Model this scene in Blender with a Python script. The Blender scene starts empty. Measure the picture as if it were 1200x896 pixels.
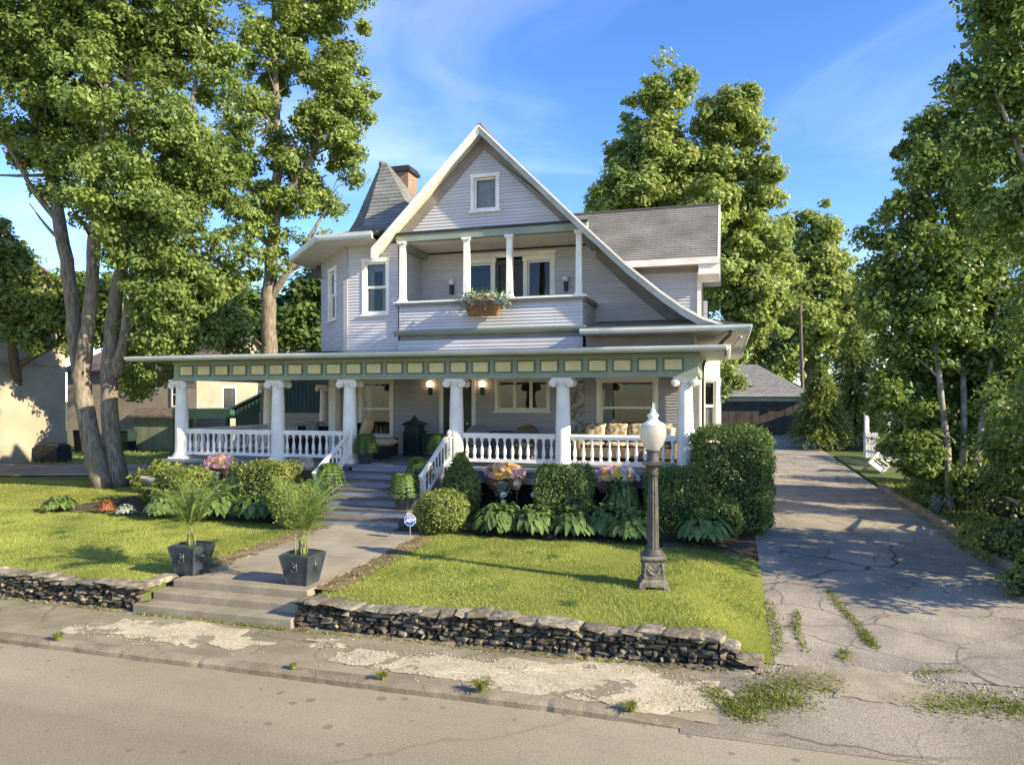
import bpy, math, random
import numpy as np
from mathutils import Vector, Matrix

random.seed(7)
RNG = np.random.default_rng(11)
SC = bpy.context.scene
COL = SC.collection
PI = math.pi

# ------------------------------------------------------------------ camera numbers
TH = math.radians(16.5); FPX = 850.0; CX, HY, CZ = 600.0, 467.0, 3.1
S_, C_ = math.sin(TH), math.cos(TH)
def at(px, py, depth):
    u = (px - CX) / FPX; v = (HY - py) / FPX
    return Vector(((-S_ + C_ * u) * depth, (C_ + S_ * u) * depth, CZ + v * depth))

# ------------------------------------------------------------------ mesh collector
class MB:
    def __init__(self):
        self.v = []; self.f = []; self.uv = []
    def face(self, pts, uvs=None):
        n = len(self.v)
        self.v.extend([tuple(p) for p in pts])
        self.f.append(tuple(range(n, n + len(pts))))
        self.uv.append(uvs)
    def add(self, verts, faces):
        n = len(self.v)
        self.v.extend([tuple(p) for p in verts])
        for f in faces:
            self.f.append(tuple(i + n for i in f)); self.uv.append(None)
    def box(self, x0, x1, y0, y1, z0, z1):
        self.add([(x0,y0,z0),(x1,y0,z0),(x1,y1,z0),(x0,y1,z0),(x0,y0,z1),(x1,y0,z1),(x1,y1,z1),(x0,y1,z1)],
                 [(0,3,2,1),(4,5,6,7),(0,1,5,4),(1,2,6,5),(2,3,7,6),(3,0,4,7)])
        return self
    def obox(self, P, U, V, N, u0, u1, v0, v1, n0, n1):
        P, U, V, N = Vector(P), Vector(U), Vector(V), Vector(N)
        q = []
        for n in (n0, n1):
            for (u, v) in ((u0,v0),(u1,v0),(u1,v1),(u0,v1)):
                q.append(P + U*u + V*v + N*n)
        self.add(q, [(0,3,2,1),(4,5,6,7),(0,1,5,4),(1,2,6,5),(2,3,7,6),(3,0,4,7)])
        return self
    def taper(self, cx, cy, z0, z1, a0, b0, a1, b1, rot=0.0, cap=True):
        c, s = math.cos(rot), math.sin(rot)
        def r(x, y, z): return (cx + c*x - s*y, cy + s*x + c*y, z)
        v = [r(-a0,-b0,z0),r(a0,-b0,z0),r(a0,b0,z0),r(-a0,b0,z0),r(-a1,-b1,z1),r(a1,-b1,z1),r(a1,b1,z1),r(-a1,b1,z1)]
        f = [(0,3,2,1),(0,1,5,4),(1,2,6,5),(2,3,7,6),(3,0,4,7)]
        if cap: f.append((4,5,6,7))
        self.add(v, f); return self
    def lathe(self, prof, cx=0, cy=0, cz=0, seg=16, axis='z', caps=True, rot=0.0):
        vs = []; n = len(prof)
        for (r, h) in prof:
            for k in range(seg):
                a = 2*PI*k/seg + rot
                p = (r*math.cos(a), r*math.sin(a), h)
                if axis == 'y': p = (p[0], p[2], p[1])
                if axis == 'x': p = (p[2], p[0], p[1])
                vs.append((cx+p[0], cy+p[1], cz+p[2]))
        fs = []
        for i in range(n-1):
            for k in range(seg):
                k2 = (k+1) % seg
                fs.append((i*seg+k, i*seg+k2, (i+1)*seg+k2, (i+1)*seg+k))
        if caps:
            fs.append(tuple(range(seg-1, -1, -1))); fs.append(tuple((n-1)*seg+k for k in range(seg)))
        self.add(vs, fs); return self
    def tube(self, path, radii, seg=8, caps=True, jit=0.0):
        path = [Vector(p) for p in path]
        if not hasattr(radii, '__len__'): radii = [radii]*len(path)
        vs = []; fs = []; n = len(path); prev = None
        for i, p in enumerate(path):
            t = (path[min(i+1, n-1)] - path[max(i-1, 0)])
            t = t.normalized() if t.length > 1e-9 else Vector((0,0,1))
            if prev is None:
                a = Vector((0,1,0)) if abs(t.y) < .9 else Vector((1,0,0))
                prev = (a - t*a.dot(t)).normalized()
            else:
                prev = prev - t*prev.dot(t)
                prev = prev.normalized() if prev.length > 1e-6 else t.orthogonal().normalized()
            b = t.cross(prev)
            for k in range(seg):
                ang = 2*PI*k/seg
                r = radii[i]*(1 + (random.uniform(-jit, jit) if jit else 0))
                vs.append(p + (prev*math.cos(ang) + b*math.sin(ang))*r)
        for i in range(n-1):
            for k in range(seg):
                k2 = (k+1) % seg
                fs.append((i*seg+k, i*seg+k2, (i+1)*seg+k2, (i+1)*seg+k))
        if caps and seg > 2:
            fs.append(tuple(range(seg-1, -1, -1))); fs.append(tuple((n-1)*seg+k for k in range(seg)))
        self.add(vs, fs); return self
    def prism(self, poly, n, d):
        """poly: list of 3-D points, extruded by n*d"""
        n = Vector(n)*d; k = len(poly)
        P = [Vector(p) for p in poly]; Q = [p + n for p in P]
        self.add(P+Q, [tuple(range(k-1,-1,-1)), tuple(range(k, 2*k))] + [(i,(i+1)%k,k+(i+1)%k,k+i) for i in range(k)])
        return self
    def ball(self, c, rx, ry=None, rz=None, seg=12, rings=8):
        ry = ry or rx; rz = rz or rx; vs=[]; fs=[]
        for i in range(rings+1):
            th = PI*i/rings
            for k in range(seg):
                a = 2*PI*k/seg
                vs.append((c[0]+rx*math.sin(th)*math.cos(a), c[1]+ry*math.sin(th)*math.sin(a), c[2]-rz*math.cos(th)))
        for i in range(rings):
            for k in range(seg):
                k2=(k+1)%seg
                fs.append((i*seg+k, i*seg+k2, (i+1)*seg+k2, (i+1)*seg+k))
        self.add(vs, fs); return self

def wloc(o):
    v = Vector((0,0,0))
    while o is not None:
        v = v + o.location; o = o.parent
    return v

def obj(name, mb, m, parent=None, smooth=False, kind=None, bevel=0, loc=None):
    """link the collected shape (world coordinates) as ONE mesh object"""
    me = bpy.data.meshes.new(name)
    off = wloc(parent) if parent is not None else Vector((0,0,0))
    if loc is not None: off = off + Vector(loc)
    v = np.array(mb.v, dtype=float).reshape(-1, 3) - np.array(off)
    me.from_pydata(v.tolist(), [], mb.f)
    if any(u is not None for u in mb.uv):
        lay = me.uv_layers.new(name='UVMap'); i = 0
        for f, u in zip(mb.f, mb.uv):
            for k in range(len(f)):
                if u is not None: lay.data[i].uv = u[k]
                i += 1
    me.materials.append(m)
    if smooth: me.shade_smooth()
    me.update()
    o = bpy.data.objects.new(name, me); COL.objects.link(o)
    if parent is not None: o.parent = parent
    if loc is not None: o.location = loc
    if kind: o['kind'] = kind
    if bevel:
        b = o.modifiers.new('bevel', 'BEVEL'); b.width = bevel; b.segments = 2; b.limit_method = 'ANGLE'
    return o

def autosmooth(o, ang=40):
    me = o.data
    try: me.set_sharp_from_angle(angle=math.radians(ang))
    except Exception: pass
    return o

def thing(name, label, cat, loc=(0,0,0), group=None, rotz=0):
    o = bpy.data.objects.new(name, None); COL.objects.link(o)
    o.empty_display_size = .2
    o.location = loc; o.rotation_euler = (0,0,rotz)
    o['label'] = label; o['category'] = cat
    if group: o['group'] = group
    return o
def tag(o, label, cat, group=None):
    o['label'] = label; o['category'] = cat
    if group: o['group'] = group
    return o
def dup(root, loc, rotz=0, label=None, group=None, scale=None):
    r = root.copy(); COL.objects.link(r); r.location = loc; r.rotation_euler = (0,0,rotz)
    if scale: r.scale = (scale,)*3
    if label: r['label'] = label
    if group: r['group'] = group
    for ch in list(root.children):
        c = ch.copy(); COL.objects.link(c); c.parent = r
        for g in list(ch.children):
            d = g.copy(); COL.objects.link(d); d.parent = c
    return r

# ------------------------------------------------------------------ materials
_M = {}
def nt_new(name):
    m = bpy.data.materials.new(name); m.use_nodes = True
    nt = m.node_tree; b = nt.nodes['Principled BSDF']
    return m, nt, b
def N(nt, t, **kw):
    n = nt.nodes.new(t)
    for k, v in kw.items(): setattr(n, k, v)
    return n
def rgba(c): return (c[0], c[1], c[2], 1)
def mat(name, col, rough=.6, var=.12, scale=2.5, bump=0.0, bscale=40, col2=None, spec=.35, metal=0, detail=4, stretch=None, lo=.35, hi=.65):
    if name in _M: return _M[name]
    m, nt, b = nt_new(name)
    tc = N(nt, 'ShaderNodeTexCoord'); mp = N(nt, 'ShaderNodeMapping')
    nt.links.new(tc.outputs['Object'], mp.inputs[0])
    if stretch: mp.inputs['Scale'].default_value = stretch
    n1 = N(nt, 'ShaderNodeTexNoise'); n1.inputs['Scale'].default_value = scale; n1.inputs['Detail'].default_value = detail
    nt.links.new(mp.outputs[0], n1.inputs['Vector'])
    cr = N(nt, 'ShaderNodeValToRGB')
    c2 = col2 or [min(1, x*(1+var)) for x in col]; c1 = col if col2 else [x*(1-var) for x in col]
    cr.color_ramp.elements[0].position = lo; cr.color_ramp.elements[1].position = hi
    cr.color_ramp.elements[0].color = rgba(c1); cr.color_ramp.elements[1].color = rgba(c2)
    nt.links.new(n1.outputs['Fac'], cr.inputs[0]); nt.links.new(cr.outputs[0], b.inputs['Base Color'])
    b.inputs['Roughness'].default_value = rough; b.inputs['Specular IOR Level'].default_value = spec
    b.inputs['Metallic'].default_value = metal
    if bump:
        n2 = N(nt, 'ShaderNodeTexNoise'); n2.inputs['Scale'].default_value = bscale; n2.inputs['Detail'].default_value = 5
        nt.links.new(mp.outputs[0], n2.inputs['Vector'])
        bp = N(nt, 'ShaderNodeBump'); bp.inputs['Strength'].default_value = bump; bp.inputs['Distance'].default_value = .02
        nt.links.new(n2.outputs['Fac'], bp.inputs['Height']); nt.links.new(bp.outputs[0], b.inputs['Normal'])
    _M[name] = m
    return m

def leafmat(name, ca, cb, trans=.35, rough=.5, cc=None):
    """foliage: every leaf gets its own tint; light shines through"""
    if name in _M: return _M[name]
    m, nt, b = nt_new(name)
    g = N(nt, 'ShaderNodeNewGeometry'); cr = N(nt, 'ShaderNodeValToRGB')
    cr.color_ramp.elements[0].color = rgba(ca); cr.color_ramp.elements[1].color = rgba(cb)
    if cc:
        e = cr.color_ramp.elements.new(.93); e.color = rgba(cb); cr.color_ramp.elements[2].color = rgba(cc)
    nt.links.new(g.outputs['Random Per Island'], cr.inputs[0])
    tc = N(nt, 'ShaderNodeTexCoord'); nz = N(nt, 'ShaderNodeTexNoise'); nz.inputs['Scale'].default_value = .55; nz.inputs['Detail'].default_value = 3
    nt.links.new(tc.outputs['Object'], nz.inputs['Vector'])
    mr = N(nt, 'ShaderNodeMapRange'); mr.inputs[1].default_value=.3; mr.inputs[2].default_value=.7; mr.inputs[3].default_value=.78; mr.inputs[4].default_value=1.22
    nt.links.new(nz.outputs['Fac'], mr.inputs[0])
    mx = N(nt, 'ShaderNodeMix', data_type='RGBA', blend_type='MULTIPLY'); mx.inputs[0].default_value = 1
    nt.links.new(cr.outputs[0], mx.inputs[6]); nt.links.new(mr.outputs[0], mx.inputs[7])
    nt.links.new(mx.outputs[2], b.inputs['Base Color'])
    b.inputs['Roughness'].default_value = rough; b.inputs['Specular IOR Level'].default_value = .3
    tr = N(nt, 'ShaderNodeBsdfTranslucent')
    hs = N(nt, 'ShaderNodeHueSaturation'); hs.inputs['Hue'].default_value=.485; hs.inputs['Saturation'].default_value=1.1; hs.inputs['Value'].default_value=1.5
    nt.links.new(mx.outputs[2], hs.inputs['Color']); nt.links.new(hs.outputs[0], tr.inputs['Color'])
    ms = N(nt, 'ShaderNodeMixShader'); ms.inputs[0].default_value = trans
    nt.links.new(b.outputs[0], ms.inputs[1]); nt.links.new(tr.outputs[0], ms.inputs[2])
    nt.links.new(ms.outputs[0], nt.nodes['Material Output'].inputs['Surface'])
    _M[name] = m
    return m

def shinglemat(name, c1, c2, bw=.3, bh=.14):
    m, nt, b = nt_new(name)
    uv = N(nt, 'ShaderNodeUVMap'); br = N(nt, 'ShaderNodeTexBrick')
    br.inputs['Scale'].default_value = 1; br.inputs['Brick Width'].default_value = bw; br.inputs['Row Height'].default_value = bh
    br.inputs['Mortar Size'].default_value = .006; br.inputs['Color1'].default_value = rgba(c1); br.inputs['Color2'].default_value = rgba(c2)
    br.inputs['Mortar'].default_value = rgba([x*.65 for x in c1]); br.inputs['Bias'].default_value = -.1
    nt.links.new(uv.outputs[0], br.inputs['Vector'])
    nz = N(nt, 'ShaderNodeTexNoise'); nz.inputs['Scale'].default_value = .9; nz.inputs['Detail'].default_value = 6
    nt.links.new(uv.outputs[0], nz.inputs['Vector'])
    mr = N(nt, 'ShaderNodeMapRange'); mr.inputs[1].default_value=.3; mr.inputs[2].default_value=.7; mr.inputs[3].default_value=.72; mr.inputs[4].default_value=1.25
    nt.links.new(nz.outputs['Fac'], mr.inputs[0])
    mx = N(nt, 'ShaderNodeMix', data_type='RGBA', blend_type='MULTIPLY'); mx.inputs[0].default_value = 1
    nt.links.new(br.outputs['Color'], mx.inputs[6]); nt.links.new(mr.outputs[0], mx.inputs[7])
    nt.links.new(mx.outputs[2], b.inputs['Base Color'])
    n2 = N(nt, 'ShaderNodeTexNoise'); n2.inputs['Scale'].default_value = 60
    nt.links.new(uv.outputs[0], n2.inputs['Vector'])
    bp = N(nt, 'ShaderNodeBump'); bp.inputs['Strength'].default_value=.5; bp.inputs['Distance'].default_value=.01
    nt.links.new(n2.outputs['Fac'], bp.inputs['Height']); nt.links.new(bp.outputs[0], b.inputs['Normal'])
    b.inputs['Roughness'].default_value = .9; b.inputs['Specular IOR Level'].default_value = .15
    return m

def sidingmat(name, c, dirt=.17):
    m, nt, b = nt_new(name)
    uv = N(nt, 'ShaderNodeUVMap'); mp = N(nt, 'ShaderNodeMapping'); mp.inputs['Scale'].default_value = (.35, 8.7, 1)
    nt.links.new(uv.outputs[0], mp.inputs[0])
    nz = N(nt, 'ShaderNodeTexNoise'); nz.inputs['Scale'].default_value = 1.0; nz.inputs['Detail'].default_value = 3
    nt.links.new(mp.outputs[0], nz.inputs['Vector'])
    n3 = N(nt, 'ShaderNodeTexNoise'); n3.inputs['Scale'].default_value = 1.1; n3.inputs['Detail'].default_value = 7
    nt.links.new(uv.outputs[0], n3.inputs['Vector'])
    ad = N(nt, 'ShaderNodeMath', operation='ADD'); nt.links.new(nz.outputs['Fac'], ad.inputs[0]); nt.links.new(n3.outputs['Fac'], ad.inputs[1])
    cr = N(nt, 'ShaderNodeMapRange'); cr.inputs[1].default_value=.6; cr.inputs[2].default_value=1.4; cr.inputs[3].default_value=1-dirt; cr.inputs[4].default_value=1+dirt*.6
    nt.links.new(ad.outputs[0], cr.inputs[0])
    mx = N(nt, 'ShaderNodeMix', data_type='RGBA', blend_type='MULTIPLY'); mx.inputs[0].default_value = 1
    mx.inputs[6].default_value = rgba(c); nt.links.new(cr.outputs[0], mx.inputs[7])
    # worn spots where the paint has flaked
    n4 = N(nt, 'ShaderNodeTexNoise'); n4.inputs['Scale'].default_value = 2.3; n4.inputs['Detail'].default_value = 8; n4.inputs['Roughness'].default_value=.7
    mp4 = N(nt, 'ShaderNodeMapping'); mp4.inputs['Scale'].default_value=(.5,3,1); nt.links.new(uv.outputs[0], mp4.inputs[0]); nt.links.new(mp4.outputs[0], n4.inputs['Vector'])
    st = N(nt, 'ShaderNodeMapRange'); st.inputs[1].default_value=.665; st.inputs[2].default_value=.69
    nt.links.new(n4.outputs['Fac'], st.inputs[0])
    m2 = N(nt, 'ShaderNodeMix', data_type='RGBA'); m2.inputs[7].default_value = rgba([x*.6 for x in c])
    nt.links.new(st.outputs[0], m2.inputs[0]); nt.links.new(mx.outputs[2], m2.inputs[6])
    bj = N(nt, 'ShaderNodeTexBrick'); bj.inputs['Scale'].default_value=1; bj.inputs['Brick Width'].default_value=3.1; bj.inputs['Row Height'].default_value=.092; bj.inputs['Mortar Size'].default_value=.0035
    bj.inputs['Color1'].default_value=(1,1,1,1); bj.inputs['Color2'].default_value=(.95,.95,.94,1); bj.inputs['Mortar'].default_value=(.62,.62,.62,1); bj.offset=.37
    nt.links.new(uv.outputs[0], bj.inputs['Vector'])
    m3 = N(nt, 'ShaderNodeMix', data_type='RGBA', blend_type='MULTIPLY'); m3.inputs[0].default_value = 1
    nt.links.new(m2.outputs[2], m3.inputs[6]); nt.links.new(bj.outputs['Color'], m3.inputs[7])
    nt.links.new(m3.outputs[2], b.inputs['Base Color'])
    b.inputs['Roughness'].default_value = .55; b.inputs['Specular IOR Level'].default_value = .3
    _M[name] = m
    return m

def glassmat(name, tint=(.75,.78,.78), refl=1.0):
    if name in _M: return _M[name]
    m, nt, b = nt_new(name); nt.nodes.remove(b)
    t = N(nt, 'ShaderNodeBsdfTransparent'); t.inputs[0].default_value = rgba(tint)
    g = N(nt, 'ShaderNodeBsdfGlossy'); g.inputs['Roughness'].default_value = .02
    fr = N(nt, 'ShaderNodeFresnel'); fr.inputs[0].default_value = 1.5
    tc = N(nt, 'ShaderNodeTexCoord'); nz = N(nt, 'ShaderNodeTexNoise'); nz.inputs['Scale'].default_value=1.7
    nt.links.new(tc.outputs['Object'], nz.inputs['Vector'])
    bp = N(nt, 'ShaderNodeBump'); bp.inputs['Strength'].default_value=.06; bp.inputs['Distance'].default_value=.05
    nt.links.new(nz.outputs['Fac'], bp.inputs['Height']); nt.links.new(bp.outputs[0], g.inputs['Normal'])
    mu = N(nt, 'ShaderNodeMath', operation='MULTIPLY'); mu.inputs[1].default_value = refl*1.6
    nt.links.new(fr.outputs[0], mu.inputs[0])
    ms = N(nt, 'ShaderNodeMixShader'); nt.links.new(mu.outputs[0], ms.inputs[0])
    nt.links.new(t.outputs[0], ms.inputs[1]); nt.links.new(g.outputs[0], ms.inputs[2])
    nt.links.new(ms.outputs[0], nt.nodes['Material Output'].inputs['Surface'])
    _M[name] = m
    return m

def emitmat(name, col, strength):
    m, nt, b = nt_new(name)
    b.inputs['Base Color'].default_value = rgba(col); b.inputs['Emission Color'].default_value = rgba(col); b.inputs['Emission Strength'].default_value = strength
    return m

def stonemat(name, ca, cb, cc, rough=.85, bump=.6, bscale=18):
    """each stone its own tint, plus grain and lichen"""
    m, nt, b = nt_new(name)
    g = N(nt, 'ShaderNodeNewGeometry'); cr = N(nt, 'ShaderNodeValToRGB')
    cr.color_ramp.elements[0].color = rgba(ca); cr.color_ramp.elements[1].color = rgba(cc)
    e = cr.color_ramp.elements.new(.5); e.color = rgba(cb)
    nt.links.new(g.outputs['Random Per Island'], cr.inputs[0])
    tc = N(nt, 'ShaderNodeTexCoord')
    nz = N(nt, 'ShaderNodeTexNoise'); nz.inputs['Scale'].default_value = 7; nz.inputs['Detail'].default_value = 8; nz.inputs['Roughness'].default_value=.65
    nt.links.new(tc.outputs['Object'], nz.inputs['Vector'])
    mr = N(nt, 'ShaderNodeMapRange'); mr.inputs[1].default_value=.35; mr.inputs[2].default_value=.65; mr.inputs[3].default_value=.45; mr.inputs[4].default_value=1.3
    nt.links.new(nz.outputs['Fac'], mr.inputs[0])
    mx = N(nt, 'ShaderNodeMix', data_type='RGBA', blend_type='MULTIPLY'); mx.inputs[0].default_value = 1
    nt.links.new(cr.outputs[0], mx.inputs[6]); nt.links.new(mr.outputs[0], mx.inputs[7])
    nt.links.new(mx.outputs[2], b.inputs['Base Color'])
    n2 = N(nt, 'ShaderNodeTexNoise'); n2.inputs['Scale'].default_value = bscale; n2.inputs['Detail'].default_value = 6
    nt.links.new(tc.outputs['Object'], n2.inputs['Vector'])
    bp = N(nt, 'ShaderNodeBump'); bp.inputs['Strength'].default_value=bump; bp.inputs['Distance'].default_value=.03
    nt.links.new(n2.outputs['Fac'], bp.inputs['Height']); nt.links.new(bp.outputs[0], b.inputs['Normal'])
    b.inputs['Roughness'].default_value = rough; b.inputs['Specular IOR Level'].default_value = .2
    return m

def groundmat(name, base, alt, crack=0.0, cscale=.6, cwidth=.012, grit=.25, patch=None, pscale=.35, gscale=55, bump=.3, streak=None, spots=None, lo=.4, hi=.62):
    """paved surfaces: broad mottling, grit, optional cracks, patches, stains"""
    m, nt, b = nt_new(name)
    tc = N(nt, 'ShaderNodeTexCoord')
    nz = N(nt, 'ShaderNodeTexNoise'); nz.inputs['Scale'].default_value = pscale; nz.inputs['Detail'].default_value = 8; nz.inputs['Roughness'].default_value=.62
    nt.links.new(tc.outputs['Object'], nz.inputs['Vector'])
    cr = N(nt, 'ShaderNodeValToRGB'); cr.color_ramp.elements[0].position=lo; cr.color_ramp.elements[1].position=hi
    cr.color_ramp.elements[0].color = rgba(base); cr.color_ramp.elements[1].color = rgba(alt)
    nt.links.new(nz.outputs['Fac'], cr.inputs[0]); cur = cr.outputs[0]
    ng = N(nt, 'ShaderNodeTexNoise'); ng.inputs['Scale'].default_value = gscale; ng.inputs['Detail'].default_value = 5; ng.inputs['Roughness'].default_value=.75
    nt.links.new(tc.outputs['Object'], ng.inputs['Vector'])
    mr = N(nt, 'ShaderNodeMapRange'); mr.inputs[1].default_value=.3; mr.inputs[2].default_value=.7; mr.inputs[3].default_value=1-grit; mr.inputs[4].default_value=1+grit
    nt.links.new(ng.outputs['Fac'], mr.inputs[0])
    mx = N(nt, 'ShaderNodeMix', data_type='RGBA', blend_type='MULTIPLY'); mx.inputs[0].default_value = 1
    nt.links.new(cur, mx.inputs[6]); nt.links.new(mr.outputs[0], mx.inputs[7]); cur = mx.outputs[2]
    h = ng.outputs['Fac']
    def overlay(fac, col, cur):
        q = N(nt, 'ShaderNodeMix', data_type='RGBA'); q.inputs[7].default_value = rgba(col)
        nt.links.new(fac, q.inputs[0]); nt.links.new(cur, q.inputs[6]); return q.outputs[2]
    if streak:
        mps = N(nt, 'ShaderNodeMapping'); mps.inputs['Scale'].default_value = streak; nt.links.new(tc.outputs['Object'], mps.inputs[0])
        ns = N(nt, 'ShaderNodeTexNoise'); ns.inputs['Scale'].default_value = 1; ns.inputs['Detail'].default_value = 5; nt.links.new(mps.outputs[0], ns.inputs['Vector'])
        sr = N(nt, 'ShaderNodeMapRange'); sr.inputs[1].default_value=.3; sr.inputs[2].default_value=.7; sr.inputs[3].default_value=.82; sr.inputs[4].default_value=1.12; nt.links.new(ns.outputs['Fac'], sr.inputs[0])
        ms_ = N(nt, 'ShaderNodeMix', data_type='RGBA', blend_type='MULTIPLY'); ms_.inputs[0].default_value = 1
        nt.links.new(cur, ms_.inputs[6]); nt.links.new(sr.outputs[0], ms_.inputs[7]); cur = ms_.outputs[2]
    if patch:
        n5 = N(nt, 'ShaderNodeTexNoise'); n5.inputs['Scale'].default_value=.28; n5.inputs['Detail'].default_value=7; n5.inputs['Roughness'].default_value=.6
        nt.links.new(tc.outputs['Object'], n5.inputs['Vector'])
        s5 = N(nt, 'ShaderNodeMapRange'); s5.inputs[1].default_value=.56; s5.inputs[2].default_value=.62; s5.inputs[4].default_value=.75
        nt.links.new(n5.outputs['Fac'], s5.inputs[0]); cur = overlay(s5.outputs[0], patch, cur)
    if spots:
        n6 = N(nt, 'ShaderNodeTexVoronoi', voronoi_dimensions='2D'); n6.inputs['Scale'].default_value = 1.9; n6.inputs['Randomness'].default_value = 1
        nd = N(nt, 'ShaderNodeTexNoise'); nd.inputs['Scale'].default_value=9; nt.links.new(tc.outputs['Object'], nd.inputs['Vector'])
        va = N(nt, 'ShaderNodeMix', data_type='VECTOR'); va.inputs[0].default_value=.06
        nt.links.new(tc.outputs['Object'], va.inputs[4]); nt.links.new(nd.outputs['Color'], va.inputs[5]); nt.links.new(va.outputs[1], n6.inputs['Vector'])
        s6 = N(nt, 'ShaderNodeMapRange'); s6.inputs[1].default_value=.0; s6.inputs[2].default_value=1; s6.inputs[3].default_value=0; s6.inputs[4].default_value=.62
        ng6 = N(nt, 'ShaderNodeTexNoise'); ng6.inputs['Scale'].default_value=.42; nt.links.new(tc.outputs['Object'], ng6.inputs['Vector'])
        th6 = N(nt, 'ShaderNodeMapRange'); th6.inputs[1].default_value=.42; th6.inputs[2].default_value=.72; th6.inputs[3].default_value=.015; th6.inputs[4].default_value=.15
        nt.links.new(ng6.outputs['Fac'], th6.inputs[0])
        lt6 = N(nt, 'ShaderNodeMath', operation='LESS_THAN'); nt.links.new(n6.outputs['Distance'], lt6.inputs[0]); nt.links.new(th6.outputs[0], lt6.inputs[1])
        nt.links.new(lt6.outputs[0], s6.inputs[0]); cur = overlay(s6.outputs[0], spots, cur)
    if crack:
        nd = N(nt, 'ShaderNodeTexNoise'); nd.inputs['Scale'].default_value=1.3; nd.inputs['Detail'].default_value=6
        nt.links.new(tc.outputs['Object'], nd.inputs['Vector'])
        va = N(nt, 'ShaderNodeMix', data_type='VECTOR'); va.inputs[0].default_value=.35
        nt.links.new(tc.outputs['Object'], va.inputs[4]); nt.links.new(nd.outputs['Color'], va.inputs[5])
        for sc, wd, am in ((cscale, cwidth, 1.0), (cscale*4.2, cwidth*2.4, .75)):
            vo = N(nt, 'ShaderNodeTexVoronoi', feature='DISTANCE_TO_EDGE'); vo.inputs['Scale'].default_value=sc
            nt.links.new(va.outputs[1], vo.inputs['Vector'])
            s = N(nt, 'ShaderNodeMapRange'); s.inputs[1].default_value=0; s.inputs[2].default_value=wd; s.inputs[3].default_value=am*crack; s.inputs[4].default_value=0
            nt.links.new(vo.outputs['Distance'], s.inputs[0])
            gate = N(nt, 'ShaderNodeTexNoise'); gate.inputs['Scale'].default_value=.33 if sc==cscale else .7
            nt.links.new(tc.outputs['Object'], gate.inputs['Vector'])
            gm = N(nt, 'ShaderNodeMapRange'); gm.inputs[1].default_value=.40; gm.inputs[2].default_value=.55
            nt.links.new(gate.outputs['Fac'], gm.inputs[0])
            mu = N(nt, 'ShaderNodeMath', operation='MULTIPLY'); nt.links.new(s.outputs[0], mu.inputs[0]); nt.links.new(gm.outputs[0], mu.inputs[1])
            cur = overlay(mu.outputs[0], [x*.22 for x in base], cur)
    nt.links.new(cur, b.inputs['Base Color'])
    bp = N(nt, 'ShaderNodeBump'); bp.inputs['Strength'].default_value=bump; bp.inputs['Distance'].default_value=.015
    nt.links.new(h, bp.inputs['Height']); nt.links.new(bp.outputs[0], b.inputs['Normal'])
    b.inputs['Roughness'].default_value=.9; b.inputs['Specular IOR Level'].default_value=.15
    _M[name] = m
    return m

# ------------------------------------------------------------------ clapboards / shingles as real courses
def clip(poly, a, bb, c):
    """keep a*u+b*v<=c"""
    out = []; n = len(poly)
    for i in range(n):
        p, q = poly[i], poly[(i+1) % n]
        dp = a*p[0]+bb*p[1]-c; dq = a*q[0]+bb*q[1]-c
        if dp <= 1e-9: out.append(p)
        if (dp < -1e-9 and dq > 1e-9) or (dp > 1e-9 and dq < -1e-9):
            t = dp/(dp-dq); out.append((p[0]+(q[0]-p[0])*t, p[1]+(q[1]-p[1])*t))
    return out if len(out) >= 3 else []
def courses(mb, P, U, V, Nn, polys, holes=(), pitch=.092, lap=.020, off=0.0):
    P, U, V, Nn = Vector(P), Vector(U), Vector(V), Vector(Nn)
    if polys and not isinstance(polys[0][0], (tuple, list)): polys = [polys]
    for poly in polys:
        lo = min(p[1] for p in poly); hi = max(p[1] for p in poly)
        k = math.floor(lo/pitch)
        while k*pitch < hi - 1e-6:
            v0, v1 = k*pitch, (k+1)*pitch
            row = clip(clip(poly, 0, -1, -v0), 0, 1, v1); k += 1
            if not row: continue
            pieces = [row]
            for (a0, a1, b0, b1) in holes:
                nw = []
                for q in pieces:
                    if not (b0 < v1 and b1 > v0): nw.append(q); continue
                    for r in (clip(q, 1, 0, a0), clip(q, -1, 0, -a1)):
                        if r: nw.append(r)
                    mid = clip(clip(q, -1, 0, -a0), 1, 0, a1)
                    if mid:
                        for r in (clip(mid, 0, -1, -b1), clip(mid, 0, 1, b0)):
                            if r: nw.append(r)
                pieces = nw
            for q in pieces:
                if len(q) < 3: continue
                pts = []
                for (u, v) in q:
                    o = lap*(1-(v-v0)/pitch) + off
                    pts.append(P + U*u + V*v + Nn*o)
                mb.face(pts, list(q))
                for i in range(len(q)):
                    a, b2 = q[i], q[(i+1) % len(q)]
                    if abs(a[1]-v0) < 1e-6 and abs(b2[1]-v0) < 1e-6:
                        A = P + U*a[0] + V*a[1]; B = P + U*b2[0] + V*b2[1]
                        mb.face([A+Nn*off, B+Nn*off, B+Nn*(off+lap), A+Nn*(off+lap)], [a, b2, b2, a])
    return mb

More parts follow.
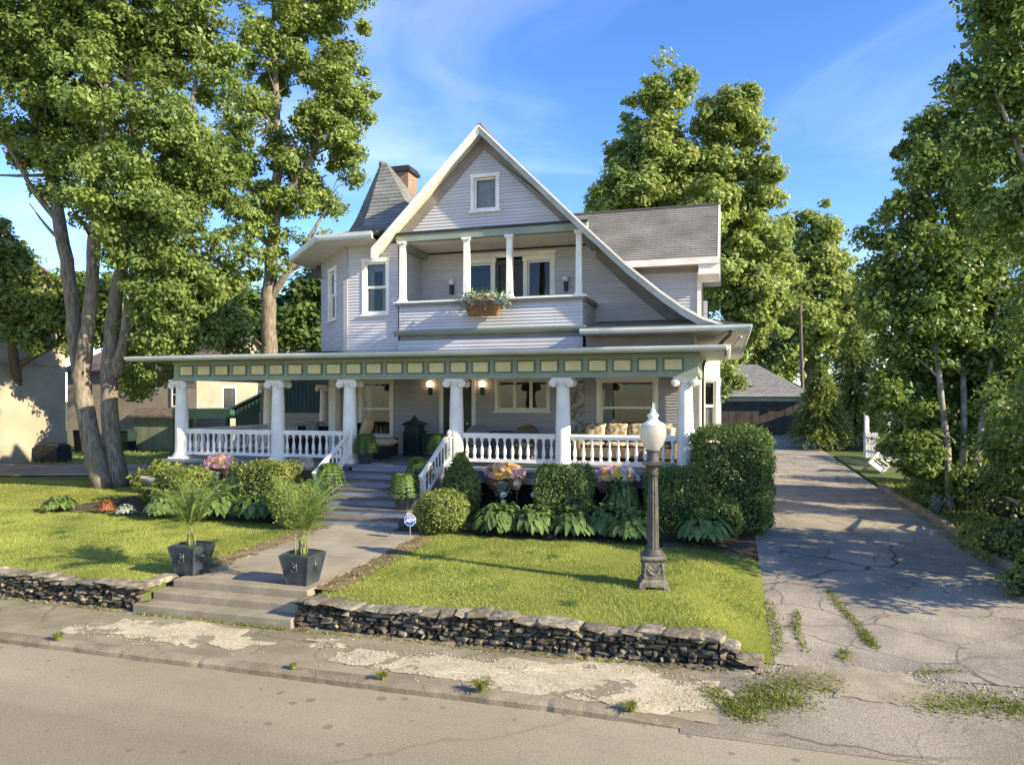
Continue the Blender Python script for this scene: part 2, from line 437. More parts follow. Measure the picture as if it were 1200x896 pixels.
# ------------------------------------------------------------------ leaves
def unit(a):
    return a / np.maximum(np.linalg.norm(a, axis=1, keepdims=True), 1e-9)
def leaves_arrays(c, nrm, size, aspect=.55, fold=.18, d=None):
    n = len(c)
    nrm = unit(nrm)
    if d is None: d = RNG.normal(size=(n, 3))
    d = unit(d - nrm*np.sum(d*nrm, axis=1, keepdims=True))
    s = np.cross(nrm, d); size = np.asarray(size).reshape(-1, 1)*np.ones((n,1))
    v = np.empty((n, 4, 3))
    v[:,0] = c - d*size*.5
    v[:,1] = c + s*size*aspect*.5 - nrm*size*fold*.5 - d*size*.05
    v[:,2] = c + d*size*.5 - nrm*size*fold
    v[:,3] = c - s*size*aspect*.5 - nrm*size*fold*.5 - d*size*.05
    return v.reshape(-1, 3)
def quads_obj(name, v, m, parent=None, k=4, kind=None):
    off = wloc(parent) if parent is not None else Vector((0,0,0))
    v = (np.asarray(v) - np.array(off)).astype(np.float32)
    nv = len(v); nf = nv//k
    me = bpy.data.meshes.new(name)
    me.vertices.add(nv); me.vertices.foreach_set('co', v.ravel())
    me.loops.add(nv); me.loops.foreach_set('vertex_index', np.arange(nv, dtype=np.int32))
    me.polygons.add(nf); me.polygons.foreach_set('loop_start', np.arange(0, nv, k, dtype=np.int32))
    try: me.polygons.foreach_set('loop_total', np.full(nf, k, dtype=np.int32))
    except Exception: pass
    me.materials.append(m); me.update(calc_edges=True)
    o = bpy.data.objects.new(name, me); COL.objects.link(o)
    if parent is not None: o.parent = parent
    if kind: o['kind'] = kind
    return o
def budded(lobes, k=7, shrink=.80, up=.25):
    out = []
    for (c, rx, ry, rz) in lobes:
        out.append((c, rx*shrink, ry*shrink, rz*shrink))
        for _ in range(k):
            u = RNG.normal(size=3); u[2] += up; u /= np.linalg.norm(u); f = RNG.uniform(.22,.48)
            out.append((tuple(np.array(c)+u*np.array([rx,ry,rz])*RNG.uniform(.72,1.0)), rx*f, ry*f, rz*f*RNG.uniform(.8,1.3)))
    return out
def clump_points(lobes, ncl, per, rc, shell=.35, flat=.65, ragged=.25):
    """lobes: (centre, rx, ry, rz); clumps of leaves near the lobes' skins, some strays outside"""
    w = np.array([l[1]*l[2]*l[3] for l in lobes])**.72; w /= w.sum()
    idx = RNG.choice(len(lobes), ncl, p=w)
    u = unit(RNG.normal(size=(ncl, 3)))
    r = RNG.uniform(0, 1, ncl)**shell*(1 + RNG.normal(size=ncl)*ragged*.4)
    C = np.array([tuple(l[0]) for l in lobes])[idx] + u*r[:,None]*np.array([l[1:4] for l in lobes])[idx]
    rcs = rc*RNG.uniform(.55, 1.35, ncl)
    off = unit(RNG.normal(size=(ncl*per, 3)))*(RNG.uniform(0,1,ncl*per)**.5)[:,None]
    off *= np.array([1,1,flat]); ci = np.repeat(np.arange(ncl), per)
    pts = C[ci] + off*rcs[ci][:,None]
    nrm = off*.8 + u[ci]*.35 + np.array([0,0,.55]) + RNG.normal(size=(ncl*per,3))*.45
    return C, pts, nrm
# ================================================================== the materials of the place
SIDING = sidingmat('lilac_grey_siding', (.58,.555,.57))
PORCHW = sidingmat('dimmed_porch_siding', (.34,.325,.335))  # house siding darkened: the porch's dimness is put into the colour
RAKEP = mat('shaded_rake_paint', (.42,.41,.36), rough=.55, var=.15, scale=2)  # right bargeboard only: shade painted in, the left one stays white
FASC = mat('pale_sage_fascia_paint', (.60,.61,.55), rough=.5, var=.10, scale=1.5)
WHITE = mat('white_paint', (.84,.79,.71), rough=.45, var=.09, scale=1.8, bump=.08, bscale=25)
CREAM = mat('cream_white_paint', (.72,.68,.58), rough=.5, var=.07, scale=2)
TRIMC = mat('window_trim_paint', (.66,.64,.56), rough=.5, var=.06, scale=3)
SAGE = mat('sage_green_paint', (.27,.315,.24), rough=.5, var=.08, scale=2)
SAGED = mat('dark_sage_paint', (.13,.17,.13), rough=.5, var=.08)
PANELC = mat('pale_yellow_paint', (.70,.60,.34), rough=.5, var=.08, scale=3)
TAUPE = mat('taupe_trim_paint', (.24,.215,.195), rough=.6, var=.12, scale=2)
GUTTER = mat('pale_gutter_metal', (.55,.57,.54), rough=.35, var=.08, spec=.5)
PIPEB = mat('brown_pipe_metal', (.10,.075,.06), rough=.4, var=.15)
SHING = shinglemat('grey_brown_shingles', (.20,.193,.178), (.24,.23,.213))
SHINGT = shinglemat('grey_turret_shingles', (.20,.205,.19), (.29,.285,.26))
FLOORP = mat('grey_porch_floor_paint', (.20,.22,.25), rough=.45, var=.12, scale=1.5, stretch=(1,6,1))
STEPP = mat('grey_step_paint', (.27,.27,.285), rough=.5, var=.14, scale=2, stretch=(1,4,4))
STEPN = mat('worn_brown_tread', (.165,.145,.13), rough=.6, var=.25, scale=5, stretch=(1,3,3))
SKIRT = mat('grey_porch_skirt', (.16,.17,.19), rough=.6, var=.15)
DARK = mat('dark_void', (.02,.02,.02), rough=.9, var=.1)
BLACKISH = mat('dark_screen_door', (.035,.03,.028), rough=.4, var=.3)
GREENDK = mat('dark_green_door_frame', (.035,.05,.045), rough=.45, var=.2)
GLASS = glassmat('window_glass')
CURTAIN = mat('pale_curtain_cloth', (.62,.62,.58), rough=.9, var=.2, scale=7, stretch=(9,9,.6))
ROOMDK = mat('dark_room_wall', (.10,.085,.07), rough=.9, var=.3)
BRICK_M, _nt, _b = nt_new('chimney_brick')
_tc = N(_nt,'ShaderNodeUVMap'); _br = N(_nt,'ShaderNodeTexBrick'); _br.inputs['Scale'].default_value=1
_br.inputs['Brick Width'].default_value=.21; _br.inputs['Row Height'].default_value=.075; _br.inputs['Mortar Size'].default_value=.008
_br.inputs['Color1'].default_value=(.20,.10,.06,1); _br.inputs['Color2'].default_value=(.27,.16,.105,1); _br.inputs['Mortar'].default_value=(.30,.27,.23,1)
_nt.links.new(_tc.outputs[0], _br.inputs['Vector']); _nt.links.new(_br.outputs['Color'], _b.inputs['Base Color']); _b.inputs['Roughness'].default_value=.9
X, Y, Z = Vector((1,0,0)), Vector((0,1,0)), Vector((0,0,1))

HOUSE = thing('victorian_house', 'lilac grey Victorian house with wraparound white columned porch and corner turret', 'house', (-8,23,0))
H = HOUSE
Y_COL, Y_FAS, W1, W2, Y_BAL, Y_RAKE, Y_TUR = 19.3, 18.22, 23.3, 21.8, 19.9, 19.48, 20.0
FZ = 1.2                                  # porch floor

# ------------------------------------------------------------------ windows and doors
def window(P, U, Nn, u0, u1, v0, v1, case=.11, sashes=2, kind='curtain', casemat=None, sashmat=None, lights=1, label=None, head=False):
    """casing in front of the wall, sash set back, glass, sill, curtains behind"""
    P, U, Nn = Vector(P), Vector(U), Vector(Nn); V = Z
    cm = casemat or WHITE; sm = sashmat or WHITE
    a = MB()
    a.obox(P,U,V,Nn,u0,u0+case,v0,v1,-.10,.035); a.obox(P,U,V,Nn,u1-case,u1,v0,v1,-.10,.035)
    a.obox(P,U,V,Nn,u0-.02,u1+.02,v1-case,v1+.02,-.11,.045)
    if head: a.obox(P,U,V,Nn,u0-.05,u1+.05,v1+.02,v1+.06,-.02,.09)
    a.obox(P,U,V,Nn,u0+case,u1-case,v0,v0+case*.6,-.10,.03)
    w = obj('window', a, cm, H, bevel=.006)
    if label: w['label'] = label
    s = MB(); s.obox(P,U,V,Nn,u0-.05,u1+.05,v0-.05,v0-.004,-.02,.085); obj('sill', s, cm, w)
    n = lights; tot = (u1-u0-2*case)
    sash = MB(); pane = MB(); fw = .05
    for i in range(n):
        a0 = u0+case+tot*i/n + .003; a1 = u0+case+tot*(i+1)/n - .003
        b0, b1 = v0+case*.6+.003, v1-case-.003
        mids = [b0 + (b1-b0)*k/sashes for k in range(sashes+1)]
        for k in range(sashes):
            d = -.045 if k == sashes-1 and sashes > 1 else -.075
            c0, c1 = mids[k], mids[k+1]
            if sashes > 1 and k == 0: c1 += .02
            sash.obox(P,U,V,Nn,a0,a0+fw,c0,c1,d-.03,d); sash.obox(P,U,V,Nn,a1-fw,a1,c0,c1,d-.03,d)
            sash.obox(P,U,V,Nn,a0+fw,a1-fw,c0,c0+fw,d-.028,d-.001); sash.obox(P,U,V,Nn,a0+fw,a1-fw,c1-fw,c1,d-.028,d-.001)
            pane.face([P+U*x+V*y+Nn*(d-.015) for x, y in ((a0+fw*.8,c0+fw*.8),(a1-fw*.8,c0+fw*.8),(a1-fw*.8,c1-fw*.8),(a0+fw*.8,c1-fw*.8))])
    obj('sash', sash, sm, w); obj('pane', pane, GLASS, w)
    if kind:
        c = MB(); seg = 28
        def drape(x0, x1, y0, y1):
            for i in range(seg):
                q = []
                for j, yy in ((i,y0),(i+1,y0),(i+1,y1),(i,y1)):
                    x = x0+(x1-x0)*j/seg
                    q.append(P+U*x+V*yy+Nn*(-.2+.022*math.sin(j*1.9)))
                c.face(q)
        ww = u1-u0-2*case
        if kind == 'curtain': drape(u0+case*.5, u1-case*.5, v0, v1)
        elif kind == 'sides':
            drape(u0+case*.5, u0+case+ww*.3, v0, v1); drape(u1-case-ww*.3, u1-case*.5, v0, v1)
            drape(u0+case+ww*.3, u1-case-ww*.3, v1-.35, v1)
        elif kind == 'low': drape(u0+case*.5, u1-case*.5, v0, v0+(v1-v0)*.52)
        elif kind == 'left': drape(u0+case*.5, u0+case+ww*.22, v0, v1)
        obj('curtain', c, CURTAIN, w, smooth=True)
    return w

# ------------------------------------------------------------------ first floor walls
wall = MB()
hl = lambda u0,u1,v0,v1: (u0+.02,u1-.02,v0+.02,v1-.02)
holes1 = [hl(-12.62,-11.25,1.72,3.80), hl(-9.5,-8.18,1.2,3.86), hl(-7.5,-5.6,2.68,3.80), hl(-4.05,-2.08,1.85,3.80)]
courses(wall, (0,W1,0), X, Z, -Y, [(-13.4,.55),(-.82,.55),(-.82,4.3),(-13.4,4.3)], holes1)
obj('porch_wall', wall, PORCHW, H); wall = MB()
# left wall (with the window seen past the columns), right wall, back
courses(wall, (-13.4,0,0), -Y, Z, -X, [(-33,.55),(-W1,.55),(-W1,7.3),(-33,7.3)], [hl(-25.6,-24.2,1.9,3.7)])
courses(wall, (-.82,0,0), Y, Z, X, [(W1,.3),(33,.3),(33,5.2),(W1,5.2)])
wall.obox((0,33,0), X, Z, -Y, -13.4, -.82, .3, 7.4, -.1, 0)
# upper wall behind the balcony and under the long roof slope
ROOF = [(-10.12,7.56),(-9.0,8.66),(-6.75,10.87),(-3.83,7.93),(-2.6,6.73),(-1.66,5.93),(-1.1,5.51),(-.6,5.21),(-.05,5.01),(.5,4.92)]
rf = lambda x: float(np.interp(x, [p[0] for p in ROOF], [p[1] for p in ROOF]))
holes2 = [hl(-8.02,-5.07,5.0,7.55)]
polys = [[(-9.6,4.4),(-3.8,4.4),(-3.8,7.75),(-9.6,7.75)]]
xs = [-3.8,-3.2,-2.6,-2.1,-1.66,-1.3,-.85]
for a, b in zip(xs, xs[1:]): polys.append([(a,4.7),(b,4.7),(b,rf(b)-.17),(a,rf(a)-.17)])
courses(wall, (0,W2,0), X, Z, -Y, polys, holes2)
obj('wall', wall, SIDING, H)
# gable face
g = MB(); gy = 19.96
gpoly = [(-9.25,8.06),(-4.15,8.06),(-6.75,10.68)]
courses(g, (0,gy,0), X, Z, -Y, gpoly, [hl(-7.17,-6.29,8.55,9.62)])
obj('gable_wall', g, SIDING, H)
ww = window((0,gy,0), X, -Y, -7.17,-6.29,8.55,9.62, case=.1, sashes=1, kind='curtain')
# taupe boards along the rakes and the wall edge under the long slope
t = MB()
def strip(x0, x1, y, wd, o=.0, th=.035):
    n = max(2, int(abs(x1-x0)/.3)); 
    for i in range(n):
        a = x0+(x1-x0)*i/n; b = x0+(x1-x0)*(i+1)/n
        t.prism([(a,y,rf(a)-.12),(b,y,rf(b)-.12),(b,y,rf(b)-.12-wd),(a,y,rf(a)-.12-wd)], (0,-1,0), th)
t.prism([(-9.42,gy,8.06),(-9.42,gy,8.13),(-6.75,gy,10.75),(-6.75,gy,10.33),(-9.04,gy,8.06)], (0,-1,0), .04)
obj('rake_trim', t, TAUPE, H); t = MB()
t.prism([(-3.98,gy,8.06),(-4.42,gy,8.06),(-6.75,gy,10.33),(-6.75,gy,10.75),(-3.98,gy,7.98)], (0,-1,0), .043)
obj('rake_trim', t, TAUPE, H); t = MB()
strip(-3.8,-.85,W2-.02,.42)
obj('rake_trim', t, TAUPE, H)
# turret
TP = [(-9.5,W2+.3),(-9.5,20.0),(-11.28,20.0),(-13.42,22.14),(-13.42,26.0)]
tw = MB(); zt0, zt1 = 4.4, 7.78
def facepoly(a, b): L = (Vector(b)-Vector(a)).length; return [(0,zt0),(L,zt0),(L,zt1),(0,zt1)]
courses(tw, (-9.5,20,0), Y, Z, X, [(0,zt0),(2.1,zt0),(2.1,zt1),(0,zt1)])
courses(tw, (-11.28,20,0), X, Z, -Y, [(0,zt0),(1.78,zt0),(1.78,zt1),(0,zt1)], [hl(.57,1.48,5.66,7.35)])
cu = Vector((1,-1,0)).normalized(); cn = Vector((-1,-1,0)).normalized()
courses(tw, (-13.42,22.14,0), cu, Z, cn, [(0,zt0),(3.026,zt0),(3.026,zt1),(0,zt1)], [hl(1.0,2.0,5.66,7.35)])
courses(tw, (-13.42,26.0,0), -Y, Z, -X, [(0,zt0),(3.86,zt0),(3.86,zt1),(0,zt1)])
obj('turret_wall', tw, SIDING, H)
cb = MB()
cb.box(-11.33,-11.2,19.955,20.06,zt0,zt1); obj('corner_board', cb, SIDING, H)
window((-11.28,20,0), X, -Y, .57,1.48,5.66,7.35, case=.1, kind='sides')
window((-13.42,22.14,0), cu, cn, 1.0,2.0,5.66,7.35, case=.1, kind='sides')
# turret eave: soffit, fascia, low skirt and steep cap
EP = [(-9.88,19.1),(-11.65,19.1),(-14.3,21.75),(-14.3,27.2),(-10.05,27.2)]
IP = [(-10.05,20.0),(-11.28,20.0),(-13.42,22.14),(-13.42,26.6),(-10.05,26.6)]
e = MB()
for i in range(4):
    a, b = EP[i], EP[i+1]; c, d = IP[i], IP[i+1]
    e.face([(a[0],a[1],7.8),(b[0],b[1],7.8),(d[0],d[1],7.775),(c[0],c[1],7.775)])
obj('turret_soffit', e, CREAM, H)
e = MB()
for i in range(4):
    a, b = Vector((*EP[i],7.76)), Vector((*EP[i+1],7.76)); d = (b-a).normalized(); n = Vector((d.y,-d.x,0))*-1
    n = n if (a+b).dot(Vector((0,0,0)))==99 else n
    c = Vector((-11.4,23,7.76)); 
    if ((a+b)/2+n*.1-c).length < ((a+b)/2-c).length: n = -n
    prof = [(0,0),(.09,.02),(.12,.09),(.12,.20),(.10,.20),(0,.15)]
    e.prism([a + n*p + Z*q for p, q in prof], d, (b-a).length)
obj('turret_gutter', e, GUTTER, H)
tr = MB()
apx = Vector((-11.1,22.2,0))
SB = [(-9.2,20.9),(-11.2,20.9),(-12.62,22.32),(-12.62,24.2),(-9.2,24.2)]
FB = [(-10.05,19.12),(-11.64,19.12),(-14.28,21.76),(-14.28,27.18),(-10.05,27.18)]
def tring(s, z): return [Vector((apx.x+(p[0]-apx.x)*s, apx.y+(p[1]-apx.y)*s, z)) for p in SB]
rings = [[Vector((*p,7.97)) for p in FB], [Vector((q[0]*.45+p[0]*.55, q[1]*.45+p[1]*.55, 8.22)) for p, q in zip(SB, FB)], tring(1.0,8.62), tring(.70,9.22), tring(.07,11.0)]
for ra, rb in zip(rings, rings[1:]):
    for k in range(5):
        A, B, C, D = ra[k], ra[(k+1)%5], rb[(k+1)%5], rb[k]
        u = (B-A).normalized(); v = ((C+D)/2-(A+B)/2); v = (v-u*v.dot(u)).normalized(); n = u.cross(v).normalized()
        if n.z < 0: n = -n
        f = lambda q: ((q-A).dot(u), (q-A).dot(v))
        courses(tr, A, u, v, n, [f(A),f(B),f(C),f(D)], pitch=.15, lap=.018)
ctr = apx
tr.lathe([(.16,10.95),(.14,11.05),(.02,11.1)], ctr.x, ctr.y, 0, 8)
obj('turret_roof', tr, SHINGT, H)
# chimney behind the turret
ch = MB(); cx, cy = -11.75, 25.0
for (P, U, Nn, L) in (((cx-.46,cy-.4,0),X,-Y,.92),((cx+.46,cy-.4,0),Y,X,.8),((cx-.46,cy+.4,0),-Y,-X,.8),((cx+.46,cy+.4,0),-X,Y,.92)):
    q = [(0,8.2),(L,8.2),(L,11.55),(0,11.55)]
    ch.face([Vector(P)+Vector(U)*u+Z*v for u,v in q], q)
chim = obj('chimney', ch, BRICK_M, H)
cc = MB(); cc.box(cx-.56,cx+.56,cy-.5,cy+.5,11.5,11.62); cc.box(cx-.5,cx+.5,cy-.44,cy+.44,11.62,11.72); obj('chimney_cap', cc, BLACKISH, chim)

# ------------------------------------------------------------------ main roof
def arc_len(prof):
    s = [0]
    for a, b in zip(prof, prof[1:]): s.append(s[-1]+math.hypot(b[0]-a[0], b[1]-a[1]))
    return s
roof = MB(); yb = 33.2
lefts = [p for p in ROOF if p[0] <= -6.75]; rights = [p for p in ROOF if p[0] >= -6.75]
for prof, sg in ((lefts, -1), (rights[::-1], 1)):
    s = arc_len(prof)
    for i in range(len(prof)-1):
        a, b = prof[i], prof[i+1]
        d = Vector((b[0]-a[0],0,b[1]-a[1])).normalized(); n = Vector((-d.z,0,d.x)); n = n if n.z > 0 else -n
        P0 = Vector((a[0],0,a[1])) - d*s[i]
        courses(roof, P0, Y, d, n, [(Y_RAKE,s[i]),(yb,s[i]),(yb,s[i+1]),(Y_RAKE,s[i+1])], pitch=.14, lap=.016)
# pent across the front under the long slope
pa, pb = Vector((0,18.9,4.93)), Vector((0,W2,5.42)); pd = (pb-pa).normalized(); pn = Vector((0,-pd.z,pd.y))
L = (pb-pa).length
courses(roof, pa, X, pd, pn, [(-3.7,0),(.5,0),(.42,.45),(-.7,L),(-3.7,L)], pitch=.14, lap=.016)
# cross gables: right one and its twin behind the turret
cgA, cgR = Vector((0,22.0,7.22)), Vector((0,24.5,9.40))
d = (cgR-cgA).normalized(); n = Vector((0,-d.z,d.y)); L = (cgR-cgA).length
courses(roof, cgA, X, d, n, [(-3.15,0),(-.2,0),(-.2,L),(-5.3,L)], pitch=.14, lap=.016)
courses(roof, cgA, X, d, n, [(-13.9,0),(-10.3,0),(-8.2,L),(-13.9,L)], pitch=.14, lap=.016)
d2 = Vector((0,-d.y,d.z)); n2 = Vector((0,d.z,d.y)); B0 = Vector((0,27.0,7.22))
courses(roof, B0, X, d2, n2, [(-3.15,0),(-.2,0),(-.2,L),(-5.3,L)], pitch=.14, lap=.016)
courses(roof, B0, X, d2, n2, [(-13.9,0),(-10.3,0),(-8.2,L),(-13.9,L)], pitch=.14, lap=.016)
ROOFO = obj('roof', roof, SHING, H)
rc = MB()
rc.box(-5.3,-.2,24.44,24.56,9.40,9.45); rc.box(-6.81,-6.69,Y_RAKE,33.2,10.86,10.92); obj('ridge_cap', rc, SHING, ROOFO)
# undersides, barge boards
sf = MB(); th = .13
for a, b in zip(ROOF, ROOF[1:]):
    sf.face([(a[0],Y_RAKE+.05,a[1]-th),(b[0],Y_RAKE+.05,b[1]-th),(b[0],33,b[1]-th),(a[0],33,a[1]-th)])
sf.face([(-3.7,18.95,4.80),(.5,18.95,4.80),(.5,33,4.80),(-.85,33,4.80),(-.85,19.62,4.80),(-3.7,19.62,4.80)])
sf.face([(-3.15,22.03,7.12),(-.2,22.03,7.12),(-.2,22.72,7.10),(-3.15,22.72,7.10)])
obj('soffit', sf, CREAM, H)
for side in (-1, 1):
    bg = MB(); tp = MB()
    for a, b in zip(ROOF, ROOF[1:]):
        if (a[0] < -6.76) != (side < 0): continue
        bg.prism([(a[0],Y_RAKE,a[1]-.005),(b[0],Y_RAKE,b[1]-.005),(b[0],Y_RAKE,b[1]-.25 if b[0]<0 else b[1]-.16),(a[0],Y_RAKE,a[1]-.25 if a[0]<-.2 else a[1]-.16)], (0,1,0), .05)
        tp.prism([(a[0],Y_RAKE-.002,a[1]+.012),(b[0],Y_RAKE-.002,b[1]+.012),(b[0],Y_RAKE-.002,b[1]-.06),(a[0],Y_RAKE-.002,a[1]-.06)], (0,-1,0), .04)
    if side < 0: bg.prism([(-10.12,Y_RAKE,7.56),(-10.12,Y_RAKE,7.28),(-10.12,19.9,7.28),(-10.12,19.9,7.56)], (-1,0,0), .03)
    r_ = obj('bargeboard', bg, WHITE if side < 0 else RAKEP, H); obj('drip_edge', tp, WHITE, r_)
# right cross gable: front wall, end wall, fascia, end soffit
cw = MB()
courses(cw, (0,22.6,0), X, Z, -Y, [(-3.3,5.0),(-.8,5.0),(-.8,7.12),(-3.3,7.12)])
courses(cw, (-.8,0,0), Y, Z, X, [(22.6,4.9),(26.3,4.9),(26.3,7.15),(24.5,8.9),(22.6,7.15)])
obj('dormer_wall', cw, SIDING, H)
cf = MB()
cf.box(-3.3,-.2,21.94,22.0,7.05,7.24)
cf.prism([(-.2,21.95,7.20),(-.2,24.5,9.42),(-.2,24.5,9.16),(-.2,22.25,7.2-.0)], (-1,0,0), .06)
cf.prism([(-.2,27.05,7.20),(-.2,24.5,9.42),(-.2,24.5,9.16),(-.2,26.75,7.2)], (-1,0,0), .06)
cf.prism([(-.8,22.0,7.04),(-.8,22.72,7.04),(-.8,22.72,6.62),(-.8,22.45,6.62),(-.8,22.0,6.75)], (1,0,0), .6)
cf.face([(-.8,22.0,7.12),(-.2,22.0,7.12),(-.2,24.5,9.28),(-.8,24.5,9.28)])
cf.face([(-.8,27.0,7.12),(-.2,27.0,7.12),(-.2,24.5,9.28),(-.8,24.5,9.28)])
obj('dormer_fascia', cf, WHITE, H)
ct = MB(); ct.box(-3.3,-.8,22.54,22.6,6.93,7.12); obj('dormer_trim', ct, TAUPE, H)
cbd = MB(); cbd.box(-.86,-.76,22.54,22.64,4.9,6.93); obj('corner_board', cbd, WHITE, H)

# gutter of the long eave (front return and right side) and recess under it
gt = MB(); prof = [(0,0),(.07,.01),(.11,.07),(.11,.14),(.09,.14),(0,.1)]
gt.prism([Vector((-3.72,18.9,4.80)) + Vector((0,-p,q)) for p, q in prof], (1,0,0), 4.30)
gt.prism([Vector((.5,18.82,4.80)) + Vector((p,0,q)) for p, q in prof], (0,1,0), 14.2)
obj('gutter', gt, GUTTER, H)
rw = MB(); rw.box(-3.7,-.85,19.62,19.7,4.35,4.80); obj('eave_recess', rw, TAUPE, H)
pw = MB(); courses(pw, (-.85,0,0), Y, Z, X, [(19.62,4.2),(23.3,4.2),(23.3,4.8),(19.62,4.8)])
obj('eave_side_wall', pw, WHITE, H)

# ------------------------------------------------------------------ porch
fr = MB()
fr.box(-16.85,-.70,19.05,19.5,3.70,4.27); fr.box(-17.0,-16.55,19.5,29.0,3.70,4.26); fr.box(-1.15,-.72,19.5,23.3,3.70,4.26)
fr.box(-16.9,-.66,19.02,19.05,3.66,3.74); fr.box(-16.9,-.66,19.02,19.05,4.19,4.26)
FRZ = obj('frieze', fr, SAGE, H)
for k in range(24):
    x = -16.35 + k*(15.03/23); w = .20 if k else .19
    a = MB(); a.box(x-.262,x+.262,19.025,19.046,3.80,4.15); bd = obj('frieze_panel', a, SAGED, FRZ)
    a = MB(); a.box(x-.215,x+.215,19.012,19.030,3.845,4.105)
    obj('panel_field', a, PANELC, FRZ)
pr = MB()
zf = 4.40
pr.add([(-17.85,Y_FAS,zf),(-.02,Y_FAS,zf),(-.02,23.3,zf),(-.8,23.3,zf+.02),(-9,21.8,4.60),(-13.4,23.3,4.66),(-17.85,30,zf),(-13.4,30,4.66),(-.85,19.7,4.42),(-3.7,21.8,4.60)],
       [(0,1,8,9,4,5),(0,5,7,6),(1,2,3,8)])
courses(pr, (0,Y_FAS+.02,zf+.005), X, Vector((0,1,.075)).normalized(), Vector((0,-.075,1)).normalized(), [(-17.8,0),(-.05,0),(-.85,1.3),(-17,1.3)], pitch=.14, lap=.015)
obj('porch_roof', pr, SHING, H)
ps = MB()
ps.face([(-17.82,Y_FAS+.02,4.262),(-.05,Y_FAS+.02,4.262),(-.05,19.06,4.266),(-17.82,19.06,4.266)])
ps.face([(-17.82,19.06,4.266),(-16.84,19.06,4.266),(-16.84,30,4.266),(-17.82,30,4.266)])
ps.face([(-.71,19.06,4.266),(-.05,19.06,4.266),(-.05,23.3,4.266),(-.71,23.3,4.266)])
obj('porch_soffit', ps, SAGE, H)
pc = MB(); pc.face([(-16.9,19.2,4.0),(-.75,19.2,4.0),(-.75,W1,4.0),(-16.9,W1,4.0)]); pc.face([(-16.9,W1,4.0),(-13.4,W1,4.0),(-13.4,29.6,4.0),(-16.9,29.6,4.0)])
obj('porch_ceiling', pc, CREAM, H)
pf = MB(); prof = [(0,0),(.03,0),(.10,.05),(.12,.12),(.10,.13),(0,.13)]
pf.prism([Vector((-17.9,Y_FAS,4.262)) + Vector((0,-p,q)) for p, q in prof], (1,0,0), 17.9)
pf.prism([Vector((-17.86,Y_FAS,4.262)) + Vector((-p,0,q)) for p, q in prof], (0,1,0), 11.8)
pf.prism([Vector((-.02,Y_FAS,4.262)) + Vector((p,0,q)) for p, q in prof], (0,1,0), 5.0)
obj('porch_fascia', pf, FASC, H, bevel=.01)
# floor, skirt
fl = MB()
fl.box(-17.15,-10.62,18.85,W1,1.12,FZ); fl.box(-10.62,-7.5,18.86,W1,1.12,FZ); fl.box(-7.5,-.72,18.85,W1,1.12,FZ); fl.box(-17.15,-13.4,W1,29.6,1.12,FZ)
obj('porch_floor', fl, FLOORP, H)
sk = MB()
sk.box(-17.05,-10.62,18.93,18.98,.78,1.12); sk.box(-7.5,-.78,18.93,18.98,.78,1.12)
sk.box(-17.06,-17.0,18.98,29.6,.78,1.12); sk.box(-.85,-.8,18.98,W1,.3,1.12)
for x in (-16.8,-13.2,-10.8,-7.35,-4.25,-1.05): sk.box(x-.22,x+.22,18.94,19.3,-.1,1.118)
obj('porch_skirt', sk, SKIRT, H)
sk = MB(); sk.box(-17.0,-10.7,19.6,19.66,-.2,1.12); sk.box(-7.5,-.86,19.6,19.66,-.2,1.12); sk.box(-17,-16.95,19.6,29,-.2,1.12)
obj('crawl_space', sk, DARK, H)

# columns: attic base, shaft with entasis, Ionic capital
def col_shaft():
    m = MB(); m.lathe([(.215,.10),(.215,.2),(.208,.6),(.202,1.2),(.188,1.8),(.172,2.24)], seg=24); return m
def col_base():
    m = MB(); m.box(-.29,.29,-.29,.29,0,.05); m.lathe([(.28,.05),(.285,.075),(.28,.1),(.235,.115),(.235,.13),(.25,.15),(.235,.17),(.216,.18)], seg=24); return m
def col_cap():
    m = MB(); m.lathe([(.172,2.2),(.19,2.22),(.19,2.25),(.176,2.26),(.205,2.3),(.24,2.36),(.24,2.4)], seg=24)
    m.box(-.29,.29,-.27,.27,2.44,2.5); m.box(-.26,.26,-.24,.24,2.38,2.44)
    for sx in (-1,1):
        for sy in (-1,1):
            m.lathe([(.105,-.045),(.115,0),(.105,.045)], sx*.235, sy*.19, 2.325, 16, axis='y')
            m.lathe([(.06,-.06),(.06,.06)], sx*.235, sy*.19, 2.325, 12, axis='y')
            m.lathe([(.028,-.075),(.028,.075)], sx*.235, sy*.19, 2.325, 10, axis='y')
        m.lathe([(.085,-.16),(.075,0),(.085,.16)], sx*.235, 0, 2.33, 14, axis='y')
    return m
C0 = obj('column', col_shaft(), WHITE, H, smooth=True, loc=(0,0,0)); autosmooth(C0)
Cb = obj('column_base', col_base(), WHITE, None, smooth=True); autosmooth(Cb); Cb.parent = C0
Cc = obj('capital', col_cap(), WHITE, None, smooth=True); autosmooth(Cc); Cc.parent = C0
# C0 mesh was offset by the house location: rebuild about its own base
C0.data.transform(Matrix.Translation(H.location))
colpos = [(-16.76,19.3),(-13.2,19.3),(-10.74,19.3),(-7.36,19.3),(-4.27,19.3),(-1.03,19.3),(-16.76,23.9),(-16.76,27.9)]
for i, (x, y) in enumerate(colpos):
    if i == 0: c = C0
    else:
        c = C0.copy(); COL.objects.link(c)
        for ch_ in (Cb, Cc):
            q = ch_.copy(); COL.objects.link(q); q.parent = c
    c.location = Vector((x, y, FZ)) - H.location
pil = MB(); pil.box(-13.62,-13.36,22.95,23.32,FZ,4.0); obj('pilaster', pil, WHITE, H)

